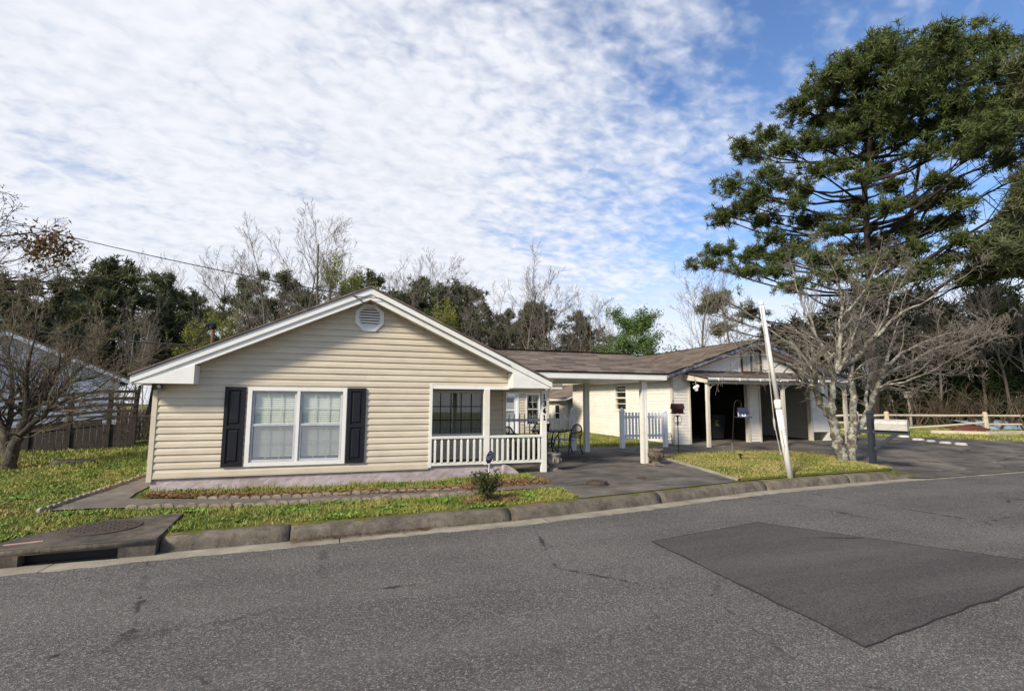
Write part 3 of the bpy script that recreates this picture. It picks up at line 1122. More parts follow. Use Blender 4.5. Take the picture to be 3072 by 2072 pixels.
def strip_digits(mb, F, ch, a, z, h):
    """Serif numerals cut from flat plate."""
    d0, d1 = 0.0, 0.006
    w = h * 0.20

    def seg(p, q, t):
        p, q = np.array(p), np.array(q)
        dv = q - p
        L = np.hypot(*dv)
        nx, nz = -dv[1] / L * t / 2, dv[0] / L * t / 2
        c = [(p[0] - nx, p[1] - nz), (q[0] - nx, q[1] - nz), (q[0] + nx, q[1] + nz), (p[0] + nx, p[1] + nz)]
        vs = [F(a + x, d0, z + y) for x, y in c] + [F(a + x, d1, z + y) for x, y in c]
        mb.add(vs, [(3, 2, 1, 0), (4, 5, 6, 7), (0, 1, 5, 4), (1, 2, 6, 5), (2, 3, 7, 6), (3, 0, 4, 7)])
    if ch == '1':
        seg((0, -h / 2), (0, h / 2), w)
        seg((-h * 0.22, -h / 2 + 0.012), (h * 0.22, -h / 2 + 0.012), 0.022)
        seg((-h * 0.20, h * 0.32), (0, h * 0.47), 0.022)
    elif ch == '4':
        seg((h * 0.10, -h / 2), (h * 0.10, h / 2), w)
        seg((-h * 0.30, -h * 0.20), (h * 0.34, -h * 0.20), 0.026)
        seg((-h * 0.28, -h * 0.20), (h * 0.10, h * 0.47), 0.024)
        seg((-h * 0.10, -h / 2 + 0.010), (h * 0.30, -h / 2 + 0.010), 0.018)
    elif ch == '3':
        for cz, r in ((h * 0.235, h * 0.235), (-h * 0.235, h * 0.265)):
            pr = None
            for t in np.linspace(R(155), R(-100), 9) if cz > 0 else np.linspace(R(100), R(-155), 9):
                q = (r * 0.95 * math.cos(t), cz + r * math.sin(t))
                if pr:
                    seg(pr, q, 0.020 + 0.022 * max(0, math.cos(t)))
                pr = q


def shingle_rows(P0, u, v, n, ulen, vlen, lo=None, hi=None, exp=0.14, w=0.5):
    """Yield (centre, width) of each shingle; P0 at the lower eave corner, rows staggered."""
    P0, u, v, n = (np.array(q, float) for q in (P0, u, v, n))
    r = 0
    s = 0.0
    while s < vlen - 0.03:
        a0 = lo(s) if lo else 0.0
        a1 = hi(s) if hi else ulen
        a = a0 - random.uniform(0.05, w - 0.08)
        while a < a1:
            b = a + w * random.choice((0.75, 0.9, 1.0, 1.15))
            c0, c1 = max(a, a0), min(b, a1)
            if c1 - c0 > 0.03:
                yield P0 + u * ((c0 + c1) / 2) + v * s, c1 - c0 - 0.005, r
            a = b
        s += exp
        r += 1


def shingle_mesh(name='shingle', m=None, exp=0.14):
    mb = MB()
    L = exp * 1.3
    mb.add([(-.5, 0, 0.010), (.5, 0, 0.010), (.5, L, 0.0035), (-.5, L, 0.0035), (-.5, 0, 0.024), (.5, 0, 0.024), (.5, L, 0.008), (-.5, L, 0.008)],
           [(3, 2, 1, 0), (4, 5, 6, 7), (0, 1, 5, 4), (1, 2, 6, 5), (2, 3, 7, 6), (3, 0, 4, 7)])
    return mesh_of(mb, name, m or MAT['shingle'])


def shingles_joined(name, parent, gen, u, v, n, exp=0.14):
    u, v, n = (np.array(q, float) for q in (u, v, n))
    mb = MB()
    L = exp * 1.3
    o = ORG[parent.name]
    for c, w, r in gen:
        j = random.uniform(-0.002, 0.004)
        vs = []
        for (a, b, h) in ((-.5, 0, 0.010), (.5, 0, 0.010), (.5, L, 0.0035), (-.5, L, 0.0035), (-.5, 0, 0.024 + j), (.5, 0, 0.024 + j), (.5, L, 0.008), (-.5, L, 0.008)):
            vs.append(c + u * (a * w) + v * b + n * h)
        mb.add(vs, [(4, 5, 6, 7), (0, 1, 5, 4), (1, 2, 6, 5), (3, 0, 4, 7)])
    ob = mb.build(name, MAT['shingle_mass'], parent)
    ob['kind'] = 'stuff'
    return ob


# ------------------------------------------------------------------ the main house
AX, AZ, RS = 0.41, 4.075, 0.465           # ridge position, height, slope
EL, ER = -3.57, 4.37                      # eave tips
YW, YF = 10.80, 10.40                     # gable wall plane, rake board plane


def roof_z(x):
    return AZ - RS * abs(x - AX)


def build_house():
    t = thing('bungalow', 'tan vinyl sided bungalow with white gable trim and black shutters', 'house', (0.4, 10.8, 0.2))
    tan, trim = MAT['siding'], MAT['trim']
    F = frame_fn((0, YW, 0), (1, 0, 0), (0, -1, 0))
    wx0, wx1, wz0, wz1 = -1.77, 0.03, 0.548, 2.052          # front window
    # wall shell behind the siding
    mb = MB()
    lbox(mb, F, -3.28, wx0, -0.14, -0.001, 0.38, 2.15)
    lbox(mb, F, wx1, 1.74, -0.14, -0.001, 0.38, 2.15)
    lbox(mb, F, wx0, wx1, -0.14, -0.001, 0.38, wz0)
    lbox(mb, F, wx0, wx1, -0.14, -0.001, wz1, 2.15)
    mb.prism([(-3.28, 2.15), (4.10, 2.15), (4.10, roof_z(4.10) - 0.10), (AX, AZ - 0.10), (-3.28, roof_z(-3.28) - 0.10)], lambda a, b, w: (a, w, b), YW + 0.001, YW + 0.14)
    mb.box(-3.28, -3.14, YW + 0.14, 24.0, 0.1, 2.3)
    mb.box(3.80, 3.94, 12.5, 24.0, 0.1, 2.4)
    mb.box(-3.28, 3.94, 24.0, 24.1, 0.1, 2.4)
    mb.build('wall_core', tan, t)['kind'] = 'stuff'

    def gl(z):
        return AX - (AZ - 0.27 - z) / RS

    def gr(z):
        return AX + (AZ - 0.27 - z) / RS

    def ivs(z):
        if z < 2.13:
            if wz0 - 0.05 < z < wz1 + 0.03:
                return [(const(-3.25), const(wx0 - 0.002)), (const(wx1 + 0.002), const(1.705))]
            return [(const(-3.25), const(1.705))]
        if z < 2.52:
            lo = -2.60 if z < 2.50 else -2.6
            return [(const(lo), const(3.45))]
        return [(lambda q: max(gl(q), -2.6), lambda q: min(gr(q), 3.45))]
    plank(F, const(-3.25), const(1.705), 0.393, 0.154, tan, t)
    courses(F, t, 0.547, 3.78, 0.1275, ivs, tan, 'dutch', True)
    # course above the porch beam, right of the corner trim
    plank(F, const(1.76), const(3.45), 2.135, 0.07, tan, t)
    # corner posts and starter trim
    mb = MB()
    lbox(mb, F, -3.325, -3.245, -0.08, 0.034, 0.33, 2.10)
    mb.build('corner_post', MAT['siding'], t)
    mb = MB()
    lbox(mb, F, 1.705, 1.765, -0.05, 0.036, 0.405, 2.155)
    mb.build('corner_post', MAT['trim'], t)
    mb = MB()
    mb.bar(F(-3.245, 0.012, 0.388), F(1.705, 0.012, 0.388), 0.034, 0.016)
    mb.build('starter_strip', MAT['siding'], t)
    # foundation
    mb = MB()
    k = 60
    vs = []
    for i in range(k + 1):
        x = -3.27 + (6.62) * i / k
        for j in range(6):
            z = 0.06 + (0.323 if x < 1.74 else 0.365) * j / 5
            vs.append((x, YW + 0.015 + random.gauss(0, 0.0022) - 0.012 * (1 - j / 5), z))
    mb.add(vs, [(i * 6 + j, i * 6 + 6 + j, i * 6 + 7 + j, i * 6 + 1 + j) for i in range(k) for j in range(5)])
    mb.box(1.74, 3.35, YW + 0.03, YW + 0.2, 0.30, 0.424)
    mb.build('foundation', MAT['foundation'], t)
    mb = MB()      # rounded mortar end of the porch footing
    vs, n = [], 10
    for i in range(n + 1):
        a = i / n
        x = 3.33 + 0.42 * a
        top = 0.425 - 0.25 * a ** 1.8
        vs += [(x, YW - 0.05 - 0.18 * a, 0.12), (x, YW - 0.01 - 0.10 * a, top), (x, YW + 0.22 - 0.05 * a, top - 0.02), (x, YW + 0.24, 0.12)]
    mb.add(vs, [(i * 4 + j, i * 4 + 4 + j, i * 4 + 5 + j, i * 4 + 1 + j) for i in range(n) for j in range(3)] + [(0, 1, 2, 3), (n * 4 + 3, n * 4 + 2, n * 4 + 1, n * 4)])
    mb.build('footing_end', MAT['foundation'], t, True)
    # rake boards, soffit panels and eave returns
    for s, e in ((-1, EL), (1, ER)):
        mb = MB()
        def rp(x, dz):
            return (x, roof_z(x) + dz)
        mb.prism([rp(e, -0.012), (AX, AZ - 0.012), (AX, AZ - 0.135), rp(e, -0.135)], lambda a, b, w: (a, w, b), YF, YF + 0.03)
        mb.build('rake_board', trim, t)
        mb = MB()
        mb.prism([rp(e, -0.120), (AX, AZ - 0.120), (AX, AZ - 0.245), rp(e + (0.12 if s < 0 else -0.12), -0.245)], lambda a, b, w: (a, w, b), YF + 0.031, YF + 0.045)
        mb.build('rake_board', trim, t)
        xr = -2.605 if s < 0 else 3.455
        x = AX
        while (x - xr) * s < 0:
            x2 = x + s * 0.19
            if (x2 - xr) * s > 0:
                x2 = xr
            a, b = x + s * 0.005, x2 - s * 0.004
            za, zb = roof_z(a) - 0.232, roof_z(b) - 0.232
            mb = MB()
            mb.add([(a, YF + 0.046, za), (b, YF + 0.046, zb), (b, YW - 0.003, zb), (a, YW - 0.003, za), (a, YF + 0.046, za + 0.012), (b, YF + 0.046, zb + 0.012), (b, YW - 0.003, zb + 0.012), (a, YW - 0.003, za + 0.012)],
                   [(0, 1, 2, 3), (7, 6, 5, 4), (0, 4, 5, 1), (1, 5, 6, 2), (2, 6, 7, 3), (3, 7, 4, 0)])
            mb.build('soffit_panel', MAT['soffit'], t)
            x = x2
        # boxed return
        xe = e + (0.06 if s < 0 else -0.06)
        mb = MB()
        zt = roof_z(xr) - 0.246
        mb.prism([(xr, 2.085), (xe, 2.085), (xe, max(2.09, roof_z(xe) - 0.246)), (xr, zt)] if s < 0 else [(xr, 2.085), (xr, zt), (xe, max(2.09, roof_z(xe) - 0.246)), (xe, 2.085)], lambda a, b, w: (a, w, b), YF + 0.014, YW - 0.002)
        mb.build('eave_return', trim, t)
        # side fascia, soffit along the eave and roof slab
        mb = MB()
        mb.box(min(e, e - s * 0.025), max(e, e - s * 0.025), YF + 0.03, 24.3, 2.06, roof_z(e) - 0.012)
        mb.build('eave_fascia', trim, t)
        mb = MB()
        x0, x1 = sorted((e - s * 0.03, -3.28 if s < 0 else 3.94))
        mb.box(x0, x1, YW + 0.0, 24.3, 2.088, 2.10)
        mb.build('eave_soffit', MAT['soffit'], t)
        mb = MB()
        eo = e + s * 0.03
        mb.prism([(eo, roof_z(eo)), (AX, AZ), (AX, AZ + 0.035), (eo, roof_z(eo) + 0.035)], lambda a, b, w: (a, w, b), YF - 0.03, 24.4)
        rf = mb.build('roof', MAT['shingle_mass'], t)
        mb = MB()
        mb.prism([(eo, roof_z(eo) - 0.012), (AX, AZ - 0.012), (AX, AZ - 0.001), (eo, roof_z(eo) - 0.001)], lambda a, b, w: (a, w, b), YF - 0.012, YF + 0.02)
        mb.build('drip_edge', MAT['drip'], rf)
    # gable vent
    cx, cz, r = 0.42, 3.51, 0.285
    oc = [(cx + r / math.cos(R(22.5)) * math.cos(R(22.5 + 45 * k)), cz + r / math.cos(R(22.5)) * math.sin(R(22.5 + 45 * k))) for k in range(8)]
    ic = [(cx + (x - cx) * 0.76, cz + (z - cz) * 0.76) for x, z in oc]
    mb = MB()
    vs = [(x, YW - 0.05, z) for x, z in oc] + [(x, YW - 0.05, z) for x, z in ic] + [(x, YW - 0.0, z) for x, z in oc] + [(x, YW - 0.022, z) for x, z in ic]
    mb.add(vs, [(i, (i + 1) % 8, 8 + (i + 1) % 8, 8 + i) for i in range(8)] + [(i, 16 + i, 16 + (i + 1) % 8, (i + 1) % 8) for i in range(8)] + [(8 + i, 8 + (i + 1) % 8, 24 + (i + 1) % 8, 24 + i) for i in range(8)])
    mb.add([(x, YW - 0.0235, z) for x, z in ic], [tuple(range(8))])
    gv = mb.build('gable_vent', MAT['trim'], t)
    for i in range(7):
        z = cz - 0.165 + i * 0.056
        half = min(0.19, r * 0.76 * 1.06 - max(0, abs(z - cz) - 0.10) * 1.0)
        mb = MB()
        mb.add([(cx - half, YW - 0.024, z + 0.040), (cx + half, YW - 0.024, z + 0.040), (cx + half, YW - 0.048, z), (cx - half, YW - 0.048, z), (cx + half, YW - 0.024, z + 0.004), (cx - half, YW - 0.024, z + 0.004)], [(0, 1, 2, 3), (3, 2, 4, 5)])
        mb.build('louver', MAT['trim'], gv)
        mb = MB()
        mb.box(cx - half, cx + half, YW - 0.027, YW - 0.0242, z + 0.038, z + 0.056)
        mb.build('louver_gap', MAT['drip'], gv)
    # front window and shutters
    sash_window(t, F, wx0, wx1, wz0, wz1, 3, 2, True, True, True)
    for a0 in (-2.158, 0.048):
        mb = MB()
        a1 = a0 + 0.355
        z0, z1 = 0.558, 2.048
        st = 0.062
        rect_frame(mb, F, a0, a1, z0, z1, st, 0.018, 0.056)
        lbox(mb, F, a0 + st, a1 - st, 0.018, 0.055, 1.26, 1.32)
        sh = mb.build('shutter', MAT['shutter'], t)
        for (q0, q1) in ((z0 + st, 1.26), (1.32, z1 - st)):
            pb = MB()
            lbox(pb, F, a0 + st, a1 - st, 0.018, 0.030, q0, q1)
            e = 0.028
            vs = [F(a0 + st + e, 0.030, q0 + e), F(a1 - st - e, 0.030, q0 + e), F(a1 - st - e, 0.030, q1 - e), F(a0 + st + e, 0.030, q1 - e)]
            e2 = 0.05
            vs += [F(a0 + st + e2, 0.046, q0 + e2), F(a1 - st - e2, 0.046, q0 + e2), F(a1 - st - e2, 0.046, q1 - e2), F(a0 + st + e2, 0.046, q1 - e2)]
            pb.add(vs, [(4, 5, 6, 7), (0, 1, 5, 4), (1, 2, 6, 5), (2, 3, 7, 6), (3, 0, 4, 7)])
            pb.build('raised_panel', MAT['shutter'], sh)
    # flood lamp under the left return
    fl = MB()
    fx, fy, fz = -3.19, 10.62, 2.03
    fl.add([(fx - 0.10, fy - 0.06, fz + 0.05), (fx + 0.10, fy - 0.06, fz + 0.05), (fx + 0.07, fy - 0.06, fz - 0.06), (fx - 0.07, fy - 0.06, fz - 0.06),
            (fx - 0.10, fy + 0.06, fz + 0.05), (fx + 0.10, fy + 0.06, fz + 0.05), (fx + 0.07, fy + 0.06, fz - 0.06), (fx - 0.07, fy + 0.06, fz - 0.06)],
           [(0, 1, 5, 4), (2, 3, 7, 6), (0, 4, 7, 3), (1, 2, 6, 5), (4, 5, 6, 7)])
    fo = fl.build('flood_lamp', MAT['lampmetal'], t)
    MB().lathe([(0.0, fz - 0.03), (0.03, fz - 0.02), (0.035, fz + 0.01), (0.02, fz + 0.04)], fx, fy, 10).build('bulb', MAT['bulb'], fo, True)
    # porch: beam, ceiling, recessed wall and window
    mb = MB()
    mb.box(1.765, 4.30, YW - 0.03, YW + 0.10, 2.055, 2.134)
    mb.build('porch_beam', trim, t)
    mb = MB()
    mb.box(1.70, 4.30, YW + 0.1, 12.55, 2.14, 2.16)
    mb.build('porch_ceiling', MAT['soffit'], t)
    mb = MB()
    mb.box(1.62, 3.36, YW + 0.2, 12.6, 0.30, 0.36)
    mb.build('porch_floor', MAT['path'], t)
    G = frame_fn((0, 12.5, 0), (1, 0, 0), (0, -1, 0))
    pw = (1.92, 3.37, 0.93, 2.06)
    mb = MB()
    lbox(mb, G, 1.6, pw[0], -0.12, -0.001, 0.2, 2.2)
    lbox(mb, G, pw[1], 3.94, -0.12, -0.001, 0.2, 2.2)
    lbox(mb, G, pw[0], pw[1], -0.12, -0.001, 0.2, pw[2])
    lbox(mb, G, pw[0], pw[1], -0.12, -0.001, pw[3], 2.2)
    mb.box(1.60, 1.70, YW + 0.1, 12.5, 0.2, 2.2)
    mb.build('porch_wall', tan, t)

    def ivp(z):
        if pw[2] - 0.03 < z < pw[3]:
            return [(const(1.70), const(pw[0])), (const(pw[1]), const(3.86))]
        return [(const(1.70), const(3.86))]
    courses(G, t, 0.32, 2.14, 0.1275, ivp, tan)
    mb = MB()
    lbox(mb, G, 3.86, 3.95, -0.1, 0.035, 0.28, 2.14)
    mb.build('corner_post', tan, t)
    mb = MB()
    rect_frame(mb, G, pw[0], pw[1], pw[2], pw[3], 0.07, -0.05, 0.04, 0.06)
    w = mb.build('picture_window', MAT['trim'], t)
    mb = MB()
    lbox(mb, G, pw[0] + 0.07, pw[1] - 0.07, -0.02, -0.015, pw[2] + 0.06, pw[3] - 0.07)
    mb.build('pane', MAT['glass_dark'], w)
    for k in range(1, 5):
        a = pw[0] + 0.07 + (pw[1] - pw[0] - 0.14) * k / 5
        mb = MB()
        lbox(mb, G, a - 0.010, a + 0.010, -0.014, 0.004, pw[2] + 0.06, pw[3] - 0.07)
        mb.build('muntin', MAT['shutter'], w)
    for k in range(1, 3):
        z = pw[2] + 0.06 + (pw[3] - pw[2] - 0.13) * k / 3
        mb = MB()
        lbox(mb, G, pw[0] + 0.07, pw[1] - 0.07, -0.013, 0.003, z - 0.010, z + 0.010)
        mb.build('muntin', MAT['shutter'], w)
    mb = MB()
    k = 40
    vs = []
    for i in range(k + 1):
        x = pw[0] + (pw[1] - pw[0]) * i / k
        d = -0.16 + 0.018 * math.sin(i * 1.7)
        vs += [G(x, d, pw[2]), G(x, d, pw[3])]
    mb.add(vs, [(2 * i, 2 * i + 2, 2 * i + 3, 2 * i + 1) for i in range(k)])
    mb.build('curtain', MAT['curtain'], w)
    # porch posts, rails and balusters
    for (x0, x1, zb) in ((2.905, 3.025, 0.43), (4.255, 4.370, 0.22)):
        mb = MB()
        mb.box(x0, x1, YW - 0.06, YW + 0.055, zb, 2.056)
        mb.build('porch_post', MAT['post_white'], t)
    for (x0, x1, n) in ((1.77, 2.90, 8), (3.03, 4.25, 10)):
        mb = MB()
        mb.box(x0, x1, YW - 0.055, YW + 0.03, 1.000, 1.050)
        mb.build('hand_rail', MAT['post_white'], t)
        mb = MB()
        mb.box(x0, x1, YW - 0.04, YW + 0.03, 0.44, 0.50)
        mb.build('bottom_rail', MAT['post_white'], t)
        for i in range(n):
            x = x0 + (x1 - x0) * (i + 0.5) / n
            mb = MB()
            w2 = 0.021
            vs = []
            for (z, q, dd) in ((0.50, w2, 0.0), (0.93, w2, 0.0), (1.0, w2 * 0.55, 0.02)):
                vs += [(x - q, YW - 0.05 + dd, z), (x + q, YW - 0.05 + dd, z), (x + q, YW - 0.012, z), (x - q, YW - 0.012, z)]
            fs = []
            for b in (0, 4):
                fs += [(b + i2, b + (i2 + 1) % 4, b + 4 + (i2 + 1) % 4, b + 4 + i2) for i2 in range(4)]
            mb.add(vs, fs)
            mb.build('baluster', MAT['post_white'], t)
    # house number plates on the front of the post
    H2 = frame_fn((0, YW - 0.061, 0), (1, 0, 0), (0, -1, 0))
    for ch, z in zip('1341', (1.905, 1.75, 1.59, 1.43)):
        mb = MB()
        strip_digits(mb, H2, ch, 4.313, z, 0.118)
        mb.build('numeral', MAT['numeral'], t)
    # ---- rear wing seen through the porch
    YB = 22.4
    K = frame_fn((0, YB, 0), (1, 0, 0), (0, -1, 0))
    dr = (6.78, 7.70)
    wn = (8.05, 8.78)
    mb = MB()
    for a, b, c, d in ((3.94, dr[0], 0.1, 2.45), (dr[1], wn[0], 0.1, 2.45), (wn[1], 9.25, 0.1, 2.45), (dr[0], dr[1], 2.15, 2.45), (wn[0], wn[1], 0.1, 0.62), (wn[0], wn[1], 2.14, 2.45)):
        lbox(mb, K, a, b, -0.12, -0.001, c, d)
    mb.box(9.13, 9.25, YB + 0.12, 27, 0.0, 2.45)
    mb.build('wing_wall', tan, t)

    def ivw(z):
        out = [(const(3.96), const(dr[0] - 0.01))] if z < 2.15 else []
        if z >= 2.15:
            return [(const(3.96), const(9.22))]
        if 0.62 < z < 2.14:
            return out + [(const(dr[1] + 0.01), const(wn[0])), (const(wn[1]), const(9.22))]
        return out + [(const(dr[1] + 0.01), const(9.22))]
    courses(K, t, 0.30, 2.42, 0.1275, ivw, tan)
    mb = MB()
    rect_frame(mb, K, dr[0], dr[1], 0.28, 2.16, 0.085, -0.08, 0.04, 0.02)
    d = mb.build('storm_door', MAT['vinyl_white'], t)
    mb = MB()
    rect_frame(mb, K, dr[0] + 0.09, dr[1] - 0.09, 0.31, 2.06, 0.10, -0.04, 0.0, 0.5)
    lbox(mb, K, dr[0] + 0.19, dr[1] - 0.19, -0.035, -0.002, 1.33, 1.40)
    mb.build('door_leaf', MAT['vinyl_white'], d)
    for (q0, q1) in ((0.82, 1.33), (1.40, 1.96)):
        mb = MB()
        lbox(mb, K, dr[0] + 0.19, dr[1] - 0.19, -0.025, -0.02, q0, q1)
        mb.build('pane', MAT['glass'], d)
    mb = MB()
    lbox(mb, K, dr[0] + 0.1, dr[1] - 0.1, -0.075, -0.05, 0.32, 2.05)
    mb.build('inner_door', MAT['trim_grey'], d)
    mb = MB()
    lbox(mb, K, dr[0] + 0.36, dr[1] - 0.24, -0.049, -0.045, 1.72, 1.92)
    mb.build('fan_light', MAT['dark_in'], d)
    sash_window(t, K, wn[0], wn[1], 0.62, 2.15, 2, 2, False, False, False, 0.06, 0.25)
    mb = MB()
    mb.box(3.9, 9.75, YB - 0.40, YB - 0.37, 2.36, 2.53)
    mb.build('eave_fascia', trim, t)
    mb = MB()
    mb.box(3.9, 9.7, YB - 0.37, YB, 2.41, 2.43)
    mb.build('eave_soffit', MAT['soffit'], t)
    mb = MB()
    mb.prism([(YB - 0.45, 2.53), (25.0, 3.45), (27.6, 2.5), (27.6, 2.45), (25.0, 3.40), (YB - 0.45, 2.49)], lambda a, b, w: (w, a, b), 3.9, 9.78)
    mb.build('roof', MAT['shingle_mass'], t)
    return t


build_house()


# ------------------------------------------------------------------ carport between house and garage
def build_carport():
    t = thing('carport', 'open carport with brown shingled roof and white posts beside the house', 'carport', (6.6, 12.9, 0.25))
    ye, yr, ze, zr = 11.24, 13.0, 2.535, 3.165
    X1 = 7.97
    for (x, y, s, lab) in ((7.43, 11.55, 0.145, None), (7.10, 14.20, 0.15, None)):
        mb = MB()
        zb = gz(x, y) + 0.0
        h = s / 2
        pr = [(-h, -h), (-h * 0.3, -h), (-h * 0.3, -h * 0.9), (h * 0.3, -h * 0.9), (h * 0.3, -h), (h, -h), (h, h), (-h, h)]
        mb.prism(pr, lambda a, b, w: (x + a, y + b, w), zb, 2.345)
        mb.build('post', MAT['post_white'], t)
    mb = MB()
    mb.box(4.0, X1, ye + 0.02, ye + 0.05, 2.362, 2.528)
    mb.build('fascia', MAT['trim'], t)
    mb = MB()
    mb.box(3.98, X1 - 0.03, 14.70, 14.73, 2.36, 2.53)
    mb.build('fascia', MAT['trim'], t)
    mb = MB()
    mb.box(X1 - 0.03, X1, ye + 0.05, 14.70, 2.365, 2.52)
    mb.prism([(ye + 0.06, 2.52), (yr, zr - 0.03), (14.70, 2.52)], lambda a, b, w: (w, a, b), X1 - 0.028, X1 - 0.004)
    mb.build('gable_board', MAT['trim'], t)
    for i, y in enumerate(np.linspace(ye + 0.055, 14.69, 10)[:-1]):
        w = (14.69 - ye - 0.055) / 9
        mb = MB()
        mb.box(4.0, X1 - 0.035, y + 0.003, y + w - 0.003, 2.345, 2.357)
        mb.build('ceiling_panel', MAT['trim'], t)
    mb = MB()
    mb.prism([(ye, ze - 0.01), (yr, zr - 0.01), (14.78, ze - 0.01), (14.78, ze - 0.035), (yr, zr - 0.035), (ye, ze - 0.035)], lambda a, b, w: (w, a, b), 2.5, X1 + 0.02)
    rf = mb.build('roof', MAT['drip'], t)
    d = np.array([0, yr - ye, zr - ze])
    L = np.linalg.norm(d)
    v = d / L
    n = np.cross((1, 0, 0), v)
    me = shingle_mesh()
    M3 = Matrix(((1, v[0], n[0]), (0, v[1], n[1]), (0, v[2], n[2])))

    def lo(s):
        z = ze + v[2] * s
        return max(0.0, AX + (AZ + 0.03 - z) / RS - 0.12 - 2.5)
    for c, w, r in shingle_rows((2.5, ye - 0.015, ze - 0.012), (1, 0, 0), v, n, X1 + 0.03 - 2.5, L, lo, None, 0.14, 0.42):
        piece('shingle', me, rf, c, scale=(w, 1, 1), M3=M3)
    v2 = np.array([0, -d[1], d[2]]) / L
    n2 = np.cross(v2, (1, 0, 0))
    shingles_joined('back_shingles', rf, shingle_rows((X1, 14.79, ze - 0.012), (-1, 0, 0), v2, (0, -v2[2], v2[1]) if False else np.cross((-1, 0, 0), v2), X1 - 3.0, L, None, None, 0.14, 0.6), (-1, 0, 0), v2, np.cross((-1, 0, 0), v2))
    x = 3.0
    while x < X1:
        mb = MB()
        mb.add([(x, yr - 0.12, zr - 0.028), (x + 0.29, yr - 0.12, zr - 0.028), (x + 0.29, yr, zr + 0.022), (x, yr, zr + 0.022), (x, yr + 0.12, zr - 0.028), (x + 0.29, yr + 0.12, zr - 0.028),
                (x, yr - 0.12, zr - 0.045), (x + 0.29, yr - 0.12, zr - 0.045)], [(0, 1, 2, 3), (3, 2, 5, 4), (6, 7, 1, 0)])
        mb.build('ridge_cap', MAT['shingle'], rf)
        x += 0.28


build_carport()


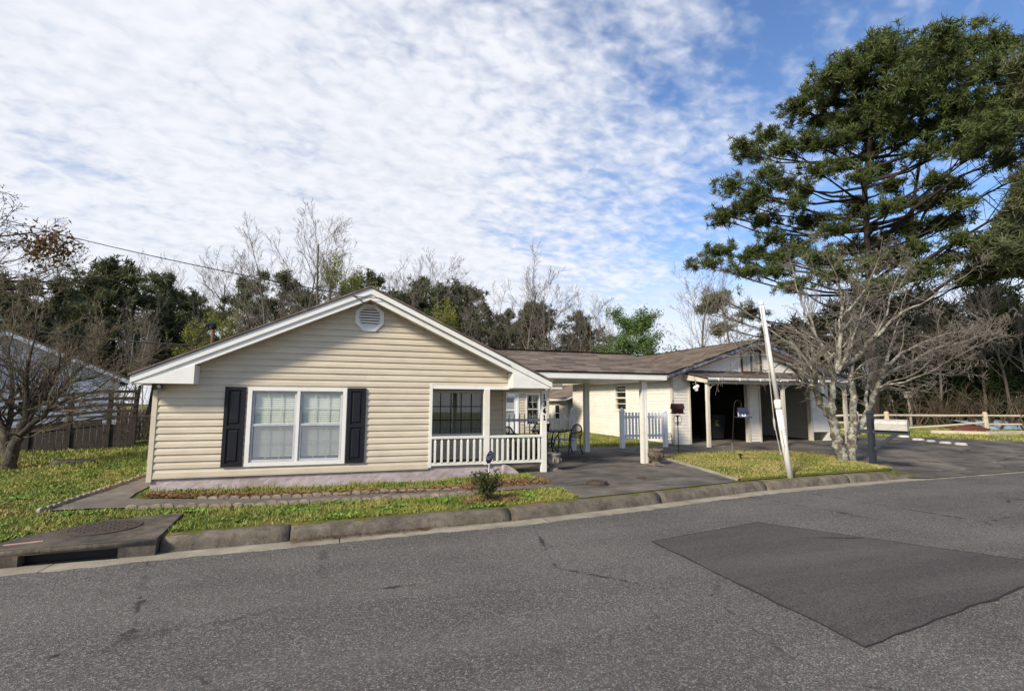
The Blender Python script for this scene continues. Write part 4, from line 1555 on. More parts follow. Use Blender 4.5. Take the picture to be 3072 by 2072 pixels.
# ------------------------------------------------------------------ garage
def build_garage():
    t = thing('garage', 'weathered white two bay garage with open fronts and brown shingle roof', 'garage', (15.0, 19.6, 0.25))
    sw, X0, X1, Y0, Y1 = MAT['siding_white'], 11.24, 18.73, 15.60, 24.0
    RX, RZ, SL = 14.97, 4.17, 0.33
    FR = frame_fn((0, Y0, 0), (1, 0, 0), (0, -1, 0))
    LS = frame_fn((X0, 0, 0), (0, 1, 0), (-1, 0, 0))

    def rz(x):
        return RZ - SL * abs(x - RX)
    mb = MB()
    mb.box(X0 - 0.05, X1 + 0.05, Y0 - 0.02, Y1, 0.05, 0.285)
    mb.build('floor_slab', MAT['slab'], t)
    # left wall with a window opening
    wa = (18.72, 19.62, 1.45, 2.44)
    mb = MB()
    for a, b, c, d in ((Y0, wa[0], 0.28, 2.72), (wa[1], Y1, 0.28, 2.72), (wa[0], wa[1], 0.28, wa[2]), (wa[0], wa[1], wa[3], 2.72)):
        lbox(mb, LS, a, b, -0.12, -0.001, c, d)
    mb.build('side_wall', sw, t)
    mb = MB()
    mb.box(X1 - 0.12, X1, Y0, Y1, 0.28, 2.72)
    mb.build('side_wall', sw, t)
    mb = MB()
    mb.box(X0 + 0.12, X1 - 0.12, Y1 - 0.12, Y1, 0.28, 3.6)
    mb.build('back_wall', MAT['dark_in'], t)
    mb = MB()
    mb.box(X0 - 0.022, X0 + 0.1, Y0 + 0.05, Y1, 0.02, 0.30)
    mb.build('footing', MAT['block'], t)

    def ivs(z):
        if wa[2] - 0.06 < z < wa[3] + 0.06:
            return [(const(Y0 + 0.06), const(wa[0] - 0.06)), (const(wa[1] + 0.06), const(Y1))]
        return [(const(Y0 + 0.06), const(Y1))]
    courses(LS, t, 0.29, 2.66, 0.128, ivs, sw, 'lap')
    # the low courses have rotted ragged along the bottom
    w = MB()
    rect_frame(w, LS, wa[0] - 0.06, wa[1] + 0.06, wa[2] - 0.06, wa[3] + 0.06, 0.075, -0.08, 0.03)
    win = w.build('window', MAT['post_white'], t)
    for k in range(1, 4):
        z = wa[2] + (wa[3] - wa[2]) * k / 4
        mm = MB()
        lbox(mm, LS, wa[0], wa[1], -0.045, 0.012 if k == 2 else -0.005, z - (0.03 if k == 2 else 0.014), z + (0.03 if k == 2 else 0.014))
        mm.build('sash_bar', MAT['post_white'], win)
    for k in range(4):
        z = wa[2] + (wa[3] - wa[2]) * k / 4
        mm = MB()
        lbox(mm, LS, wa[0] + 0.01, wa[1] - 0.01, -0.035, -0.030, z + 0.015, z + 0.235)
        mm.build('pane', MAT['glass'], win)
    # front piers
    mb = MB()
    mb.box(X0 - 0.03, X0 + 0.045, Y0 - 0.03, Y0 + 0.06, 0.25, 2.66)
    mb.build('corner_board', MAT['post_paint'], t)
    piers = ((X0 + 0.045, 11.95, 0.42), (14.70, 15.17, 0.30), (17.82, X1, 0.62))
    for i, (a, b, zb) in enumerate(piers):
        mb = MB()
        lbox(mb, FR, a, b, -0.12, -0.001, zb if i == 2 else 0.28, 2.75)
        mb.build('front_pier', MAT['siding_white'], t)
        courses(FR, t, zb, 2.62, 0.108, lambda z: [(const(a), const(b))], sw, 'lap')
        for (q, s) in ((a - 0.035, 0), (b - 0.005, 1)):
            if (i == 0 and s == 0) or (i == 2 and s == 1):
                continue
            mm = MB()
            mm.box(q - (0.05 if s == 0 else 0), q + (0.04 if s == 0 else 0.07), Y0 - 0.035, Y0 + 0.14, 0.27, 2.56)
            mm.build('door_trim', MAT['post_paint'], t)
    # broken bottom corners
    mb = MB()
    mb.prism([(11.30, 0.26), (11.93, 0.25), (11.93, 0.405), (11.30, 0.36)], lambda a, b, w: (a, w, b), Y0 - 0.022, Y0 - 0.004)
    mb.build('broken_board', sw, t)
    mb = MB()
    mb.prism([(18.25, 0.27), (18.72, 0.27), (18.72, 0.60)], lambda a, b, w: (a, w, b), Y0 - 0.05, Y0 - 0.03)
    mb.build('broken_board', sw, t)
    # gable
    mb = MB()
    mb.prism([(X0, 2.62), (X1, 2.62), (X1, rz(X1) - 0.2), (RX, RZ - 0.2), (X0, rz(X0) - 0.2)], lambda a, b, w: (a, w, b), Y0 + 0.001, Y0 + 0.12)
    mb.build('gable_wall', sw, t)
    la = (14.38, 15.36, 2.90, 3.82)

    def ivg(z):
        lo = lambda q: RX - (RZ - 0.22 - q) / SL
        hi = lambda q: RX + (RZ - 0.22 - q) / SL
        if la[2] < z < la[3]:
            return [(lambda q: max(lo(q), X0), const(la[0])), (const(la[1]), lambda q: min(hi(q), X1))]
        return [(lambda q: max(lo(q), X0), lambda q: min(hi(q), X1))]
    courses(FR, t, 2.62, 3.90, 0.108, ivg, sw, 'lap')
    mb = MB()
    rect_frame(mb, FR, la[0], la[1], la[2], la[3], 0.07, 0.0, 0.05)
    lat = mb.build('lattice_vent', MAT['rust_frame'], t)
    mb = MB()
    lbox(mb, FR, la[0] + 0.07, la[1] - 0.07, 0.0025, 0.006, la[2] + 0.07, la[3] - 0.07)
    mb.build('vent_backing', MAT['drip'], lat)
    mb = MB()
    lbox(mb, FR, (la[0] + la[1]) / 2 - 0.03, (la[0] + la[1]) / 2 + 0.03, 0.006, 0.045, la[2] + 0.07, la[3] - 0.07)
    mb.build('mullion', MAT['flash_blue'], lat)
    for s in (-1, 1):
        for (a0, a1) in ((la[0] + 0.07, 14.84), (14.90, la[1] - 0.07)):
            zb, zt = la[2] + 0.07, la[3] - 0.07
            w, h = a1 - a0, zt - zb
            for k in np.arange(-w, h, 0.085):
                pts = []
                for a in np.linspace(0, w, 30):
                    z = k + a
                    if 0 <= z <= h:
                        pts.append((a0 + a if s > 0 else a1 - a, zb + z))
                if len(pts) > 2:
                    p, q = pts[0], pts[-1]
                    mm = MB()
                    mm.bar(FR(p[0], 0.014 + 0.008 * (s > 0), p[1]), FR(q[0], 0.014 + 0.008 * (s > 0), q[1]), 0.007, 0.028, (0, -1, 0))
                    mm2 = MB()
                    mm2.bar(FR(p[0], 0.014 + 0.008 * (s > 0), p[1]), FR(q[0], 0.014 + 0.008 * (s > 0), q[1]), 0.028, 0.007, (0, -1, 0))
                    mm2.build('lattice_strip', MAT['post_paint'], lat)
    mb = MB()
    lbox(mb, FR, 11.9, 18.4, 0.018, 0.032, 2.85, 2.955)
    mb.build('flashing', MAT['flash_blue'], t)
    # roof
    xe0, xe1 = 10.76, 19.18
    for s, xe in ((-1, xe0), (1, xe1)):
        mb = MB()
        mb.prism([(xe, rz(xe)), (RX, RZ), (RX, RZ - 0.03), (xe, rz(xe) - 0.03)], lambda a, b, w: (a, w, b), 15.15, 24.3)
        rf = mb.build('roof', MAT['drip'], t)
        d = np.array([RX - xe, 0, RZ - rz(xe)])
        L = np.linalg.norm(d)
        v = d / L
        u = (0, 1, 0) if s > 0 else (0, -1, 0)
        n = np.cross(u, v)
        P0 = (xe - s * -0.012, 15.13 if s > 0 else 24.32, rz(xe) - 0.002)
        shingles_joined('shingles', rf, shingle_rows(P0, u, v, n, 9.19, L, None, None, 0.14, 0.5), u, v, n)
        mb = MB()
        mb.prism([(xe, rz(xe) - 0.032), (RX, RZ - 0.032), (RX, RZ - 0.165), (xe, rz(xe) - 0.165)], lambda a, b, w: (a, w, b), 15.17, 15.20)
        mb.build('rake_board', MAT['flash_blue'], t)
        mb = MB()
        mb.prism([(xe - s * 0.3, rz(xe - s * 0.3) - 0.168), (RX, RZ - 0.168), (RX, RZ - 0.215), (xe - s * 0.3, rz(xe - s * 0.3) - 0.215)], lambda a, b, w: (a, w, b), 15.185, 15.21)
        mb.build('rake_trim', MAT['rust_frame'], t)
        mb = MB()
        mb.box(min(xe, xe - s * 0.03), max(xe, xe - s * 0.03), 15.21, 24.25, rz(xe) - 0.17, rz(xe) - 0.032)
        mb.build('eave_board', MAT['post_paint'], t)
        mb = MB()
        mb.prism([(xe - s * 0.03, rz(xe) - 0.10), (RX, RZ - 0.20), (RX, RZ - 0.22), (xe - s * 0.03, rz(xe) - 0.12)], lambda a, b, w: (a, w, b), 15.22, Y0 - 0.03)
        mb.build('soffit', MAT['soffit'], t)
    # lean-to roof over the doors, gutter, posts and brackets
    mb = MB()
    mb.prism([(14.26, 2.605), (Y0 - 0.02, 2.86), (Y0 - 0.02, 2.83), (14.26, 2.575)], lambda a, b, w: (w, a, b), 11.70, 18.32)
    pr = mb.build('lean_to_roof', MAT['drip'], t)
    d = np.array([0, Y0 - 0.02 - 14.26, 0.255])
    L = np.linalg.norm(d)
    v = d / L
    n = np.cross((1, 0, 0), v)
    shingles_joined('shingles', pr, shingle_rows((11.69, 14.24, 2.605), (1, 0, 0), v, n, 6.64, L, None, None, 0.14, 0.5), (1, 0, 0), v, n)
    for x in (11.74, 18.26):
        mb = MB()
        mb.prism([(14.30, 2.45), (14.30, 2.57), (Y0 - 0.04, 2.825), (Y0 - 0.04, 2.60)], lambda a, b, w: (w, a, b), x - 0.02, x + 0.02)
        mb.build('side_board', MAT['post_paint'], t)
    mb = MB()
    mb.box(11.76, 18.24, 14.36, 14.48, 2.43, 2.57)
    mb.build('header_beam', MAT['post_paint'], t)
    mb = MB()
    mb.box(11.76, 18.24, 14.48, Y0 - 0.04, 2.56, 2.575)
    mb.build('lean_to_ceiling', MAT['soffit'], t)
    mb = MB()
    gp = [(14.27, 2.62), (14.17, 2.62), (14.165, 2.60), (14.18, 2.545), (14.27, 2.54), (14.27, 2.55), (14.19, 2.555), (14.177, 2.60), (14.27, 2.61)]
    mb.prism(gp, lambda a, b, w: (w, a, b), 11.72, 18.30)
    gt = mb.build('gutter', MAT['vinyl_white'], t)
    for x in np.arange(12.1, 18.3, 0.9):
        mb = MB()
        mb.box(x, x + 0.035, 14.155, 14.27, 2.53, 2.625)
        mb.build('gutter_bracket', MAT['vinyl_white'], gt)
    for i, x in enumerate((11.86, 15.16, 18.20)):
        mb = MB()
        lean = (0.02, -0.03, 0.01)[i]
        k = 8
        pts = [(x - lean + lean * j / k, 14.45 + random.gauss(0, 0.004), gz(x, 14.45) + 0.01 + (2.43 - gz(x, 14.45)) * j / k) for j in range(k + 1)]
        for a, b in zip(pts[:-1], pts[1:]):
            pass
        vs = []
        for p in pts:
            for (dx, dy) in ((-.052, -.052), (.052, -.052), (.052, .052), (-.052, .052)):
                vs.append((p[0] + dx + random.gauss(0, .003), p[1] + dy, p[2]))
        mb.add(vs, [(j * 4 + q, j * 4 + (q + 1) % 4, j * 4 + 4 + (q + 1) % 4, j * 4 + 4 + q) for j in range(k) for q in range(4)])
        po = mb.build('post', MAT['post_paint'], t)
        for s in ((1,) if i == 0 else ((-1, 1) if i == 1 else (-1,))):
            mm = MB()
            c0 = [(x + s * 0.06, 14.45, 2.06), (x + s * 0.10, 14.45, 2.24), (x + s * 0.20, 14.45, 2.36), (x + s * 0.38, 14.45, 2.42)]
            mm.tube(c0, 0.016, 5)
            c1 = [(x + s * 0.06, 14.45, 2.20), (x + s * 0.13, 14.45, 2.33), (x + s * 0.24, 14.45, 2.41)]
            mm.tube(c1, 0.012, 5)
            mm.bar((x + s * 0.06, 14.45, 2.42), (x + s * 0.38, 14.45, 2.42), 0.03, 0.02)
            mm.build('bracket', MAT['post_paint'], po)
    # lamp cluster beside the first post
    lp = MB()
    lp.tube([(11.62, 14.75, 2.56), (11.62, 14.75, 2.36)], 0.02, 6)
    lo_ = lp.build('twin_lamp', MAT['lampmetal'], t)
    for dx, dz in ((-0.06, 2.28), (0.05, 2.33), (0.0, 2.22)):
        MB().lathe([(0.02, dz + 0.07), (0.06, dz + 0.03), (0.062, dz - 0.02), (0.03, dz - 0.06), (0.0, dz - 0.065)], 11.62 + dx, 14.72, 10).build('bulb', MAT['bulb'], lo_, True)
    # shelves and boards inside the right bay, clutter shelves in the left bay
    for (x0, x1, y, z) in ((15.4, 18.5, 19.6, 1.05), (15.4, 18.5, 19.6, 0.66), (15.4, 18.5, 19.6, 1.55), (12.2, 14.4, 21.5, 1.0), (12.2, 14.4, 21.5, 1.6)):
        mb = MB()
        mb.box(x0, x1, y, y + 0.45, z, z + 0.05)
        mb.box(x0, x1, y - 0.02, y, z - 0.09, z + 0.05)
        mb.build('shelf', MAT['boardbrown'], t)
    for (x, y) in ((15.42, 19.6), (16.95, 19.6), (18.45, 19.6), (12.2, 21.5), (14.4, 21.5)):
        mb = MB()
        mb.box(x - 0.04, x + 0.04, y + 0.0, y + 0.08, 0.285, 1.9)
        mb.build('shelf_post', MAT['boardbrown'], t)
    mb = MB()
    mb.box(15.4, 18.5, 20.06, 20.1, 0.285, 2.4)
    mb.build('plank_partition', MAT['boardbrown'], t)
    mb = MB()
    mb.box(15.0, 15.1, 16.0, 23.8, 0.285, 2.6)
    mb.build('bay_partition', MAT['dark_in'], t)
    return t


build_garage()


def build_cottage():
    t = thing('cottage', 'small grey white cottage with low brown roof beyond the picket fence', 'cottage', (14.5, 28.5, -0.2))
    X0, X1, Y0, Y1 = 11.95, 17.0, 26.2, 33.0
    sw = MAT['siding_white']
    FRo = frame_fn((0, Y0, 0), (1, 0, 0), (0, -1, 0))
    LSd = frame_fn((X0, 0, 0), (0, 1, 0), (-1, 0, 0))
    mb = MB()
    mb.box(X0, X1, Y0, Y1, -0.05, 1.84)
    cx = (X0 + X1) / 2
    mb.prism([(X0, 1.84), (X1, 1.84), (cx, 2.9)], lambda a, b, w: (a, w, b), Y0, Y1)
    mb.build('wall', sw, t)
    mb = MB()
    mb.box(X0 - 0.01, X1 + 0.01, Y0 - 0.015, Y1, -0.9, 0.05)
    mb.build('footing', MAT['terracotta'], t)
    courses(LSd, t, 0.06, 1.80, 0.15, lambda z: [(const(Y0 + 0.05), const(Y1))], sw, 'lap')
    courses(FRo, t, 0.06, 1.95, 0.15, lambda z: [(const(X0 + 0.05), const(X1))], sw, 'lap')
    wn = MB()
    rect_frame(wn, LSd, 27.2, 28.0, 0.55, 1.62, 0.08, 0.0, 0.05)
    w = wn.build('window', MAT['trim'], t)
    mb = MB()
    lbox(mb, LSd, 27.28, 27.92, 0.018, 0.024, 0.63, 1.54)
    mb.build('pane', MAT['dark_in'], w)
    mb = MB()
    lbox(mb, LSd, 27.28, 27.92, 0.024, 0.040, 1.06, 1.11)
    mb.build('sash_bar', MAT['trim'], w)
    for s, xe in ((-1, X0 - 0.35), (1, X1 + 0.35)):
        zr, ze = 3.05, 1.90
        mb = MB()
        mb.prism([(xe, ze), (cx, zr), (cx, zr + 0.06), (xe, ze + 0.06)], lambda a, b, w: (a, w, b), Y0 - 0.35, Y1 + 0.3)
        mb.build('roof', MAT['shingle_mass'], t)
        mb = MB()
        mb.prism([(xe, ze - 0.12), (cx, zr - 0.12), (cx, zr - 0.005), (xe, ze - 0.005)], lambda a, b, w: (a, w, b), Y0 - 0.34, Y0 - 0.30)
        mb.build('rake_board', MAT['trim'], t)
        mb = MB()
        mb.box(min(xe, xe - s * .04), max(xe, xe - s * .04), Y0 - 0.30, Y1 + 0.3, ze - 0.10, ze - 0.005)
        mb.build('eave_board', MAT['trim'], t)


build_cottage()


# ------------------------------------------------------------------ fences
def picket_fence(label, y, posts, x0, x1, n, ztop, zbot, rails, m, style='flat', loc_z=0.25):
    t = thing('picket_fence', label, 'fence', ((x0 + x1) / 2, y, loc_z))
    for x in posts:
        mb = MB()
        zb = gz(x, y)
        h = 0.065
        mb.box(x - h, x + h, y - h, y + h, zb, 1.44)
        pp = mb.build('post', m, t)
        mb = MB()
        mb.box(x - h - 0.012, x + h + 0.012, y - h - 0.012, y + h + 0.012, 1.44, 1.475)
        vs = [(x - h, y - h, 1.475), (x + h, y - h, 1.475), (x + h, y + h, 1.475), (x - h, y + h, 1.475), (x - h * .85, y - h * .85, 1.53), (x + h * .85, y - h * .85, 1.53), (x + h * .85, y + h * .85, 1.53), (x - h * .85, y + h * .85, 1.53), (x, y, 1.61)]
        mb.add(vs, [(0, 1, 5, 4), (1, 2, 6, 5), (2, 3, 7, 6), (3, 0, 4, 7), (4, 5, 8), (5, 6, 8), (6, 7, 8), (7, 4, 8)])
        mb.build('post_cap', m, pp)
    for z in rails:
        mb = MB()
        mb.box(x0, x1, y - 0.02, y + 0.02, z - 0.04, z + 0.04)
        mb.build('rail', m, t)
    w = 0.036
    mb = MB()
    if style == 'flat':
        prof = [(-w, zbot), (w, zbot), (w, ztop), (-w, ztop)]
        th = 0.012
    else:
        prof = [(-w * .45, zbot), (w * .45, zbot), (w * .45, ztop - 0.05), (0, ztop), (-w * .45, ztop - 0.05)]
        th = 0.016
    mb.prism(prof, lambda a, b, c: (a, c, b), -th, th)
    me = mesh_of(mb, 'picket', m)
    for i in range(n):
        x = x0 + (x1 - x0) * (i + 0.5) / n
        piece('picket', me, t, (x, y - 0.034 if style == 'flat' else y - 0.036, random.gauss(0, 0.004)), (0, random.gauss(0, 0.004), 0))
    return t


picket_fence('white picket fence section with two capped posts in front of the garage side wall', 14.95, (8.79, 10.46), 8.86, 10.39, 12, 1.44, 0.55, (1.28, 0.66), MAT['vinyl_white'])
picket_fence('shaded grey picket fence with a capped end post behind the patio table', 14.62, (6.86,), 3.97, 6.79, 17, 1.42, 0.42, (1.22, 0.62), MAT['vinyl_white'], 'thin')


def build_rail_fence():
    t = thing('split_rail_fence', 'cream weathered split rail fence across the lawn beyond the right driveway', 'fence', (30, 20, 0.3))

    def fp(px, z):          # point on the fence line under photograph column px
        dep = 28.6
        lat = (px - 1536) / FPX * dep
        p = np.array([FW[0], FW[1]]) / math.cos(PITCH) * dep + RT[:2] * lat
        return np.array([p[0], p[1], z])
    posts = [2415, 2560, 2650, 2943, 3260]
    for px in posts:
        p = fp(px, 0)
        g = gz(p[0], p[1])
        mb = MB()
        mb.tube([(p[0] + 0.05, p[1], g - 0.05), (p[0] + 0.02, p[1], 0.7), (p[0], p[1], 1.24), (p[0], p[1], 1.30)], [0.12, 0.125, 0.12, 0.07], 8)
        mb.build('post', MAT['rail'], t)
    hs = {0: (1.10, 0.68, 0.28), 1: (1.10, 0.75, 0.35), 2: (1.10, 0.3), 3: (1.10, 0.62)}
    for i in range(4):
        for j, h in enumerate(hs[i]):
            a, b = fp(posts[i], h), fp(posts[i + 1], h)
            if i == 2 and j == 1:
                a[2], b[2] = 0.32, 0.72
            mid = (a + b) / 2 + np.array([0, 0, random.gauss(-0.02, 0.02)])
            mb = MB()
            mb.tube([a, mid, b], [0.05, 0.075, 0.055], 6)
            mb.build('rail', MAT['rail'], t)
    return fp


FP = build_rail_fence()


# ------------------------------------------------------------------ patio set, urns and small things
def build_table():
    x, y = 5.48, 13.35
    z0 = gz(x, y) + 0.015
    t = thing('patio_table', 'round black metal patio table under the carport', 'table', (x, y, z0))
    MB().lathe([(0.50, z0 + 0.71), (0.51, z0 + 0.725), (0.50, z0 + 0.74), (0.0, z0 + 0.742)], x, y, 28).build('table_top', MAT['iron'], t)
    for k in range(4):
        a = R(40 + 90 * k)
        c, s = math.cos(a), math.sin(a)
        mb = MB()
        mb.tube([(x + c * 0.36, y + s * 0.36, z0 + 0.71), (x + c * 0.20, y + s * 0.20, z0 + 0.48), (x + c * 0.17, y + s * 0.17, z0 + 0.30), (x + c * 0.40, y + s * 0.40, z0)], 0.019, 6)
        mb.build('leg', MAT['iron'], t)
    mb = MB()
    mb.lathe([(0.19, z0 + 0.36), (0.19, z0 + 0.375), (0.17, z0 + 0.375), (0.17, z0 + 0.36)], x, y, 20)
    mb.build('leg_ring', MAT['iron'], t)
    p = thing('flower_pot', 'brown clay pot standing on the round patio table', 'pot', (x - 0.10, y, z0 + 0.742))
    zt = z0 + 0.743
    MB().lathe([(0.11, zt), (0.145, zt + 0.14), (0.16, zt + 0.14), (0.165, zt + 0.18), (0.145, zt + 0.18), (0.12, zt + 0.05), (0, zt + 0.05)], x - 0.10, y, 18).build('bowl', MAT['terracotta'], p, True)
    mb = MB()
    mb.box(x - 0.24, x - 0.15, y - 0.04, y + 0.05, zt + 0.08, zt + 0.31)
    mb.build('handle_block', MAT['terracotta'], p)


build_table()


def make_chair(x, y, face, label):
    """Metal armchair with rounded mesh back; face = direction the sitter looks, in radians."""
    z0 = gz(x, y) + 0.015
    t = thing('patio_chair', label, 'chair', (x, y, z0), 'black metal patio chairs under the carport')
    c, s = math.cos(face), math.sin(face)

    def P(f, r, z):
        return (x + c * f - s * r, y + s * f + c * r, z0 + z)
    # seat and back panels of expanded metal read as thin dark sheets
    mb = MB()
    mb.add([P(0.24, -0.23, 0.43), P(0.24, 0.23, 0.43), P(-0.20, 0.21, 0.40), P(-0.20, -0.21, 0.40)] + [P(0.24, -0.23, 0.418), P(0.24, 0.23, 0.418), P(-0.20, 0.21, 0.388), P(-0.20, -0.21, 0.388)],
           [(0, 1, 2, 3), (7, 6, 5, 4), (0, 4, 5, 1), (1, 5, 6, 2), (2, 6, 7, 3), (3, 7, 4, 0)])
    mb.build('seat', MAT['iron'], t)
    nb = 11
    prof = [(-0.24 * math.cos(a), 0.62 + 0.24 * math.sin(a)) for a in np.linspace(0, math.pi, nb)]
    back = [(r, z) for r, z in [(-0.21, 0.42)] + prof + [(0.21, 0.42)]]
    mb = MB()
    mb.tube([P(-0.20 - (z - 0.4) * 0.22, r, z) for r, z in back], 0.019, 6)
    mb.build('back_frame', MAT['iron'], t)
    for r in np.linspace(-0.18, 0.18, 9):
        zt = 0.62 + 0.24 * math.sqrt(max(0.0, 1 - (r / 0.24) ** 2))
        mb = MB()
        mb.bar(P(-0.20 - 0.05 * 0.22, r, 0.45), P(-0.20 - (zt - 0.4) * 0.22, r, zt), 0.020, 0.006, (c, s, 0))
        mb.build('back_slat', MAT['iron'], t)
    for sd in (-1, 1):
        mb = MB()
        mb.tube([P(-0.27, sd * 0.235, 0.70), P(-0.10, sd * 0.27, 0.64), P(0.14, sd * 0.28, 0.63), P(0.23, sd * 0.265, 0.58), P(0.22, sd * 0.25, 0.42)], 0.018, 6)
        mb.build('armrest', MAT['iron'], t)
        mb = MB()
        mb.tube([P(0.22, sd * 0.24, 0.43), P(0.23, sd * 0.24, 0.22), P(0.27, sd * 0.25, 0.0)], 0.018, 6)
        mb.build('leg', MAT['iron'], t)
        mb = MB()
        mb.tube([P(-0.20, sd * 0.215, 0.42), P(-0.21, sd * 0.22, 0.2), P(-0.29, sd * 0.23, 0.0)], 0.018, 6)
        mb.build('leg', MAT['iron'], t)


make_chair(6.32, 13.72, R(195), 'black metal patio chair nearest the white carport post')
make_chair(4.52, 13.25, R(15), 'black metal patio chair seen through the porch rail balusters')
make_chair(5.62, 14.15, R(262), 'black metal patio chair tucked behind the table against the shaded fence')


def make_urn(x, y, label, s=1.0, m='urn'):
    z = gz(x, y) + 0.012
    t = thing('stone_urn', label, 'planter', (x, y, z))
    pr = [(0.145, 0), (0.15, 0.03), (0.11, 0.055), (0.085, 0.085), (0.10, 0.105), (0.155, 0.15), (0.178, 0.22), (0.182, 0.30), (0.172, 0.335), (0.19, 0.35), (0.196, 0.375), (0.188, 0.395), (0.165, 0.395), (0.155, 0.34), (0.0, 0.33)]
    MB().lathe([(r * s, z + h * s) for r, h in pr], x, y, 28).build('bowl', MAT[m], t, True)
    mb = MB()
    for k in range(10):
        a = 2 * math.pi * k / 10
        c, sn = math.cos(a), math.sin(a)
        pts = [(x + c * 0.186 * s * q, y + sn * 0.186 * s * q, z + h * s) for q, h in ((0.97, 0.17), (1.0, 0.22), (1.02, 0.27), (0.98, 0.31))]
        mb.tube(pts, [0.012, 0.022, 0.020, 0.008], 5)
    rl = mb.build('relief', MAT[m], t, True)
    rl['kind'] = 'stuff'
    mb = MB()
    mb.box(x - 0.16 * s, x + 0.16 * s, y - 0.16 * s, y + 0.16 * s, z - 0.02, z + 0.02)
    mb.build('plinth', MAT['urn'], t)


make_urn(4.64, 11.02, 'mottled stone urn planter beside the numbered porch post')
make_urn(7.60, 11.28, 'brown stone urn planter at the foot of the front carport post', 1.0, 'urn_brown')


def build_yard_sign():
    x, y = 2.95, 10.50
    t = thing('yard_sign', 'small blue octagonal security yard sign on a thin stake by the porch', 'sign', (x, y, 0.2))
    mb = MB()
    mb.tube([(x - 0.02, y, 0.15), (x + 0.03, y + 0.01, 0.70)], 0.008, 6)
    mb.build('stake', MAT['signwhite'], t)
    # plate turned away from the street so that it is seen narrow, leaning with its stake
    a = R(40)
    u = np.array([math.cos(a), math.sin(a), 0.12])
    v = np.array([0.10, 0.02, 1.0])
    n = np.cross(u, v)
    n = n / np.linalg.norm(n)
    if n[1] > 0:
        n = -n
    c0 = np.array([x + 0.01, y - 0.012, 0.615])
    r = 0.135
    oc = [(r * 1.05 * math.cos(R(22.5 + 45 * k)), r * math.sin(R(22.5 + 45 * k))) for k in range(8)]
    mb = MB()
    mb.prism(oc, lambda p, q, w: tuple(c0 + u * p + v * q + n * w), 0.0, 0.006)
    pl = mb.build('plate', MAT['signblue'], t)
    # white letters A D T as raised strokes
    def stroke(p, q, wd=0.010):
        mm.bar(c0 + u * p[0] + v * p[1] + n * 0.0075, c0 + u * q[0] + v * q[1] + n * 0.0075, wd, 0.003, tuple(n))
    for ch, o in (('A', -0.078), ('D', -0.005), ('T', 0.070)):
        mm = MB()
        h = 0.042
        if ch == 'A':
            stroke((o - 0.028, -h), (o, h))
            stroke((o, h), (o + 0.028, -h))
            stroke((o - 0.016, -0.012), (o + 0.016, -0.012), 0.011)
        elif ch == 'D':
            stroke((o - 0.024, -h), (o - 0.024, h))
            for p, q in (((-0.024, h - 0.006), (0.010, h - 0.010)), ((0.010, h - 0.010), (0.026, 0.0)), ((0.026, 0.0), (0.010, -h + 0.010)), ((0.010, -h + 0.010), (-0.024, -h + 0.006))):
                stroke((o + p[0], p[1]), (o + q[0], q[1]))
        else:
            stroke((o, -h), (o, h))
            stroke((o - 0.026, h - 0.006), (o + 0.026, h - 0.006))
        mm.build('letter', MAT['signwhite'], pl)
    mm = MB()
    stroke((-0.05, 0.085), (0.05, 0.085), 0.012)
    mm.build('small_print', MAT['signwhite'], pl)


build_yard_sign()


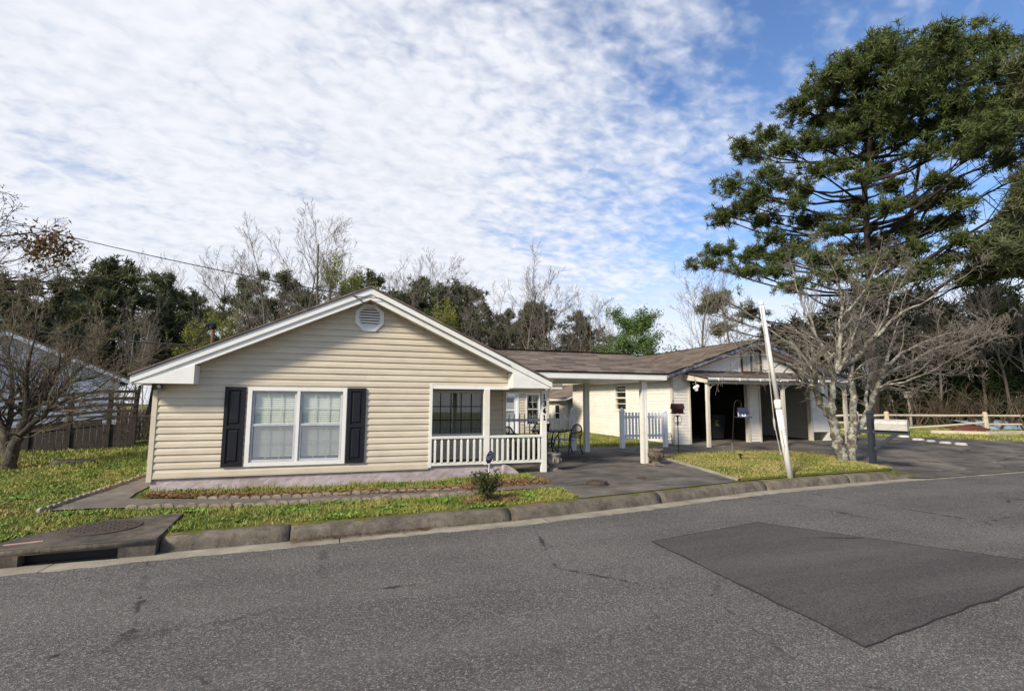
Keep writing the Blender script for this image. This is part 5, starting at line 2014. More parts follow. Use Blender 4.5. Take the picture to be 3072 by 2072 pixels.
def build_red_feeder():
    x, y = 9.40, 12.80
    z = gz(x, y)
    t = thing('red_birdhouse', 'dark red barn birdhouse on a rusty scrolled pole by the lawn island', 'birdhouse', (x, y, z))
    mb = MB()
    mb.tube([(x, y, z - 0.02), (x, y, 1.40)], [0.013, 0.013], 7)
    mb.tube([(x, y, 1.12), (x, y, 1.16), (x, y, 1.30), (x, y, 1.40)], [0.02, 0.028, 0.018, 0.04], 8)
    mb.build('pole', MAT['redroof'], t)
    for s in (-1, 1):
        mb = MB()
        pts = []
        for q in np.linspace(0, 1, 14):
            pts.append((x + s * (0.02 + 0.13 * math.sin(q * math.pi) ** 0.8), y, 1.14 + 0.27 * q))
        for q in np.linspace(0, 1.5 * math.pi, 9):
            pts.append((x + s * (0.055 - 0.035 * math.cos(q)), y, 1.41 - 0.035 * math.sin(q)))
        mb.tube(pts, 0.006, 5)
        pts = [(x + s * (0.055 - 0.038 * math.cos(q)), y, 1.15 - 0.038 * math.sin(q)) for q in np.linspace(0, 1.6 * math.pi, 10)]
        mb.tube(pts, 0.006, 5)
        mb.build('scroll', MAT['redroof'], t)
    # barn body: gambrel gable facing the camera's left
    prof = [(-0.12, 1.47), (0.12, 1.47), (0.135, 1.60), (0.085, 1.69), (0.0, 1.73), (-0.085, 1.69), (-0.135, 1.60)]
    mb = MB()
    a = R(-24)
    c, s = math.cos(a), math.sin(a)

    def W(f, r, h):
        return (x + c * f - s * r, y + s * f + c * r, h)
    mb.prism(prof, lambda r, h, w: W(w, r, h), -0.15, 0.15)
    mb.build('body', MAT['redwood'], t)
    mb = MB()
    mb.add([W(q, r, h) for q in (-0.175, 0.175) for r, h in ((-0.165, 1.585), (-0.10, 1.70), (0.0, 1.748), (0.10, 1.70), (0.165, 1.585))], [(i, i + 1, i + 6, i + 5) for i in range(4)])
    mb.build('roof', MAT['redroof'], t)
    mb = MB()
    for q in (-0.155, 0.155):
        pass
    mb.prism([(-0.16, 1.448), (0.16, 1.448), (0.16, 1.468), (-0.16, 1.468)], lambda r, h, w: W(w, r, h), -0.19, 0.18)
    mb.build('tray', MAT['redroof'], t)
    mb = MB()
    mb.tube([W(-0.12, 0, 1.74), W(-0.12, 0, 1.80)], 0.006, 5)
    mb.lathe([(0.0, 1.80), (0.018, 1.815), (0.018, 1.83), (0, 1.845)], W(-0.12, 0, 0)[0], W(-0.12, 0, 0)[1], 8)
    mb.build('finial', MAT['iron'], t)
    mb = MB()
    mb.prism([(0.025 * math.cos(q), 1.60 + 0.025 * math.sin(q)) for q in np.linspace(0, 2 * math.pi, 11)[:-1]], lambda r, h, w: W(w, r, h), -0.153, -0.1505)
    mb.build('entrance', MAT['drip'], t)


build_red_feeder()


def build_blue_feeder():
    x, y = 11.60, 13.10
    z = gz(x, y)
    t = thing('shepherd_hook', 'thin black garden hook staked at the back edge of the lawn island', 'garden hook', (x, y, z))
    mb = MB()
    arc = [(11.76 + 0.14 - 0.14 * math.cos(q), y, 1.72 + 0.13 * math.sin(q)) for q in np.linspace(0, math.pi, 9)]
    mb.tube([(x, y, z - 0.03), (11.70, y, 1.2)] + arc + [(12.03, y, 1.66), (12.01, y, 1.63)], 0.009, 6)
    mb.build('hook', MAT['iron'], t)
    mb = MB()
    mb.tube([(x, y, z - 0.03), (11.62, y, 0.52)], 0.012, 6)
    mb.build('stake', MAT['lampmetal'], t)
    f = thing('blue_bird_feeder', 'blue house shaped bird feeder with dark roof hanging from the garden hook', 'bird feeder', (12.05, y, 1.32))
    cx = 12.08
    a = R(-28)
    c, s = math.cos(a), math.sin(a)

    def W(p, q, h):
        return (cx + c * p - s * q, y + s * p + c * q, h)
    mb = MB()
    mb.prism([(-0.10, 1.335), (0.10, 1.335), (0.10, 1.49), (0.0, 1.60), (-0.10, 1.49)], lambda q, h, w: W(w, q, h), -0.13, 0.13)
    mb.build('body', MAT['blue'], f)
    for sd in (-1, 1):
        mb = MB()
        vs = [W(-0.16, 0, 1.625), W(0.16, 0, 1.625), W(0.16, sd * 0.15, 1.465), W(-0.16, sd * 0.15, 1.465)]
        mb.add(vs + [(p[0], p[1], p[2] - 0.015) for p in vs], [(0, 1, 2, 3), (7, 6, 5, 4), (0, 4, 5, 1), (1, 5, 6, 2), (2, 6, 7, 3), (3, 7, 4, 0)])
        mb.build('roof_panel', MAT['navy'], f)
    mb = MB()
    mb.prism([(-0.19, 1.308), (0.19, 1.308), (0.19, 1.334), (-0.19, 1.334)], lambda q, h, w: W(w, q, h), -0.22, 0.22)
    mb.build('tray', MAT['navy'], f)
    mb = MB()
    mb.prism([(-0.045, 1.345), (0.045, 1.345), (0.045, 1.47), (-0.045, 1.47)], lambda q, h, w: W(w, q, h), -0.136, -0.131)
    mb.build('door_panel', MAT['signwhite'], f)
    mb = MB()
    for (p0, p1, q0, q1) in ((-0.055, 0.055, 1.35, 1.375), (-0.055, 0.055, 1.455, 1.475), (-0.055, -0.030, 1.375, 1.455), (0.030, 0.055, 1.375, 1.455)):
        mb.prism([(p0, q0), (p1, q0), (p1, q1), (p0, q1)], lambda p, h, w: W(p, w, h), -0.106, -0.101)
    mb.build('window_frame', MAT['signwhite'], f)
    mb = MB()
    mb.tube([W(-0.04, 0, 1.61), (12.01, y, 1.64)], 0.004, 4)
    mb.build('hanger', MAT['iron'], f)


build_blue_feeder()


def build_path_light():
    x, y = 10.42, 11.45
    z = gz(x, y)
    t = thing('path_light', 'small black solar path light in the dry lawn island', 'garden light', (x, y, z))
    MB().lathe([(0.022, z - 0.02), (0.022, z + 0.14), (0.03, z + 0.15)], x, y, 10).build('stem', MAT['black'], t)
    MB().lathe([(0.03, z + 0.15), (0.062, z + 0.165), (0.062, z + 0.18), (0.0, z + 0.195)], x, y, 12).build('cap', MAT['black'], t)


build_path_light()


def build_flagpole():
    b = np.array([9.39, 8.86, 0.12])
    top = np.array([8.93, 8.98, 4.09])
    t = thing('flagpole', 'leaning white plastic flagpole without flag standing at the kerb', 'flagpole', tuple(b))

    def q(z):
        k = (z - b[2]) / (top[2] - b[2])
        return b + (top - b) * k
    MB().tube([q(0.12), q(1.70)], [0.066, 0.065], 16).build('lower_tube', MAT['pvc'], t, True)
    MB().tube([q(1.66), q(1.70), q(1.83), q(1.86)], [0.072, 0.078, 0.078, 0.066], 16).build('coupling', MAT['pvc'], t, True)
    MB().tube([q(1.84), q(4.03)], [0.050, 0.047], 14).build('upper_tube', MAT['pvc'], t, True)
    MB().tube([q(4.0), q(4.01), q(4.07), q(4.10)], [0.050, 0.058, 0.058, 0.03], 14).build('end_cap', MAT['pvc'], t, True)
    mb = MB()
    a = q(3.98) + np.array([-0.07, -0.05, 0])
    mb.tube([a, (8.93, 8.86, 2.6), (9.00, 8.84, 1.34), (9.10, 8.80, 0.66), (9.20, 8.80, 0.85), q(1.22) + np.array([-0.08, -0.05, 0])], 0.008, 5)
    mb.build('halyard', MAT['rope'], t)
    MB().tube([(8.985, 8.84, 1.48), (8.998, 8.84, 1.40), (9.005, 8.84, 1.28), (9.01, 8.84, 1.20)], [0.008, 0.024, 0.02, 0.008], 6).build('clip', MAT['rope'], t)
    for z in (1.12, 1.17, 1.22):
        c = q(z)
        mb = MB()
        mb.tube([c + np.array([0.071 * math.cos(k), 0.071 * math.sin(k), 0.02 * math.sin(k)]) for k in np.linspace(0, 2 * math.pi, 13)], 0.006, 4)
        mb.build('rope_turn', MAT['rope'], t)


build_flagpole()


def build_mailbox():
    x, y = 13.36, 9.92
    z = gz(x, y)
    t = thing('mailbox', 'silver dome topped mailbox on a dark slate wooden post with brace', 'mailbox', (x, y, z))
    pm = MAT['mailpost']
    h = 0.062
    mb = MB()
    mb.box(x - h, x + h, y - h, y + h, z - 0.05, 1.50)
    mb.build('post', pm, t)
    mb = MB()
    mb.box(x - h - 0.012, x + h + 0.012, y - h - 0.012, y + h + 0.012, 1.50, 1.535)
    mb.add([(x - h, y - h, 1.535), (x + h, y - h, 1.535), (x + h, y + h, 1.535), (x - h, y + h, 1.535), (x, y, 1.60)], [(0, 1, 4), (1, 2, 4), (2, 3, 4), (3, 0, 4)])
    mb.build('post_cap', pm, t)
    # arm reaches towards the street, slightly along the verge
    d = np.array([0.42, -0.91, 0])
    d = d / np.linalg.norm(d)
    p0 = np.array([x, y, 1.04])
    mb = MB()
    mb.bar(p0 - d * 0.30, p0 + d * 0.82, 0.105, 0.10)
    mb.build('arm', pm, t)
    mb = MB()
    mb.bar(np.array([x, y, 0.58]) + d * 0.05, p0 + d * 0.58, 0.085, 0.085)
    mb.build('brace', pm, t)
    sd = np.array([-d[1], d[0], 0])
    w, hh = 0.125, 0.17
    prof = [(-w, 0), (w, 0)] + [(w * math.cos(a), hh + 0.115 * math.sin(a)) for a in np.linspace(0, math.pi, 11)]
    mb = MB()
    mb.prism(prof, lambda a, b, c: tuple(p0 + np.array([0, 0, 0.052]) + sd * a + d * c + np.array([0, 0, b])), 0.11, 0.78)
    mb.build('box', MAT['mailbox'], t)
    mb = MB()
    mb.prism([(a * 1.05, b * 1.03) for a, b in prof], lambda a, b, c: tuple(p0 + np.array([0, 0, 0.050]) + sd * a + d * c + np.array([0, 0, b])), 0.781, 0.80)
    mb.build('door', MAT['mailbox'], t)
    mb = MB()
    mb.bar(p0 + d * 0.70 + sd * 0.135 + np.array([0, 0, 0.20]), p0 + d * 0.70 + sd * 0.135 + np.array([0, 0, 0.32]), 0.03, 0.006)
    mb.build('flag', MAT['black'], t)


build_mailbox()


def build_bin():
    x, y, z = 14.18, 17.0, 0.287
    t = thing('wheeled_bin', 'black wheeled rubbish bin inside the left garage bay', 'bin', (x, y, z))
    mb = MB()
    vs = []
    for (hh, w, dd) in ((0.06, 0.25, 0.27), (0.95, 0.32, 0.36)):
        vs += [(x - w, y - dd, z + hh), (x + w, y - dd, z + hh), (x + w, y + dd, z + hh), (x - w, y + dd, z + hh)]
    mb.add(vs, [(0, 1, 5, 4), (1, 2, 6, 5), (2, 3, 7, 6), (3, 0, 4, 7), (3, 2, 1, 0)])
    mb.build('body', MAT['bin'], t)
    mb = MB()
    mb.box(x - 0.36, x + 0.36, y - 0.41, y + 0.36, z + 0.95, z + 0.99)
    mb.add([(x - 0.34, y - 0.38, z + 0.99), (x + 0.34, y - 0.38, z + 0.99), (x + 0.34, y + 0.34, z + 1.0), (x - 0.34, y + 0.34, z + 1.0), (x - 0.25, y - 0.2, z + 1.05), (x + 0.25, y - 0.2, z + 1.05), (x + 0.25, y + 0.2, z + 1.06), (x - 0.25, y + 0.2, z + 1.06)],
           [(0, 1, 5, 4), (1, 2, 6, 5), (2, 3, 7, 6), (3, 0, 4, 7), (4, 5, 6, 7)])
    mb.build('lid', MAT['bin'], t)
    mb = MB()
    mb.tube([(x - 0.3, y + 0.42, z + 0.93), (x + 0.3, y + 0.42, z + 0.93)], 0.018, 8)
    mb.build('handle', MAT['bin'], t)
    for s in (-1, 1):
        mb = MB()
        mb.prism([(0.12 * math.cos(a), 0.12 + 0.12 * math.sin(a)) for a in np.linspace(0, 2 * math.pi, 17)[:-1]], lambda a, b, w: (w, y + 0.28 + a, z + b), x + s * 0.27, x + s * 0.33)
        mb.build('wheel', MAT['bin'], t)
    mb = MB()
    K = frame_fn((x, y - 0.352, z), (1, 0, 0), (0, -1, 0))
    for q in range(8):
        a0, a1 = R(40 + q * 35), R(40 + (q + 1) * 35)
        mb.bar(K(-0.10 + 0.07 * math.cos(a0), 0.004, 0.70 + 0.07 * math.sin(a0)), K(-0.10 + 0.07 * math.cos(a1), 0.004, 0.70 + 0.07 * math.sin(a1)), 0.022, 0.004, (0, -1, 0))
    mb.bar(K(-0.19, 0.003, 0.58), K(0.0, 0.003, 0.58), 0.02, 0.004, (0, -1, 0))
    pr = mb.build('printed_mark', MAT['binprint'], t)
    pr['kind'] = 'stuff'


build_bin()
mb = MB()
mb.prism([(0, 0), (0.26, 0), (0.05, 0.62), (0, 0.62)], lambda a, b, c: (12.03 + a, 15.95 + 0.12 * b + c, 0.29 + b), 0, 0.02)
tag(mb.build('plywood_offcut', MAT['orange']), 'triangular orange plywood offcut leaning inside the left edge of the garage', 'board')

# scrollwork panel leaning against the garage corner, and a white plastic bag in the grass
def build_scroll_panel():
    x, y = 10.85, 15.35
    z = gz(x, y) + 0.0
    t = thing('iron_panel', 'rusty scrollwork iron panel leaning at the garage corner behind the fence post', 'metal panel', (x, y, z))
    mb = MB()
    for a, b in (((0, 0), (0, .45)), ((0, .45), (.36, .42)), ((.36, .42), (.38, 0)), ((0, .02), (.38, .02))):
        mb.tube([(x - 0.19 + a[0], y + a[1] * .15, z + a[1]), (x - 0.19 + b[0], y + b[1] * .15, z + b[1])], 0.011, 5)
    mb.build('frame', MAT['castiron'], t)
    for (cx, cz, r) in ((-.08, .15, .08), (.08, .14, .08), (-.07, .32, .07), (.08, .31, .075)):
        mb = MB()
        mb.tube([(x + cx + r * (1 - q / 9) * math.cos(q), y + .15 * (cz + r * (1 - q / 9) * math.sin(q)), z + cz + r * (1 - q / 9) * math.sin(q)) for q in np.linspace(0, 7.5, 18)], 0.009, 5)
        mb.build('scroll', MAT['castiron'], t)


build_scroll_panel()

# stones edging the far drive, timbers, tarps at the right fence
def build_right_clutter():
    me = None
    for i, (px, py, L) in enumerate(((2712, 1311, 0.75), (2754, 1320, 0.85), (2793, 1325, 0.6), (2835, 1330, 0.8), (2884, 1334, 0.85))):
        d = ray(px, py)
        tt = (0.24 - CAMH) / d[2]
        x, y = d[0] * tt, d[1] * tt
        t = thing('edging_stone', ('whitest', 'second', 'third', 'fourth', 'fifth')[i] + (' and leftmost' if i == 0 else '') + ' pale stone from the mailbox along the far drive edge', 'stone', (x, y, 0.22), 'pale stones along the drive')
        mb = MB()
        dr = np.array([0.45, -0.9])
        nr = np.array([0.9, 0.45])
        vs = []
        for (zz, sc) in ((0.15, 1.0), (0.27, 1.0), (0.32, 0.75)):
            for k in range(8):
                a = 2 * math.pi * k / 8
                e = sc * (1 + random.gauss(0, .08))
                q = np.array([x, y]) + dr * L * 0.25 * math.cos(a) * e + nr * 0.16 * math.sin(a) * e
                vs.append((q[0], q[1], zz))
        mb.add(vs, [(r * 8 + k, r * 8 + (k + 1) % 8, r * 8 + 8 + (k + 1) % 8, r * 8 + 8 + k) for r in range(2) for k in range(8)] + [tuple(range(16, 24))])
        mb.build('rock', MAT['stone'], t, False)

    def gpt(px, py, z):
        d = ray(px, py)
        tt = (z - CAMH) / d[2]
        return np.array([d[0] * tt, d[1] * tt, z])
    for i, (a, b, lab) in enumerate((((2790, 1296), (2950, 1300), 'cream landscape timber lying on the grass left of the leaning fence post'),
                                     ((2955, 1301), (3130, 1297), 'cream landscape timber lying under the blue sheet at the right fence'))):
        p, q = gpt(a[0], a[1], 0.30), gpt(b[0], b[1], 0.30)
        mb = MB()
        mb.bar(p, q, 0.35, 0.20)
        tag(mb.build('landscape_timber', MAT['rail']), lab, 'timber')
    p = gpt(2960, 1282, 0.42)
    q = gpt(3140, 1276, 0.42)
    mb = MB()
    n = np.array([-(q - p)[1], (q - p)[0], 0])
    n = n / np.linalg.norm(n)
    k = 12
    vs = []
    for i in range(k + 1):
        c = p + (q - p) * i / k
        for j, (o, h) in enumerate(((-0.05, -0.30), (0.0, 0.05), (1.6, 0.34 + 0.05 * math.sin(i * 1.9)), (1.9, 0.0))):
            w_ = c + n * o
            vs.append((w_[0], w_[1], c[2] + h + random.gauss(0, 0.012)))
    mb.add(vs, [(i * 4 + j, i * 4 + 4 + j, i * 4 + 5 + j, i * 4 + 1 + j) for i in range(k) for j in range(3)])
    tag(mb.build('boat_cover', MAT['tarp_blue'], None, True), 'pale blue sheet over a low pile behind the right fence', 'tarp')
    c = gpt(2905, 1287, 0.35)
    mb = MB()
    vs, n8 = [], 10
    for (h, s) in ((-0.3, 1.0), (0.02, 0.9), (0.16, 0.55), (0.22, 0.1)):
        for k in range(n8):
            a = 2 * math.pi * k / n8
            e = s * (1 + random.gauss(0, .1))
            vs.append((c[0] + 0.95 * math.cos(a) * e + 0.2, c[1] - 0.35 * math.cos(a) * e + 0.4 * math.sin(a) * e, c[2] + h))
    mb.add(vs, [(r * n8 + k, r * n8 + (k + 1) % n8, r * n8 + n8 + (k + 1) % n8, r * n8 + n8 + k) for r in range(3) for k in range(n8)] + [tuple(range(3 * n8, 4 * n8))])
    tag(mb.build('maroon_tarp', MAT['tarp_red'], None, True), 'crumpled maroon tarp on the ground at the leaning fence post', 'tarp')
    # slim pale post with a small box, behind the drive
    p = gpt(2733, 1262, 0.6)
    x, y = p[0] * 1.02, p[1] * 1.02
    t = thing('birdhouse_post', 'slim pale post carrying a small nest box beyond the mailbox', 'nest box', (x, y, 0.2))
    mb = MB()
    mb.tube([(x, y, 0.1), (x - 0.02, y, 1.3), (x - 0.10, y, 2.15)], [0.08, 0.075, 0.06], 8)
    mb.build('post', MAT['bark_pale'], t)
    mb = MB()
    mb.box(x - 0.28, x + 0.02, y - 0.13, y + 0.13, 2.12, 2.42)
    mb.add([(x - 0.33, y - 0.18, 2.42), (x + 0.07, y - 0.18, 2.42), (x + 0.07, y + 0.18, 2.42), (x - 0.33, y + 0.18, 2.42), (x - 0.13, y - 0.18, 2.55), (x - 0.13, y + 0.18, 2.55)], [(0, 1, 4), (1, 2, 5, 4), (2, 3, 5), (3, 0, 4, 5)])
    mb.build('box', MAT['bark_pale'], t)


build_right_clutter()


# ------------------------------------------------------------------ lawn island in the drive
def build_island():
    front = [(x, kerb_y(x) + 0.255) for x in np.linspace(7.98, 12.9, 20)] + [(13.25, 9.35)]
    back = [(8.62, 12.62), (9.6, 12.95), (11.6, 13.15), (13.4, 12.5), (14.1, 11.2), (13.75, 10.0)]
    ruled('lawn_island', front, back, 40, 14, 0.0, MAT['lawn'], lambda x, y: max(gz(x, y), 0.10 if x > 12.9 else 0) + 0.019 + 0.03 * sat((y - kerb_y(x) - 0.25) / 0.5))
    # thin pale concrete edge along the drive side
    mb = MB()
    pl = resample([(7.96, kerb_y(8) + 0.27), (8.2, 10.2), (8.60, 12.6), (9.6, 12.96), (10.6, 13.07)], 40)
    vs = []
    for i, p in enumerate(pl):
        d = pl[min(i + 1, 39)] - pl[max(i - 1, 0)]
        nn = np.array([-d[1], d[0]]) / np.hypot(*d)
        z = gz(p[0], p[1]) + 0.05 + random.gauss(0, 0.004)
        for o, dz in ((0.07, -0.06), (0.06, 0.0), (-0.02, 0.006), (-0.03, -0.06)):
            q = p + nn * (o + random.gauss(0, .006))
            vs.append((q[0], q[1], z + dz))
    mb.add(vs, [(i * 4 + j, i * 4 + 4 + j, i * 4 + 5 + j, i * 4 + 1 + j) for i in range(39) for j in range(3)])
    structure(mb.build('island_edging', MAT['gutter']))


build_island()
ISL = np.array([(x, kerb_y(x) + 0.28) for x in np.linspace(8.0, 12.9, 12)] + [(13.25, 9.35), (13.75, 10.0), (14.1, 11.2), (13.4, 12.5), (11.6, 13.13), (9.6, 12.9), (8.62, 12.55)])


# ------------------------------------------------------------------ grass
def inside(poly, P):
    x, y = P[:, 0], P[:, 1]
    r = np.zeros(len(P), bool)
    j = len(poly) - 1
    for i in range(len(poly)):
        xi, yi, xj, yj = *poly[i], *poly[j]
        c = ((yi > y) != (yj > y)) & (x < (xj - xi) * (y - yi) / (yj - yi + 1e-12) + xi)
        r ^= c
        j = i
    return r


def blades(name, label, P, hmin, hmax, w, m, lean=0.5, zoff=0.0):
    """P: (N,2) ground points -> one mesh of bent triangular blades."""
    n = len(P)
    z = np.array([gz(a, b) for a, b in P]) + zoff
    h = RNG.uniform(hmin, hmax, n) * RNG.choice([0.7, 1.0, 1.0, 1.35], n)
    a = RNG.uniform(0, 2 * math.pi, n)
    la = RNG.uniform(0, 2 * math.pi, n)
    ln = np.abs(RNG.normal(0, lean, n)) * h
    ww = w * RNG.uniform(0.6, 1.4, n)
    b = np.c_[P, z]
    dx = np.c_[np.cos(a), np.sin(a), np.zeros(n)] * ww[:, None] / 2
    tip = b + np.c_[np.cos(la) * ln, np.sin(la) * ln, h]
    mid = b + np.c_[np.cos(la) * ln * 0.35, np.sin(la) * ln * 0.35, h * 0.55]
    V = np.stack([b - dx, b + dx, mid + dx * 0.8, tip, mid - dx * 0.8], 1).reshape(-1, 3)
    i = np.arange(n) * 5
    Fq = np.r_[np.c_[i, i + 1, i + 2], np.c_[i, i + 2, i + 4], np.c_[i + 4, i + 2, i + 3]]
    o = obj_of(name, arr_mesh(name, V, Fq, m))
    o['kind'] = 'stuff'
    o['label'] = label
    o['category'] = 'grass'
    return o


def clump_points(n, x0, x1, y0, y1, keep):
    P = np.c_[RNG.uniform(x0, x1, n), RNG.uniform(y0, y1, n)]
    nz = np.sin(P[:, 0] * 2.1 + np.sin(P[:, 1] * 1.7) * 1.3) + np.sin(P[:, 1] * 3.1 + P[:, 0] * 0.7) + RNG.normal(0, 0.9, n)
    P = P[nz > -1.1]
    return P[keep(P)]


PATH = np.array([(-4.15, 9.27), (-3.3, 9.25), (-1.84, 9.10), (0.2, 9.06), (2.2, 9.00), (3.95, 8.94), (3.95, 9.48), (2.2, 9.58), (0.6, 9.68), (-1.5, 9.72), (-3.0, 9.95), (-3.37, 10.5), (-3.37, 12.6), (-3.37, 16), (-3.9, 16), (-3.95, 12.6)])
KYV = np.vectorize(kerb_y)
SLAB = np.array([(-3.70, 6.8), (-2.0, 6.9), (-2.12, 8.68), (-3.06, 8.44), (-3.70, 7.62)])


def keep_front(P):
    k = (P[:, 1] > KYV(P[:, 0]) + 0.28) & (P[:, 1] < 10.74) & ~inside(PATH, P)
    k &= ~inside(SLAB, P)
    # straw-covered band behind the path stays thin
    band = (P[:, 1] > 9.55 + np.clip((1.0 - P[:, 0]) * 0.08, 0, .6)) & (P[:, 1] < 9.88 + np.clip((1.2 - P[:, 0]) * 0.10, 0, .5))
    return k & (~band | (RNG.random(len(P)) < 0.22))


blades('grass', 'green weedy grass growing between the kerb and the house front', clump_points(62000, -4.3, 3.92, 7.3, 10.75, keep_front), 0.022, 0.055, 0.011, MAT['grass'], 1.0)
blades('tall_grass', 'taller green tufts growing along the pink foundation', clump_points(9000, -3.2, 3.5, 10.30, 10.74, lambda P: RNG.random(len(P)) < 0.12 + 0.4 * (np.sin(P[:, 0] * 3.3) > 0.45)), 0.05, 0.11, 0.011, MAT['grass'], 0.5)


def keep_left(P):
    k = (P[:, 1] > KYV(P[:, 0]) + 0.28) & (P[:, 0] < -4.2 + (P[:, 1] - 9.5) * 0.06)
    k &= ~inside(SLAB, P)
    return k


blades('lawn_grass', 'patchy green and yellow lawn left of the house', clump_points(60000, -13.5, -3.7, 6.9, 15.0, keep_left), 0.020, 0.048, 0.016, MAT['grass'], 1.1)
blades('far_lawn_grass', 'lawn in front of the timber deck', clump_points(22000, -16, -3.6, 14.5, 22.5, lambda P: np.ones(len(P), bool)), 0.04, 0.09, 0.028, MAT['grass'], 0.6)
blades('dry_grass', 'dry yellow green grass covering the drive island', clump_points(40000, 7.9, 14.2, 8.6, 13.2, lambda P: inside(ISL, P)), 0.018, 0.042, 0.014, MAT['grass_dry'], 1.1, 0.05)


def keep_right(P):
    return (P[:, 1] > 16.9 - (P[:, 0] - 24.2) * 1.75) & (P[:, 0] > 20) & (P[:, 1] > 9.5)


blades('right_lawn_grass', 'green verge beyond the right driveway', clump_points(26000, 22, 42, 9.5, 24, keep_right), 0.05, 0.10, 0.04, MAT['grass'], 0.6)
blades('side_grass', 'green strip of grass along the garage side wall', clump_points(12000, 4, 11.2, 15.5, 25, lambda P: (P[:, 0] < 11.2)), 0.05, 0.11, 0.022, MAT['grass'], 0.6)


def weeds(name, label, P, size, m, zoff=0.0):
    """Low broad-leaved rosettes and clover patches."""
    n = len(P)
    z = np.array([gz(a, b) for a, b in P]) + zoff
    k = 5
    c = np.repeat(np.c_[P, z], k, 0)
    a = RNG.uniform(0, 2 * math.pi, n * k)
    L = np.repeat(size * RNG.uniform(0.5, 1.5, n), k)
    u = np.c_[np.cos(a) * L, np.sin(a) * L, L * RNG.uniform(0.25, 1.1, n * k)]
    v = np.c_[-np.sin(a), np.cos(a), np.zeros(n * k)] * (L * 0.32)[:, None]
    V = np.stack([c, c + u * 0.55 + v, c + u, c + u * 0.55 - v], 1).reshape(-1, 3)
    i = np.arange(n * k) * 4
    o = obj_of(name, arr_mesh(name, V, np.c_[i, i + 1, i + 2, i + 3], m))
    tag(o, label, 'weeds', None, 'stuff')


def patchy(n, x0, x1, y0, y1, keep, f=0.45):
    P = clump_points(n, x0, x1, y0, y1, keep)
    q = np.sin(P[:, 0] * 4.3 + 1.3) * np.sin(P[:, 1] * 5.1 + P[:, 0]) + RNG.normal(0, 0.3, len(P))
    return P[q > f]


weeds('front_weeds', 'broad leaved weeds in the grass before the house', patchy(16000, -4.2, 3.9, 7.3, 10.72, keep_front, 0.5), 0.042, MAT['weed'])
weeds('lawn_weeds', 'clover and weeds in the left lawn', patchy(16000, -12, -3.8, 7.0, 14.5, keep_left, 0.65), 0.038, MAT['weed'])
weeds('island_weeds', 'sparse weeds in the dry drive island', patchy(2500, 7.9, 14.2, 8.6, 13.2, lambda P: inside(ISL, P), 0.8), 0.035, MAT['weed'], 0.05)


def litter(name, label, P, m, size, flat=0.3, zo=0.03):
    n = len(P)
    z = np.array([max(gz(a, b), 0.0) for a, b in P]) + zo
    a = RNG.uniform(0, 2 * math.pi, n)
    L = size * RNG.uniform(0.5, 1.5, n)
    u = np.c_[np.cos(a), np.sin(a), RNG.normal(0, flat, n)] * L[:, None]
    v = np.c_[-np.sin(a), np.cos(a), RNG.normal(0, flat, n)] * L[:, None] * 0.12
    b = np.c_[P, z + RNG.uniform(0, 0.02, n)]
    V = np.stack([b - u - v, b + u - v, b + u + v, b - u + v], 1).reshape(-1, 3)
    i = np.arange(n) * 4
    o = obj_of(name, arr_mesh(name, V, np.c_[i, i + 1, i + 2, i + 3], m))
    o['kind'] = 'stuff'
    o['label'] = label
    o['category'] = 'litter'


def band_pts(n, x0, x1, f, s):
    x = RNG.uniform(x0, x1, n)
    return np.c_[x, np.vectorize(f)(x) + RNG.normal(0, s, n)]


litter('pine_straw', 'brown pine straw scattered behind the front path edging', np.r_[band_pts(5000, -3.1, 2.4, lambda x: 9.76 + max(0, 1.2 - x) * 0.09, 0.10), band_pts(2600, 2.2, 3.9, lambda x: 9.62, 0.16), band_pts(500, 1.9, 2.8, lambda x: 8.3, 0.12)], MAT['straw'], 0.05)
litter('leaf_litter', 'dark leaf litter washed into the kerb gutter', np.r_[band_pts(900, -0.6, 1.2, lambda x: kerb_y(x) - 0.11, 0.045), band_pts(260, 1.0, 3.6, lambda x: kerb_y(x) - 0.09, 0.03), band_pts(120, 5, 8, lambda x: kerb_y(x) - 0.1, 0.05)], MAT['litter'], 0.02, 0.3, 0.008)


# ------------------------------------------------------------------ tree makers
def frusta(segs, n):
    """segs: array (K, 8) = p0(3), p1(3), r0, r1 -> verts, quads."""
    S = np.asarray(segs, float)
    p0, p1, r0, r1 = S[:, 0:3], S[:, 3:6], S[:, 6], S[:, 7]
    d = p1 - p0
    d /= np.linalg.norm(d, axis=1, keepdims=True) + 1e-9
    ref = np.where(np.abs(d[:, 2:3]) > 0.9, np.array([[1.0, 0, 0]]), np.array([[0, 0, 1.0]]))
    a = np.cross(d, ref)
    a /= np.linalg.norm(a, axis=1, keepdims=True) + 1e-9
    b = np.cross(d, a)
    th = np.arange(n) * 2 * math.pi / n
    ring = a[:, None, :] * np.cos(th)[None, :, None] + b[:, None, :] * np.sin(th)[None, :, None]
    V0 = p0[:, None, :] + ring * r0[:, None, None]
    V1 = p1[:, None, :] + ring * r1[:, None, None]
    V = np.concatenate([V0, V1], 1).reshape(-1, 3)
    base = (np.arange(len(S)) * 2 * n)[:, None]
    k = np.arange(n)
    Q = np.stack([base + k, base + (k + 1) % n, base + n + (k + 1) % n, base + n + k], -1).reshape(-1, 4)
    return V, Q


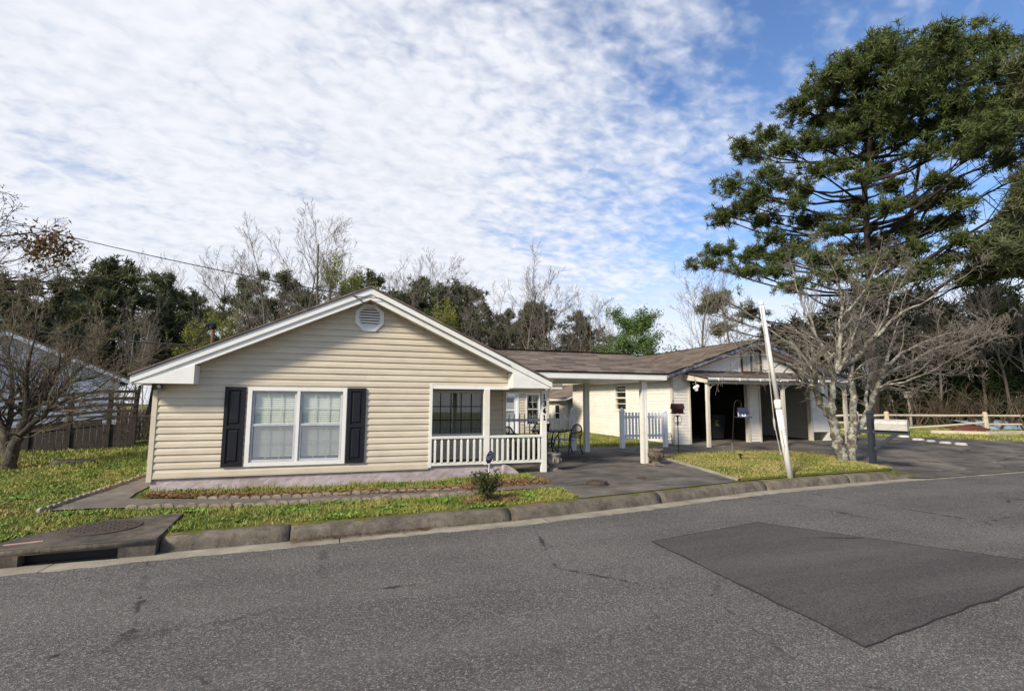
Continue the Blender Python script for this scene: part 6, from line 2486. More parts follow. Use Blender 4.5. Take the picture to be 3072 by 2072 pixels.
def seg_mesh(name, segs, m, thick=0.03):
    """Branch mesh: thick members get six sides, twigs three."""
    S = np.asarray(segs, float)
    big = S[:, 6] > thick
    Vs, Qs, o = [], [], 0
    for mask, n in ((big, 7), (~big, 3)):
        if mask.any():
            T = S[mask].copy()
            if n > 3:          # let thick members overlap at their joints
                dd = T[:, 3:6] - T[:, 0:3]
                dd /= np.linalg.norm(dd, axis=1, keepdims=True) + 1e-9
                T[:, 0:3] -= dd * T[:, 6:7] * 0.45
                T[:, 3:6] += dd * T[:, 7:8] * 0.45
            V, Q = frusta(T, n)
            Vs.append(V)
            Qs.append(Q + o)
            o += len(V)
    return arr_mesh(name, np.concatenate(Vs), np.concatenate(Qs), m, True)


def rot_about(v, axis, ang):
    axis = axis / (np.linalg.norm(axis) + 1e-9)
    return v * math.cos(ang) + np.cross(axis, v) * math.sin(ang) + axis * axis.dot(v) * (1 - math.cos(ang))


def grow(segs, tips, p, d, L, r, lev, cfg, rg):
    """Recursive branch: bent polyline with side shoots."""
    k = cfg['k'][lev]
    wob, trop = cfg['wob'][lev], cfg['trop'][lev]
    rend = r * cfg.get('taper', 0.45)
    pts = [np.array(p, float)]
    d = np.array(d, float)
    for i in range(k):
        d = d + rg.normal(0, wob, 3) + np.array([0, 0, trop])
        d /= np.linalg.norm(d)
        pts.append(pts[-1] + d * L / k)
    rs = np.linspace(r, rend, k + 1)
    for i in range(k):
        segs.append((*pts[i], *pts[i + 1], rs[i], rs[i + 1]))
    if lev + 1 >= cfg['levels']:
        tips.append((pts[-1], d))
        return
    n = int(rg.integers(*cfg['n'][lev]))
    for j in range(n):
        t = cfg['start'][lev] + (1 - cfg['start'][lev]) * (j + rg.random()) / n
        f = t * k
        i = min(int(f), k - 1)
        q = pts[i] + (pts[i + 1] - pts[i]) * (f - i)
        dd = pts[i + 1] - pts[i]
        dd /= np.linalg.norm(dd)
        ax = np.cross(dd, rg.normal(0, 1, 3))
        ang = cfg['ang'][lev] * (0.75 + 0.5 * rg.random())
        nd = rot_about(dd, ax, ang)
        rr = (rs[i] * cfg['rr'][lev]) * (0.7 + 0.5 * rg.random())
        LL = L * cfg['lr'][lev] * (0.6 + 0.6 * rg.random()) * (1 - 0.35 * t)
        grow(segs, tips, q, nd, LL, rr, lev + 1, cfg, rg)
    tips.append((pts[-1], d))


BARE = dict(levels=5, k=[9, 6, 4, 3, 2], wob=[0.05, 0.08, 0.10, 0.12, 0.14], trop=[0.02, 0.09, 0.10, 0.09, 0.05], n=[(13, 18), (6, 9), (4, 7), (3, 5), (0, 1)],
            start=[0.38, 0.25, 0.2, 0.15, 0], ang=[0.62, 0.5, 0.5, 0.55, 0], rr=[0.42, 0.5, 0.55, 0.6, 0], lr=[0.42, 0.5, 0.5, 0.5, 0], taper=0.35)


def leaf_quads(pts, nper, spread, size, rg, asp=0.55):
    P = np.asarray(pts, float)
    n = len(P) * nper
    c = np.repeat(P, nper, 0) + rg.normal(0, spread, (n, 3))
    u = rg.normal(0, 1, (n, 3))
    u /= np.linalg.norm(u, axis=1, keepdims=True)
    w = rg.normal(0, 1, (n, 3))
    v = np.cross(u, w)
    v /= np.linalg.norm(v, axis=1, keepdims=True) + 1e-9
    s = size * rg.uniform(0.6, 1.4, (n, 1))
    u, v = u * s, v * s * asp
    V = np.stack([c - u, c - v * 0.9 + u * 0.1, c + u, c + v * 0.9 + u * 0.1], 1).reshape(-1, 3)
    i = np.arange(n) * 4
    return V, np.c_[i, i + 1, i + 2, i + 3]


def needle_tufts(centres, radius, nper, rg, wid=0.035, dirs=None):
    """Tufts of needles: thin triangles radiating from each centre, biased upward."""
    P = np.asarray(centres, float)
    n = len(P) * nper
    c = np.repeat(P, nper, 0)
    d = rg.normal(0, 1, (n, 3))
    d[:, 2] += 0.35
    d /= np.linalg.norm(d, axis=1, keepdims=True)
    L = (np.repeat(np.broadcast_to(radius, (len(P),)), nper) * rg.uniform(0.6, 1.2, n))[:, None]
    w = np.cross(d, rg.normal(0, 1, (n, 3)))
    w /= np.linalg.norm(w, axis=1, keepdims=True) + 1e-9
    w *= wid
    c = c + rg.normal(0, 1, (n, 3)) * L * 0.22
    V = np.stack([c - w, c + w, c + d * L + w * 0.5, c + d * L - w * 0.5], 1).reshape(-1, 3)
    i = np.arange(n) * 4
    return V, np.c_[i, i + 1, i + 2, i + 3]


def split_parts(segs, rt):
    a = [s for s in segs if s[6] > rt]
    b = [s for s in segs if s[6] <= rt]
    return a, b


# --- shared meshes for the trees of the wood
def bare_variant(seed, h, pale, spread=1.0, leaf=None):
    rg = np.random.default_rng(seed)
    segs, tips = [], []
    cfg = dict(BARE)
    cfg['ang'] = [0.72 * spread, 0.52, 0.55, 0.6, 0]
    grow(segs, tips, (0, 0, -0.3), (rg.normal(0, .03), rg.normal(0, .03), 1), h, h * 0.0105, 0, cfg, rg)
    big, small = split_parts(segs, h * 0.0042)
    m1 = seg_mesh('trunk', big, MAT['bark_pale' if pale else 'bark_grey'])
    m2 = seg_mesh('branches', [(s[0], s[1], s[2], s[3], s[4], s[5], max(s[6], 0.010), max(s[7], 0.007)) for s in small], MAT['twig_pale' if pale else 'twig'], 0.05)
    ml = None
    if leaf:
        V, Q = leaf_quads([t[0] for t in tips], leaf[1], leaf[2], leaf[3], rg)
        ml = arr_mesh('foliage', V, Q, MAT[leaf[0]])
    return m1, m2, ml


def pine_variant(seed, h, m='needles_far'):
    rg = np.random.default_rng(seed)
    segs = []
    tr = []
    p = np.array([0, 0, -0.3])
    d = np.array([rg.normal(0, .03), rg.normal(0, .03), 1.0])
    k = 10
    pts = [p]
    for i in range(k):
        d = d + rg.normal(0, .025, 3)
        d[2] = 1
        pts.append(pts[-1] + d * h / k)
    rs = np.linspace(h * 0.014, h * 0.003, k + 1)
    for i in range(k):
        tr.append((*pts[i], *pts[i + 1], rs[i], rs[i + 1]))
    C = []
    nl = 30
    for j in range(nl):
        t = 0.34 + 0.64 * (j + rg.random()) / nl
        f = t * k
        i = min(int(f), k - 1)
        q = pts[i] + (pts[i + 1] - pts[i]) * (f - i)
        a = rg.uniform(0, 2 * math.pi)
        env = math.sin(min(1.0, (1.04 - t) / 0.55) * math.pi / 2)
        L = h * (0.05 + 0.20 * env) * rg.uniform(0.55, 1.15)
        if rg.random() < 0.16:
            L *= 0.4
        e = q + np.array([math.cos(a) * L, math.sin(a) * L, L * rg.uniform(-0.05, 0.45)])
        m_ = (q + e) / 2 + np.array([0, 0, -0.04 * L])
        r0 = h * 0.0035
        segs.append((*q, *m_, r0, r0 * .7))
        segs.append((*m_, *e, r0 * .7, r0 * .3))
        for b in range(int(5 + 8 * env)):
            s = rg.uniform(0.45, 1.05)
            c = q + (e - q) * s + rg.normal(0, 1, 3) * np.array([.30, .30, .14]) * L * 0.62
            segs.append((*(q + (e - q) * min(s, 1) * .9), *c, r0 * .3, r0 * .15))
            for _ in range(2):
                C.append(c + rg.normal(0, .035 * h * 0.4, 3))
    for q in np.linspace(0.80, 1.0, 9):
        i = min(int(q * k), k - 1)
        b = pts[i] + (pts[i + 1] - pts[i]) * (q * k - i)
        for _ in range(5):
            C.append(b + rg.normal(0, 1, 3) * np.array([.03, .03, .012]) * h * (1.25 - q))
    V, Q = needle_tufts(C, 0.028 * h, 15, rg, 0.0030 * h)
    return seg_mesh('trunk', tr, MAT['bark_pine']), seg_mesh('branches', segs, MAT['bark_pine'], 0.05), arr_mesh('foliage', V, Q, MAT[m])


def place(name, meshes, parts, loc, s, rz, label, cat, group=None, sxy=None):
    t = thing(name, label, cat, loc, group)
    t.rotation_euler = (0, 0, rz)
    t.scale = (sxy or s, sxy or s, s)
    for me, nm in zip(meshes, parts):
        if me is None:
            continue
        o = bpy.data.objects.new(nm, me)
        COL.objects.link(o)
        o.parent = t
    return t


def top_of(meshes):
    """Height of the tallest vertex of a tree's part meshes."""
    z = 0.0
    for me in meshes:
        if me is not None:
            a = np.empty(len(me.vertices) * 3, dtype=np.float32)
            me.vertices.foreach_get('co', a)
            z = max(z, float(np.percentile(a[2::3], 99.7)))
    return z


D = 3072 / 2325.0      # the photograph was measured at 2325 pixels wide


def stand(px, py_top, dist):
    """Base point and height of a tree whose top shows at (px, py_top) of the 2325-wide view."""
    p = at(px * D, py_top * D, dist=dist)
    zb = gz(p[0], p[1])
    return (p[0], p[1], zb), p[2] - zb


ORD = ['first', 'second', 'third', 'fourth', 'fifth', 'sixth', 'seventh', 'eighth', 'ninth', 'tenth', 'eleventh', 'twelfth']


def zone(px):
    for lim, nm in ((285, 'behind the neighbouring white house'), (560, 'above the left roof slope of the bungalow'), (845, 'left of the bungalow gable peak'),
                    (1110, 'right of the bungalow gable peak'), (1420, 'behind the carport roof'), (1800, 'behind the garage ridge'), (3000, 'beyond the right fence')):
        if px < lim:
            return nm


def build_wood():
    PV = [pine_variant(s, 16.0) for s in (1, 2, 3, 4)]
    BV = [bare_variant(10 + s, 18.0, False, sp) for s, sp in ((0, 1.0), (1, 0.8), (2, 1.1), (3, 0.7))]
    PA = [bare_variant(30 + s, 18.0, True, 0.75) for s in (0, 1)]
    count = {}

    def lab(kind, px):
        z = zone(px)
        k = (kind, z)
        count[k] = count.get(k, -1) + 1
        return ORD[min(count[k], 11)].capitalize() + ' ' + kind + ' from the left ' + z
    pines = [(20, 604, 44), (75, 635, 50), (140, 640, 46), (190, 620, 52), (245, 592, 50), (300, 612, 50), (350, 655, 54), (405, 625, 52), (460, 660, 56), (600, 640, 54), (650, 625, 50), (700, 660, 54),
             (850, 612, 52), (905, 660, 56), (985, 632, 56), (1025, 655, 58), (1060, 640, 58), (1100, 652, 56), (1150, 700, 60), (1185, 690, 56), (1245, 692, 58), (1300, 712, 60), (1345, 735, 60), (1378, 765, 58)]
    for i, (px, py, ds) in enumerate(sorted(pines)):
        b, h = stand(px, py, ds)
        s = h / top_of(PV[i % 4])
        place('pine_tree', PV[i % 4], ('trunk', 'branches', 'foliage'), b, s, random.uniform(0, 6.28), lab('dark pine', px), 'tree', 'pines of the wood behind the houses', s * 1.15)
    bare = [(35, 640, 38), (150, 660, 40), (205, 650, 42), (335, 585, 46), (375, 578, 48), (420, 588, 46), (445, 640, 42), (505, 574, 48), (545, 570, 46), (585, 600, 46), (615, 560, 44), (640, 498, 42), (688, 486, 43), (735, 466, 42), (768, 512, 45),
            (900, 585, 50), (925, 560, 50), (960, 578, 52), (1005, 566, 51), (1040, 598, 52), (1075, 640, 48), (1155, 625, 50), (1195, 566, 48), (1225, 610, 50), (1258, 640, 50), (1310, 662, 52), (1345, 660, 51), (1385, 664, 52), (1405, 700, 50)]
    for i, (px, py, ds) in enumerate(sorted(bare)):
        b, h = stand(px, py, ds + (9 if px < 600 else 3))
        s = h / top_of(BV[(i * 3 + i // 4) % 4])
        place('bare_tree', BV[(i * 3 + i // 4) % 4], ('trunk', 'branches'), b, s, random.uniform(0, 6.28), lab('leafless grey tree', px), 'tree', 'leafless trees of the wood', s * random.uniform(0.95, 1.25))
    pale = [(160, 720, 36), (225, 690, 38), (298, 680, 38), (318, 650, 39), (345, 700, 40), (480, 690, 40), (570, 680, 40)]
    for i, (px, py, ds) in enumerate(sorted(pale)):
        b, h = stand(px, py, ds)
        s = h / top_of(PA[i % 2])
        place('pale_tree', PA[i % 2], ('trunk', 'branches'), b, s, random.uniform(0, 6.28), lab('pale barked slender tree', px), 'tree', 'pale slender trees of the wood', s * 0.7)
    # low thin saplings knitting the wood edge together
    sap = [bare_variant(50 + s, 7.0, False, 1.2) for s in (0, 1)]
    for i in range(16):
        px = 570 + i * 55 + random.uniform(-14, 14)
        if px > 1430:
            break
        b, h = stand(px, 790 + random.uniform(-45, 15), random.uniform(33, 40))
        s = h / top_of(sap[i % 2])
        place('sapling', sap[i % 2], ('trunk', 'branches'), b, s, random.uniform(0, 6.28), lab('thin leafless sapling', px), 'tree', 'leafless saplings at the edge of the wood', s * 1.3)
    # trees already in spring leaf
    SV = [bare_variant(70 + s, 12.0, False, 1.0, ('leaf_spring', 3, 0.30, 0.10)) for s in (0, 1)]
    for i, (px, py, ds, lb) in enumerate(((780, 598, 44, 'yellow green budding tree just left of the gable peak'), (815, 640, 46, 'fresh green budding tree directly behind the gable peak'),
                                          (520, 705, 37, 'mustard green budding tree behind the weatherhead mast'), (440, 730, 37, 'low olive budding tree above the left eave'), (1010, 690, 50, 'olive budding tree among the pines right of the peak'))):
        b, h = stand(px, py, ds)
        s = h / top_of(SV[i % 2])
        place('budding_tree', SV[i % 2], ('trunk', 'branches', 'foliage'), b, s, random.uniform(0, 6.28), lb, 'tree', None, s * 0.75)
    GV = bare_variant(90, 8.0, False, 1.1, ('leaf_green', 6, 0.20, 0.066))
    b, h = stand(1462, 698, 33)
    gs = h / top_of(GV)
    place('leafy_tree', GV, ('trunk', 'branches', 'foliage'), b, gs, 2.6, 'bright green leafy tree rising between carport and garage roofs', 'tree', None, gs * 1.35)
    # two thin bare trees left of the great pine
    for px, py, ds, v, lb in ((1590, 575, 30, 1, 'thin leafless tree standing over the garage ridge'), (1655, 590, 33, 3, 'thin leafless tree under the lowest pine boughs at the garage')):
        b, h = stand(px, py, ds)
        place('bare_tree', BV[v], ('trunk', 'branches'), b, h / top_of(BV[v]), 1.0, lb, 'tree', None, h / top_of(BV[v]) * 1.25)
    return PV, BV


PV, BV = build_wood()


# brush: a tangle of stems filling the foot of the wood, too dense to count
def brush(name, label, n, area, h, m, rg, spread=0.35):
    segs = []
    for _ in range(n):
        x, y = area(rg)
        z = gz(x, y)
        L = h * rg.uniform(0.5, 1.3)
        d = np.array([rg.normal(0, spread), rg.normal(0, spread), 1.0])
        p = np.array([x, y, z])
        q = p + d * L * 0.55
        e = q + (d + rg.normal(0, .4, 3)) * L * 0.4
        r = 0.012 * h / 2
        segs.append((*p, *q, r, r * .7))
        segs.append((*q, *e, r * .7, r * .25))
        for _k in range(3):
            s = rg.uniform(0.3, 1)
            c = p + (q - p) * s
            segs.append((*c, *(c + (d + rg.normal(0, .7, 3)) * L * 0.28), r * .5, r * .2))
    o = obj_of(name, seg_mesh(name, segs, m, 10))
    tag(o, label, 'brush', None, 'stuff')


brush('woodland_brush', 'tangled brown brush along the foot of the wood', 4200, lambda rg: ((lambda x: (x, rg.uniform(31, 44)))(rg.uniform(-40, 32))), 2.6, MAT['twig_dark'], np.random.default_rng(5), 0.3)


# ------------------------------------------------------------------ the great pine on the right
def lobed_pine(name, label, trunk_px, dist, lobes, seed, ntuft, r_tuft, m, limb_r=0.16, bare=()):
    """Pine whose boughs carry the foliage masses listed in lobes (view x, y, half width, half height)."""
    rg = np.random.default_rng(seed)
    tp = [at(a * D, b * D, dist=dist) for a, b in trunk_px]
    zb = gz(tp[0][0], tp[0][1])
    tp[0][2] = zb - 0.2
    t = thing(name, label, 'tree', (tp[0][0], tp[0][1], zb))
    o = np.array([tp[0][0], tp[0][1], zb])
    n = len(tp)
    rs = np.linspace(0.27, 0.07, n)
    tr = [(*tp[i], *tp[i + 1], rs[i], rs[i + 1]) for i in range(n - 1)]
    zs = [p[2] for p in tp]

    def trunk_at(z):
        z = min(max(z, zs[1]), zs[-1] - 0.3)
        return np.array([np.interp(z, zs, [p[i] for p in tp]) for i in range(3)])
    limbs, C = [], []
    view = np.array([tp[0][0], tp[0][1], 0.0])
    view /= np.linalg.norm(view)
    for (lx, ly, rx, ry) in lobes:
        off = rg.uniform(-1, 1) * 3.2
        c = at(lx * D, ly * D, dist=dist + off)
        px = dist / FPX * D * 1.15            # metres per view pixel at that distance
        rad = np.array([rx * px, rx * px * 0.9, ry * px])
        # bough: leaves the trunk lower down, sweeps up to the mass
        hz = np.hypot(*(c - trunk_at(c[2]))[:2])
        st = trunk_at(c[2] - 0.30 * hz - 0.4)
        pts = [st]
        for q in (0.35, 0.7, 1.0):
            w = st + (c - st) * q + np.array([0, 0, -0.10 * hz * math.sin(q * math.pi)]) + rg.normal(0, 0.10, 3)
            pts.append(w)
        r0 = min(limb_r, 0.05 + hz * 0.016)
        rr = [r0, r0 * .75, r0 * .5, r0 * .3]
        for i in range(3):
            limbs.append((*pts[i], *pts[i + 1], rr[i], rr[i + 1]))
        k = int(ntuft * (rx * ry) / 4000.0) + 10
        for _ in range(k):
            d = rg.normal(0, 1, 3)
            d /= np.linalg.norm(d)
            q = c + d * rad * min(1.0, abs(rg.normal(0, 0.62)))
            if q[2] < c[2] - rad[2] * 0.9:
                q[2] = c[2] - rad[2] * rg.uniform(0.2, 0.9)
            C.append(q)
            C.append(q + rg.normal(0, 0.16, 3))
            if rg.random() < 0.22:
                s = pts[2] + (pts[3] - pts[2]) * rg.random()
                mid = (s + q) / 2 + np.array([0, 0, -0.05])
                limbs.append((*s, *mid, r0 * .30, r0 * .2))
                limbs.append((*mid, *q, r0 * .2, r0 * .1))
    for pl in bare:          # bare boughs
        q = [at(a * D, b * D, dist=dist + e) for a, b, e in pl]
        r0 = np.linspace(0.15, 0.03, len(q))
        for i in range(len(q) - 1):
            limbs.append((*q[i], *q[i + 1], r0[i], r0[i + 1]))
            for _ in range(5):
                s = q[i] + (q[i + 1] - q[i]) * rg.random()
                d = (q[i + 1] - q[i]) * 0.4 + rg.normal(0, 1.0, 3) * 0.9
                e = s + d
                limbs.append((*s, *e, 0.035, 0.02))
                for _k in range(3):
                    w = s + d * rg.uniform(.4, 1)
                    limbs.append((*w, *(w + rg.normal(0, .55, 3)), 0.016, 0.008))

    def shift(L):
        A = np.array(L)
        A[:, 0:3] -= o
        A[:, 3:6] -= o
        return A
    obj_of('trunk', seg_mesh('trunk', shift(tr), MAT['bark_pine']), t)
    obj_of('branches', seg_mesh('branches', shift(limbs), MAT['bark_pine'], 0.04), t)
    V, Q = needle_tufts(np.array(C) - o, r_tuft, 22, rg, 0.026)
    obj_of('foliage', arr_mesh('foliage', V, Q, MAT[m]), t)
    return t


def crop(a, b, ra, rb):
    return (1492 + .4826 * a, 36 + .4826 * b, ra * .50, rb * .44)


PL = [(1090, 110, 70, 50), (1000, 180, 110, 60), (900, 235, 120, 60), (820, 305, 110, 55), (1370, 100, 80, 60), (1250, 170, 120, 65), (1480, 150, 100, 65), (1620, 150, 75, 70), (1350, 260, 140, 70), (1540, 280, 140, 75), (1680, 400, 100, 80),
      (1170, 280, 110, 60), (1080, 200, 95, 55), (960, 325, 120, 60), (820, 405, 115, 52), (650, 435, 85, 42), (730, 360, 70, 40), (900, 480, 130, 52), (755, 495, 110, 45), (1080, 415, 110, 60), (1250, 400, 120, 60), (1420, 420, 130, 70), (1570, 440, 120, 70),
      (1300, 515, 130, 55), (1450, 555, 130, 55), (1600, 560, 120, 60), (1150, 555, 90, 48), (530, 560, 85, 36), (440, 650, 90, 46), (600, 620, 100, 46), (720, 600, 100, 44), (850, 590, 100, 44), (1000, 640, 80, 52), (400, 600, 45, 28),
      (345, 800, 75, 42), (470, 830, 105, 50), (590, 795, 85, 46), (320, 935, 80, 42), (440, 900, 95, 40), (640, 880, 60, 34), (300, 960, 60, 30), (700, 970, 105, 46), (820, 1010, 95, 40), (950, 900, 85, 46), (960, 760, 55, 40), (1100, 900, 70, 34), (1170, 1000, 55, 36), (1060, 1060, 65, 44),
      (300, 1105, 100, 38), (450, 1115, 105, 46), (580, 1130, 95, 44), (660, 1090, 75, 36), (245, 1170, 90, 30), (420, 1200, 105, 34), (560, 1200, 75, 30), (300, 1330, 85, 34), (240, 1380, 62, 24), (430, 1400, 95, 34), (310, 1470, 55, 24),
      (1330, 860, 85, 30), (1430, 885, 55, 22), (1290, 770, 50, 24), (1500, 640, 90, 34), (1640, 680, 80, 36), (1260, 640, 60, 30), (1400, 790, 45, 20), (1600, 500, 110, 60),
      (960, 560, 90, 50), (1050, 720, 70, 45), (880, 700, 80, 36), (760, 720, 70, 30), (900, 1100, 90, 40), (1000, 1170, 90, 40), (760, 1140, 90, 40), (1110, 1130, 80, 36), (1300, 990, 70, 30), (1400, 960, 60, 24), (1210, 1100, 70, 34), (1440, 1060, 60, 30), (1250, 880, 60, 26),
      (1100, 800, 60, 34), (520, 740, 70, 30), (690, 820, 60, 28), (1380, 1150, 80, 34), (1250, 1220, 90, 36), (1000, 1280, 100, 36), (820, 1230, 90, 34), (650, 1270, 80, 30), (1480, 1230, 80, 36), (1120, 480, 90, 50), (1200, 340, 110, 60), (1000, 400, 90, 50), (520, 960, 80, 34), (560, 1050, 70, 30)]
lobed_pine('great_pine', 'tall broad pine tree with spreading boughs beyond the garage', [(1985, 905), (1980, 760), (1974, 640), (1968, 520), (1962, 420), (1980, 300), (2020, 190), (2060, 110)], 39.0,
           [crop(*q) for q in PL], 21, 185, 0.34, 'needles', 0.10,
           bare=[[(1990, 620, 0), (2060, 560, 1), (2140, 500, 2), (2240, 440, 2), (2330, 395, 3)], [(1985, 560, 0), (2080, 470, -1), (2180, 400, -2), (2330, 340, -2)], [(1995, 680, 0), (2085, 600, -2), (2150, 560, -2), (2250, 500, -3), (2330, 450, -4)],
                 [(1985, 700, 0), (2080, 690, 1), (2180, 620, 2), (2260, 590, 2), (2330, 580, 3)], [(2060, 560, 0), (2075, 450, 1), (2090, 360, 1), (2110, 300, 1)], [(1985, 640, 0), (2050, 590, 3), (2120, 440, 3), (2200, 330, 3)]])
PL2 = [(1650, 1050, 90, 50), (1630, 1120, 100, 50), (1690, 960, 60, 50), (1710, 860, 50, 45), (1600, 1190, 90, 40), (1680, 1180, 90, 50), (1720, 1100, 90, 70), (1740, 980, 80, 60), (1760, 780, 60, 60), (1590, 1060, 50, 34), (1730, 240, 50, 50), (1750, 330, 60, 40)]
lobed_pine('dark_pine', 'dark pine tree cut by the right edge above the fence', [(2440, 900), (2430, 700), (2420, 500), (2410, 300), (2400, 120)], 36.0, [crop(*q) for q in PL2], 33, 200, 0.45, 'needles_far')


# ------------------------------------------------------------------ lichen-grey bare tree on the island
TW = dict(levels=4, k=[6, 4, 3, 2], wob=[0.13, 0.2, 0.26, 0.28], trop=[0.05, 0.03, 0.02, 0.0], n=[(7, 10), (5, 8), (4, 6), (0, 1)], start=[0.12, 0.15, 0.1, 0], ang=[0.75, 0.8, 0.8, 0], rr=[0.5, 0.5, 0.55, 0], lr=[0.55, 0.55, 0.55, 0], taper=0.3)


def px_tree(name, label, limbs, cfg, seed, barkm, twigm, side=1.0, minr=0.005):
    """Main limbs given as measured view points with their own depth; side shoots grow from them."""
    rg = np.random.default_rng(seed)
    segs = []
    base = limbs[0][0]
    b0 = at(base[0] * D, base[1] * D, Y=base[2])
    o = np.array([b0[0], b0[1], gz(b0[0], b0[1])])
    t = thing(name, label, 'tree', tuple(o))
    for pl in limbs:
        P = [at(a * D, b * D, Y=y) for a, b, y, r in pl]
        Rr = [q[3] for q in pl]
        # subdivide with slight wobble
        for i in range(len(P) - 1):
            m = (P[i] + P[i + 1]) / 2 + rg.normal(0, 0.03, 3)
            mr = (Rr[i] + Rr[i + 1]) / 2
            segs.append((*P[i], *m, Rr[i], mr))
            segs.append((*m, *P[i + 1], mr, Rr[i + 1]))
            L = np.linalg.norm(P[i + 1] - P[i])
            if Rr[i] < 0.085:
                for _ in range(int(max(1, L * 4.2 * side))):
                    s = rg.random()
                    q = P[i] + (P[i + 1] - P[i]) * s
                    dd = (P[i + 1] - P[i]) / L
                    nd = rot_about(dd, np.cross(dd, rg.normal(0, 1, 3)), rg.uniform(0.45, 1.0))
                    grow(segs, [], q, nd, rg.uniform(0.7, 1.7), max(0.011, mr * 0.38), 1, cfg, rg)
        dd = P[-1] - P[-2]
        grow(segs, [], P[-1], dd / np.linalg.norm(dd), rg.uniform(1.2, 2.0), Rr[-1], 0, cfg, rg)
    A = np.array(segs)
    A[:, 0:3] -= o
    A[:, 3:6] -= o
    A[:, 6] = np.maximum(A[:, 6], minr)
    A[:, 7] = np.maximum(A[:, 7], minr * 0.7)
    big = A[:, 6] > 0.019
    obj_of('trunk', seg_mesh('trunk', A[big], MAT[barkm], 0.02), t)
    obj_of('branches', seg_mesh('branches', A[~big], MAT[twigm], 0.012), t)
    return t


def v7(a, b):
    return ((2200 + .21683 * a) / D, (860 + .21683 * b) / D)


def v5(a, b):
    return ((2472 + .30612 * a) / D, (1000 + .30612 * b) / D)


def L7(pts, y0, y1, r0, r1):
    n = len(pts)
    return [(*v7(*p), y0 + (y1 - y0) * i / (n - 1), r0 + (r1 - r0) * i / (n - 1)) for i, p in enumerate(pts)]


def L5(pts, y0, y1, r0, r1):
    n = len(pts)
    return [(*v5(*p), y0 + (y1 - y0) * i / (n - 1), r0 + (r1 - r0) * i / (n - 1)) for i, p in enumerate(pts)]


px_tree('lichen_tree', 'leafless pale lichen covered tree with twin stems on the lawn island', [
    L5([(180, 1275), (165, 1150), (140, 1050), (110, 920), (70, 800), (10, 720), (-50, 640)], 10.55, 10.5, 0.155, 0.09),
    L5([(265, 1265), (270, 1150), (275, 1050), (290, 930), (292, 820), (285, 700), (280, 560)], 10.6, 10.7, 0.14, 0.085),
    L5([(300, 1020), (350, 930), (400, 820), (470, 680), (520, 545), (560, 450), (600, 330), (620, 240)], 10.65, 11.4, 0.10, 0.05),
    L5([(70, 800), (70, 690), (90, 560), (100, 430), (70, 330), (20, 200)], 10.5, 10.3, 0.09, 0.05),
    L7([(1060, 1400), (960, 1260), (850, 1140), (720, 1070), (600, 1030), (480, 960), (350, 940)], 10.5, 9.7, 0.075, 0.02),
    L7([(1230, 1480), (1228, 1300), (1190, 1250), (1080, 1110), (960, 960), (870, 850), (790, 770), (640, 690)], 10.4, 11.2, 0.07, 0.02),
    L7([(1380, 1380), (1390, 1220), (1350, 1090), (1300, 960), (1220, 830), (1120, 640), (1020, 480), (980, 300), (930, 150)], 10.7, 11.6, 0.075, 0.022),
    L7([(1400, 1230), (1450, 1060), (1465, 800), (1490, 600), (1495, 400), (1490, 180), (1460, 20), (1440, -120)], 10.7, 10.3, 0.075, 0.018),
    L7([(1430, 1200), (1540, 1020), (1570, 880), (1630, 740)], 10.6, 10.4, 0.06, 0.035),
    L7([(1460, 1150), (1650, 1000), (1800, 860), (1950, 700), (2100, 560), (2280, 400), (2480, 280), (2700, 180)], 10.8, 9.6, 0.075, 0.02),
    L7([(1495, 420), (1590, 330), (1700, 200), (1800, 60), (1880, -80)], 10.5, 10.0, 0.045, 0.018),
    L7([(1495, 560), (1640, 480), (1670, 640)], 10.5, 11.0, 0.04, 0.02),
    L7([(1950, 700), (2070, 480), (2150, 250), (2200, 50)], 10.2, 10.9, 0.04, 0.018),
    L5([(600, 340), (760, 190), (960, 90), (1150, 20)], 11.0, 10.4, 0.05, 0.018),
    L5([(560, 450), (740, 330), (950, 220), (1200, 110), (1480, 40)], 11.0, 11.9, 0.048, 0.015),
    L5([(525, 540), (700, 490), (870, 440), (1020, 390), (1160, 300)], 10.9, 9.9, 0.035, 0.012),
    L5([(430, 760), (420, 560), (450, 420), (400, 200)], 10.8, 11.6, 0.05, 0.02),
], TW, 77, 'bark_lichen', 'twig_pale', 1.0, 0.005)

# ------------------------------------------------------------------ small bushy bare tree in the left yard
def LD(pts, y0, y1, r0, r1):
    n = len(pts)
    return [(p[0], p[1], y0 + (y1 - y0) * i / (n - 1), r0 + (r1 - r0) * i / (n - 1)) for i, p in enumerate(pts)]


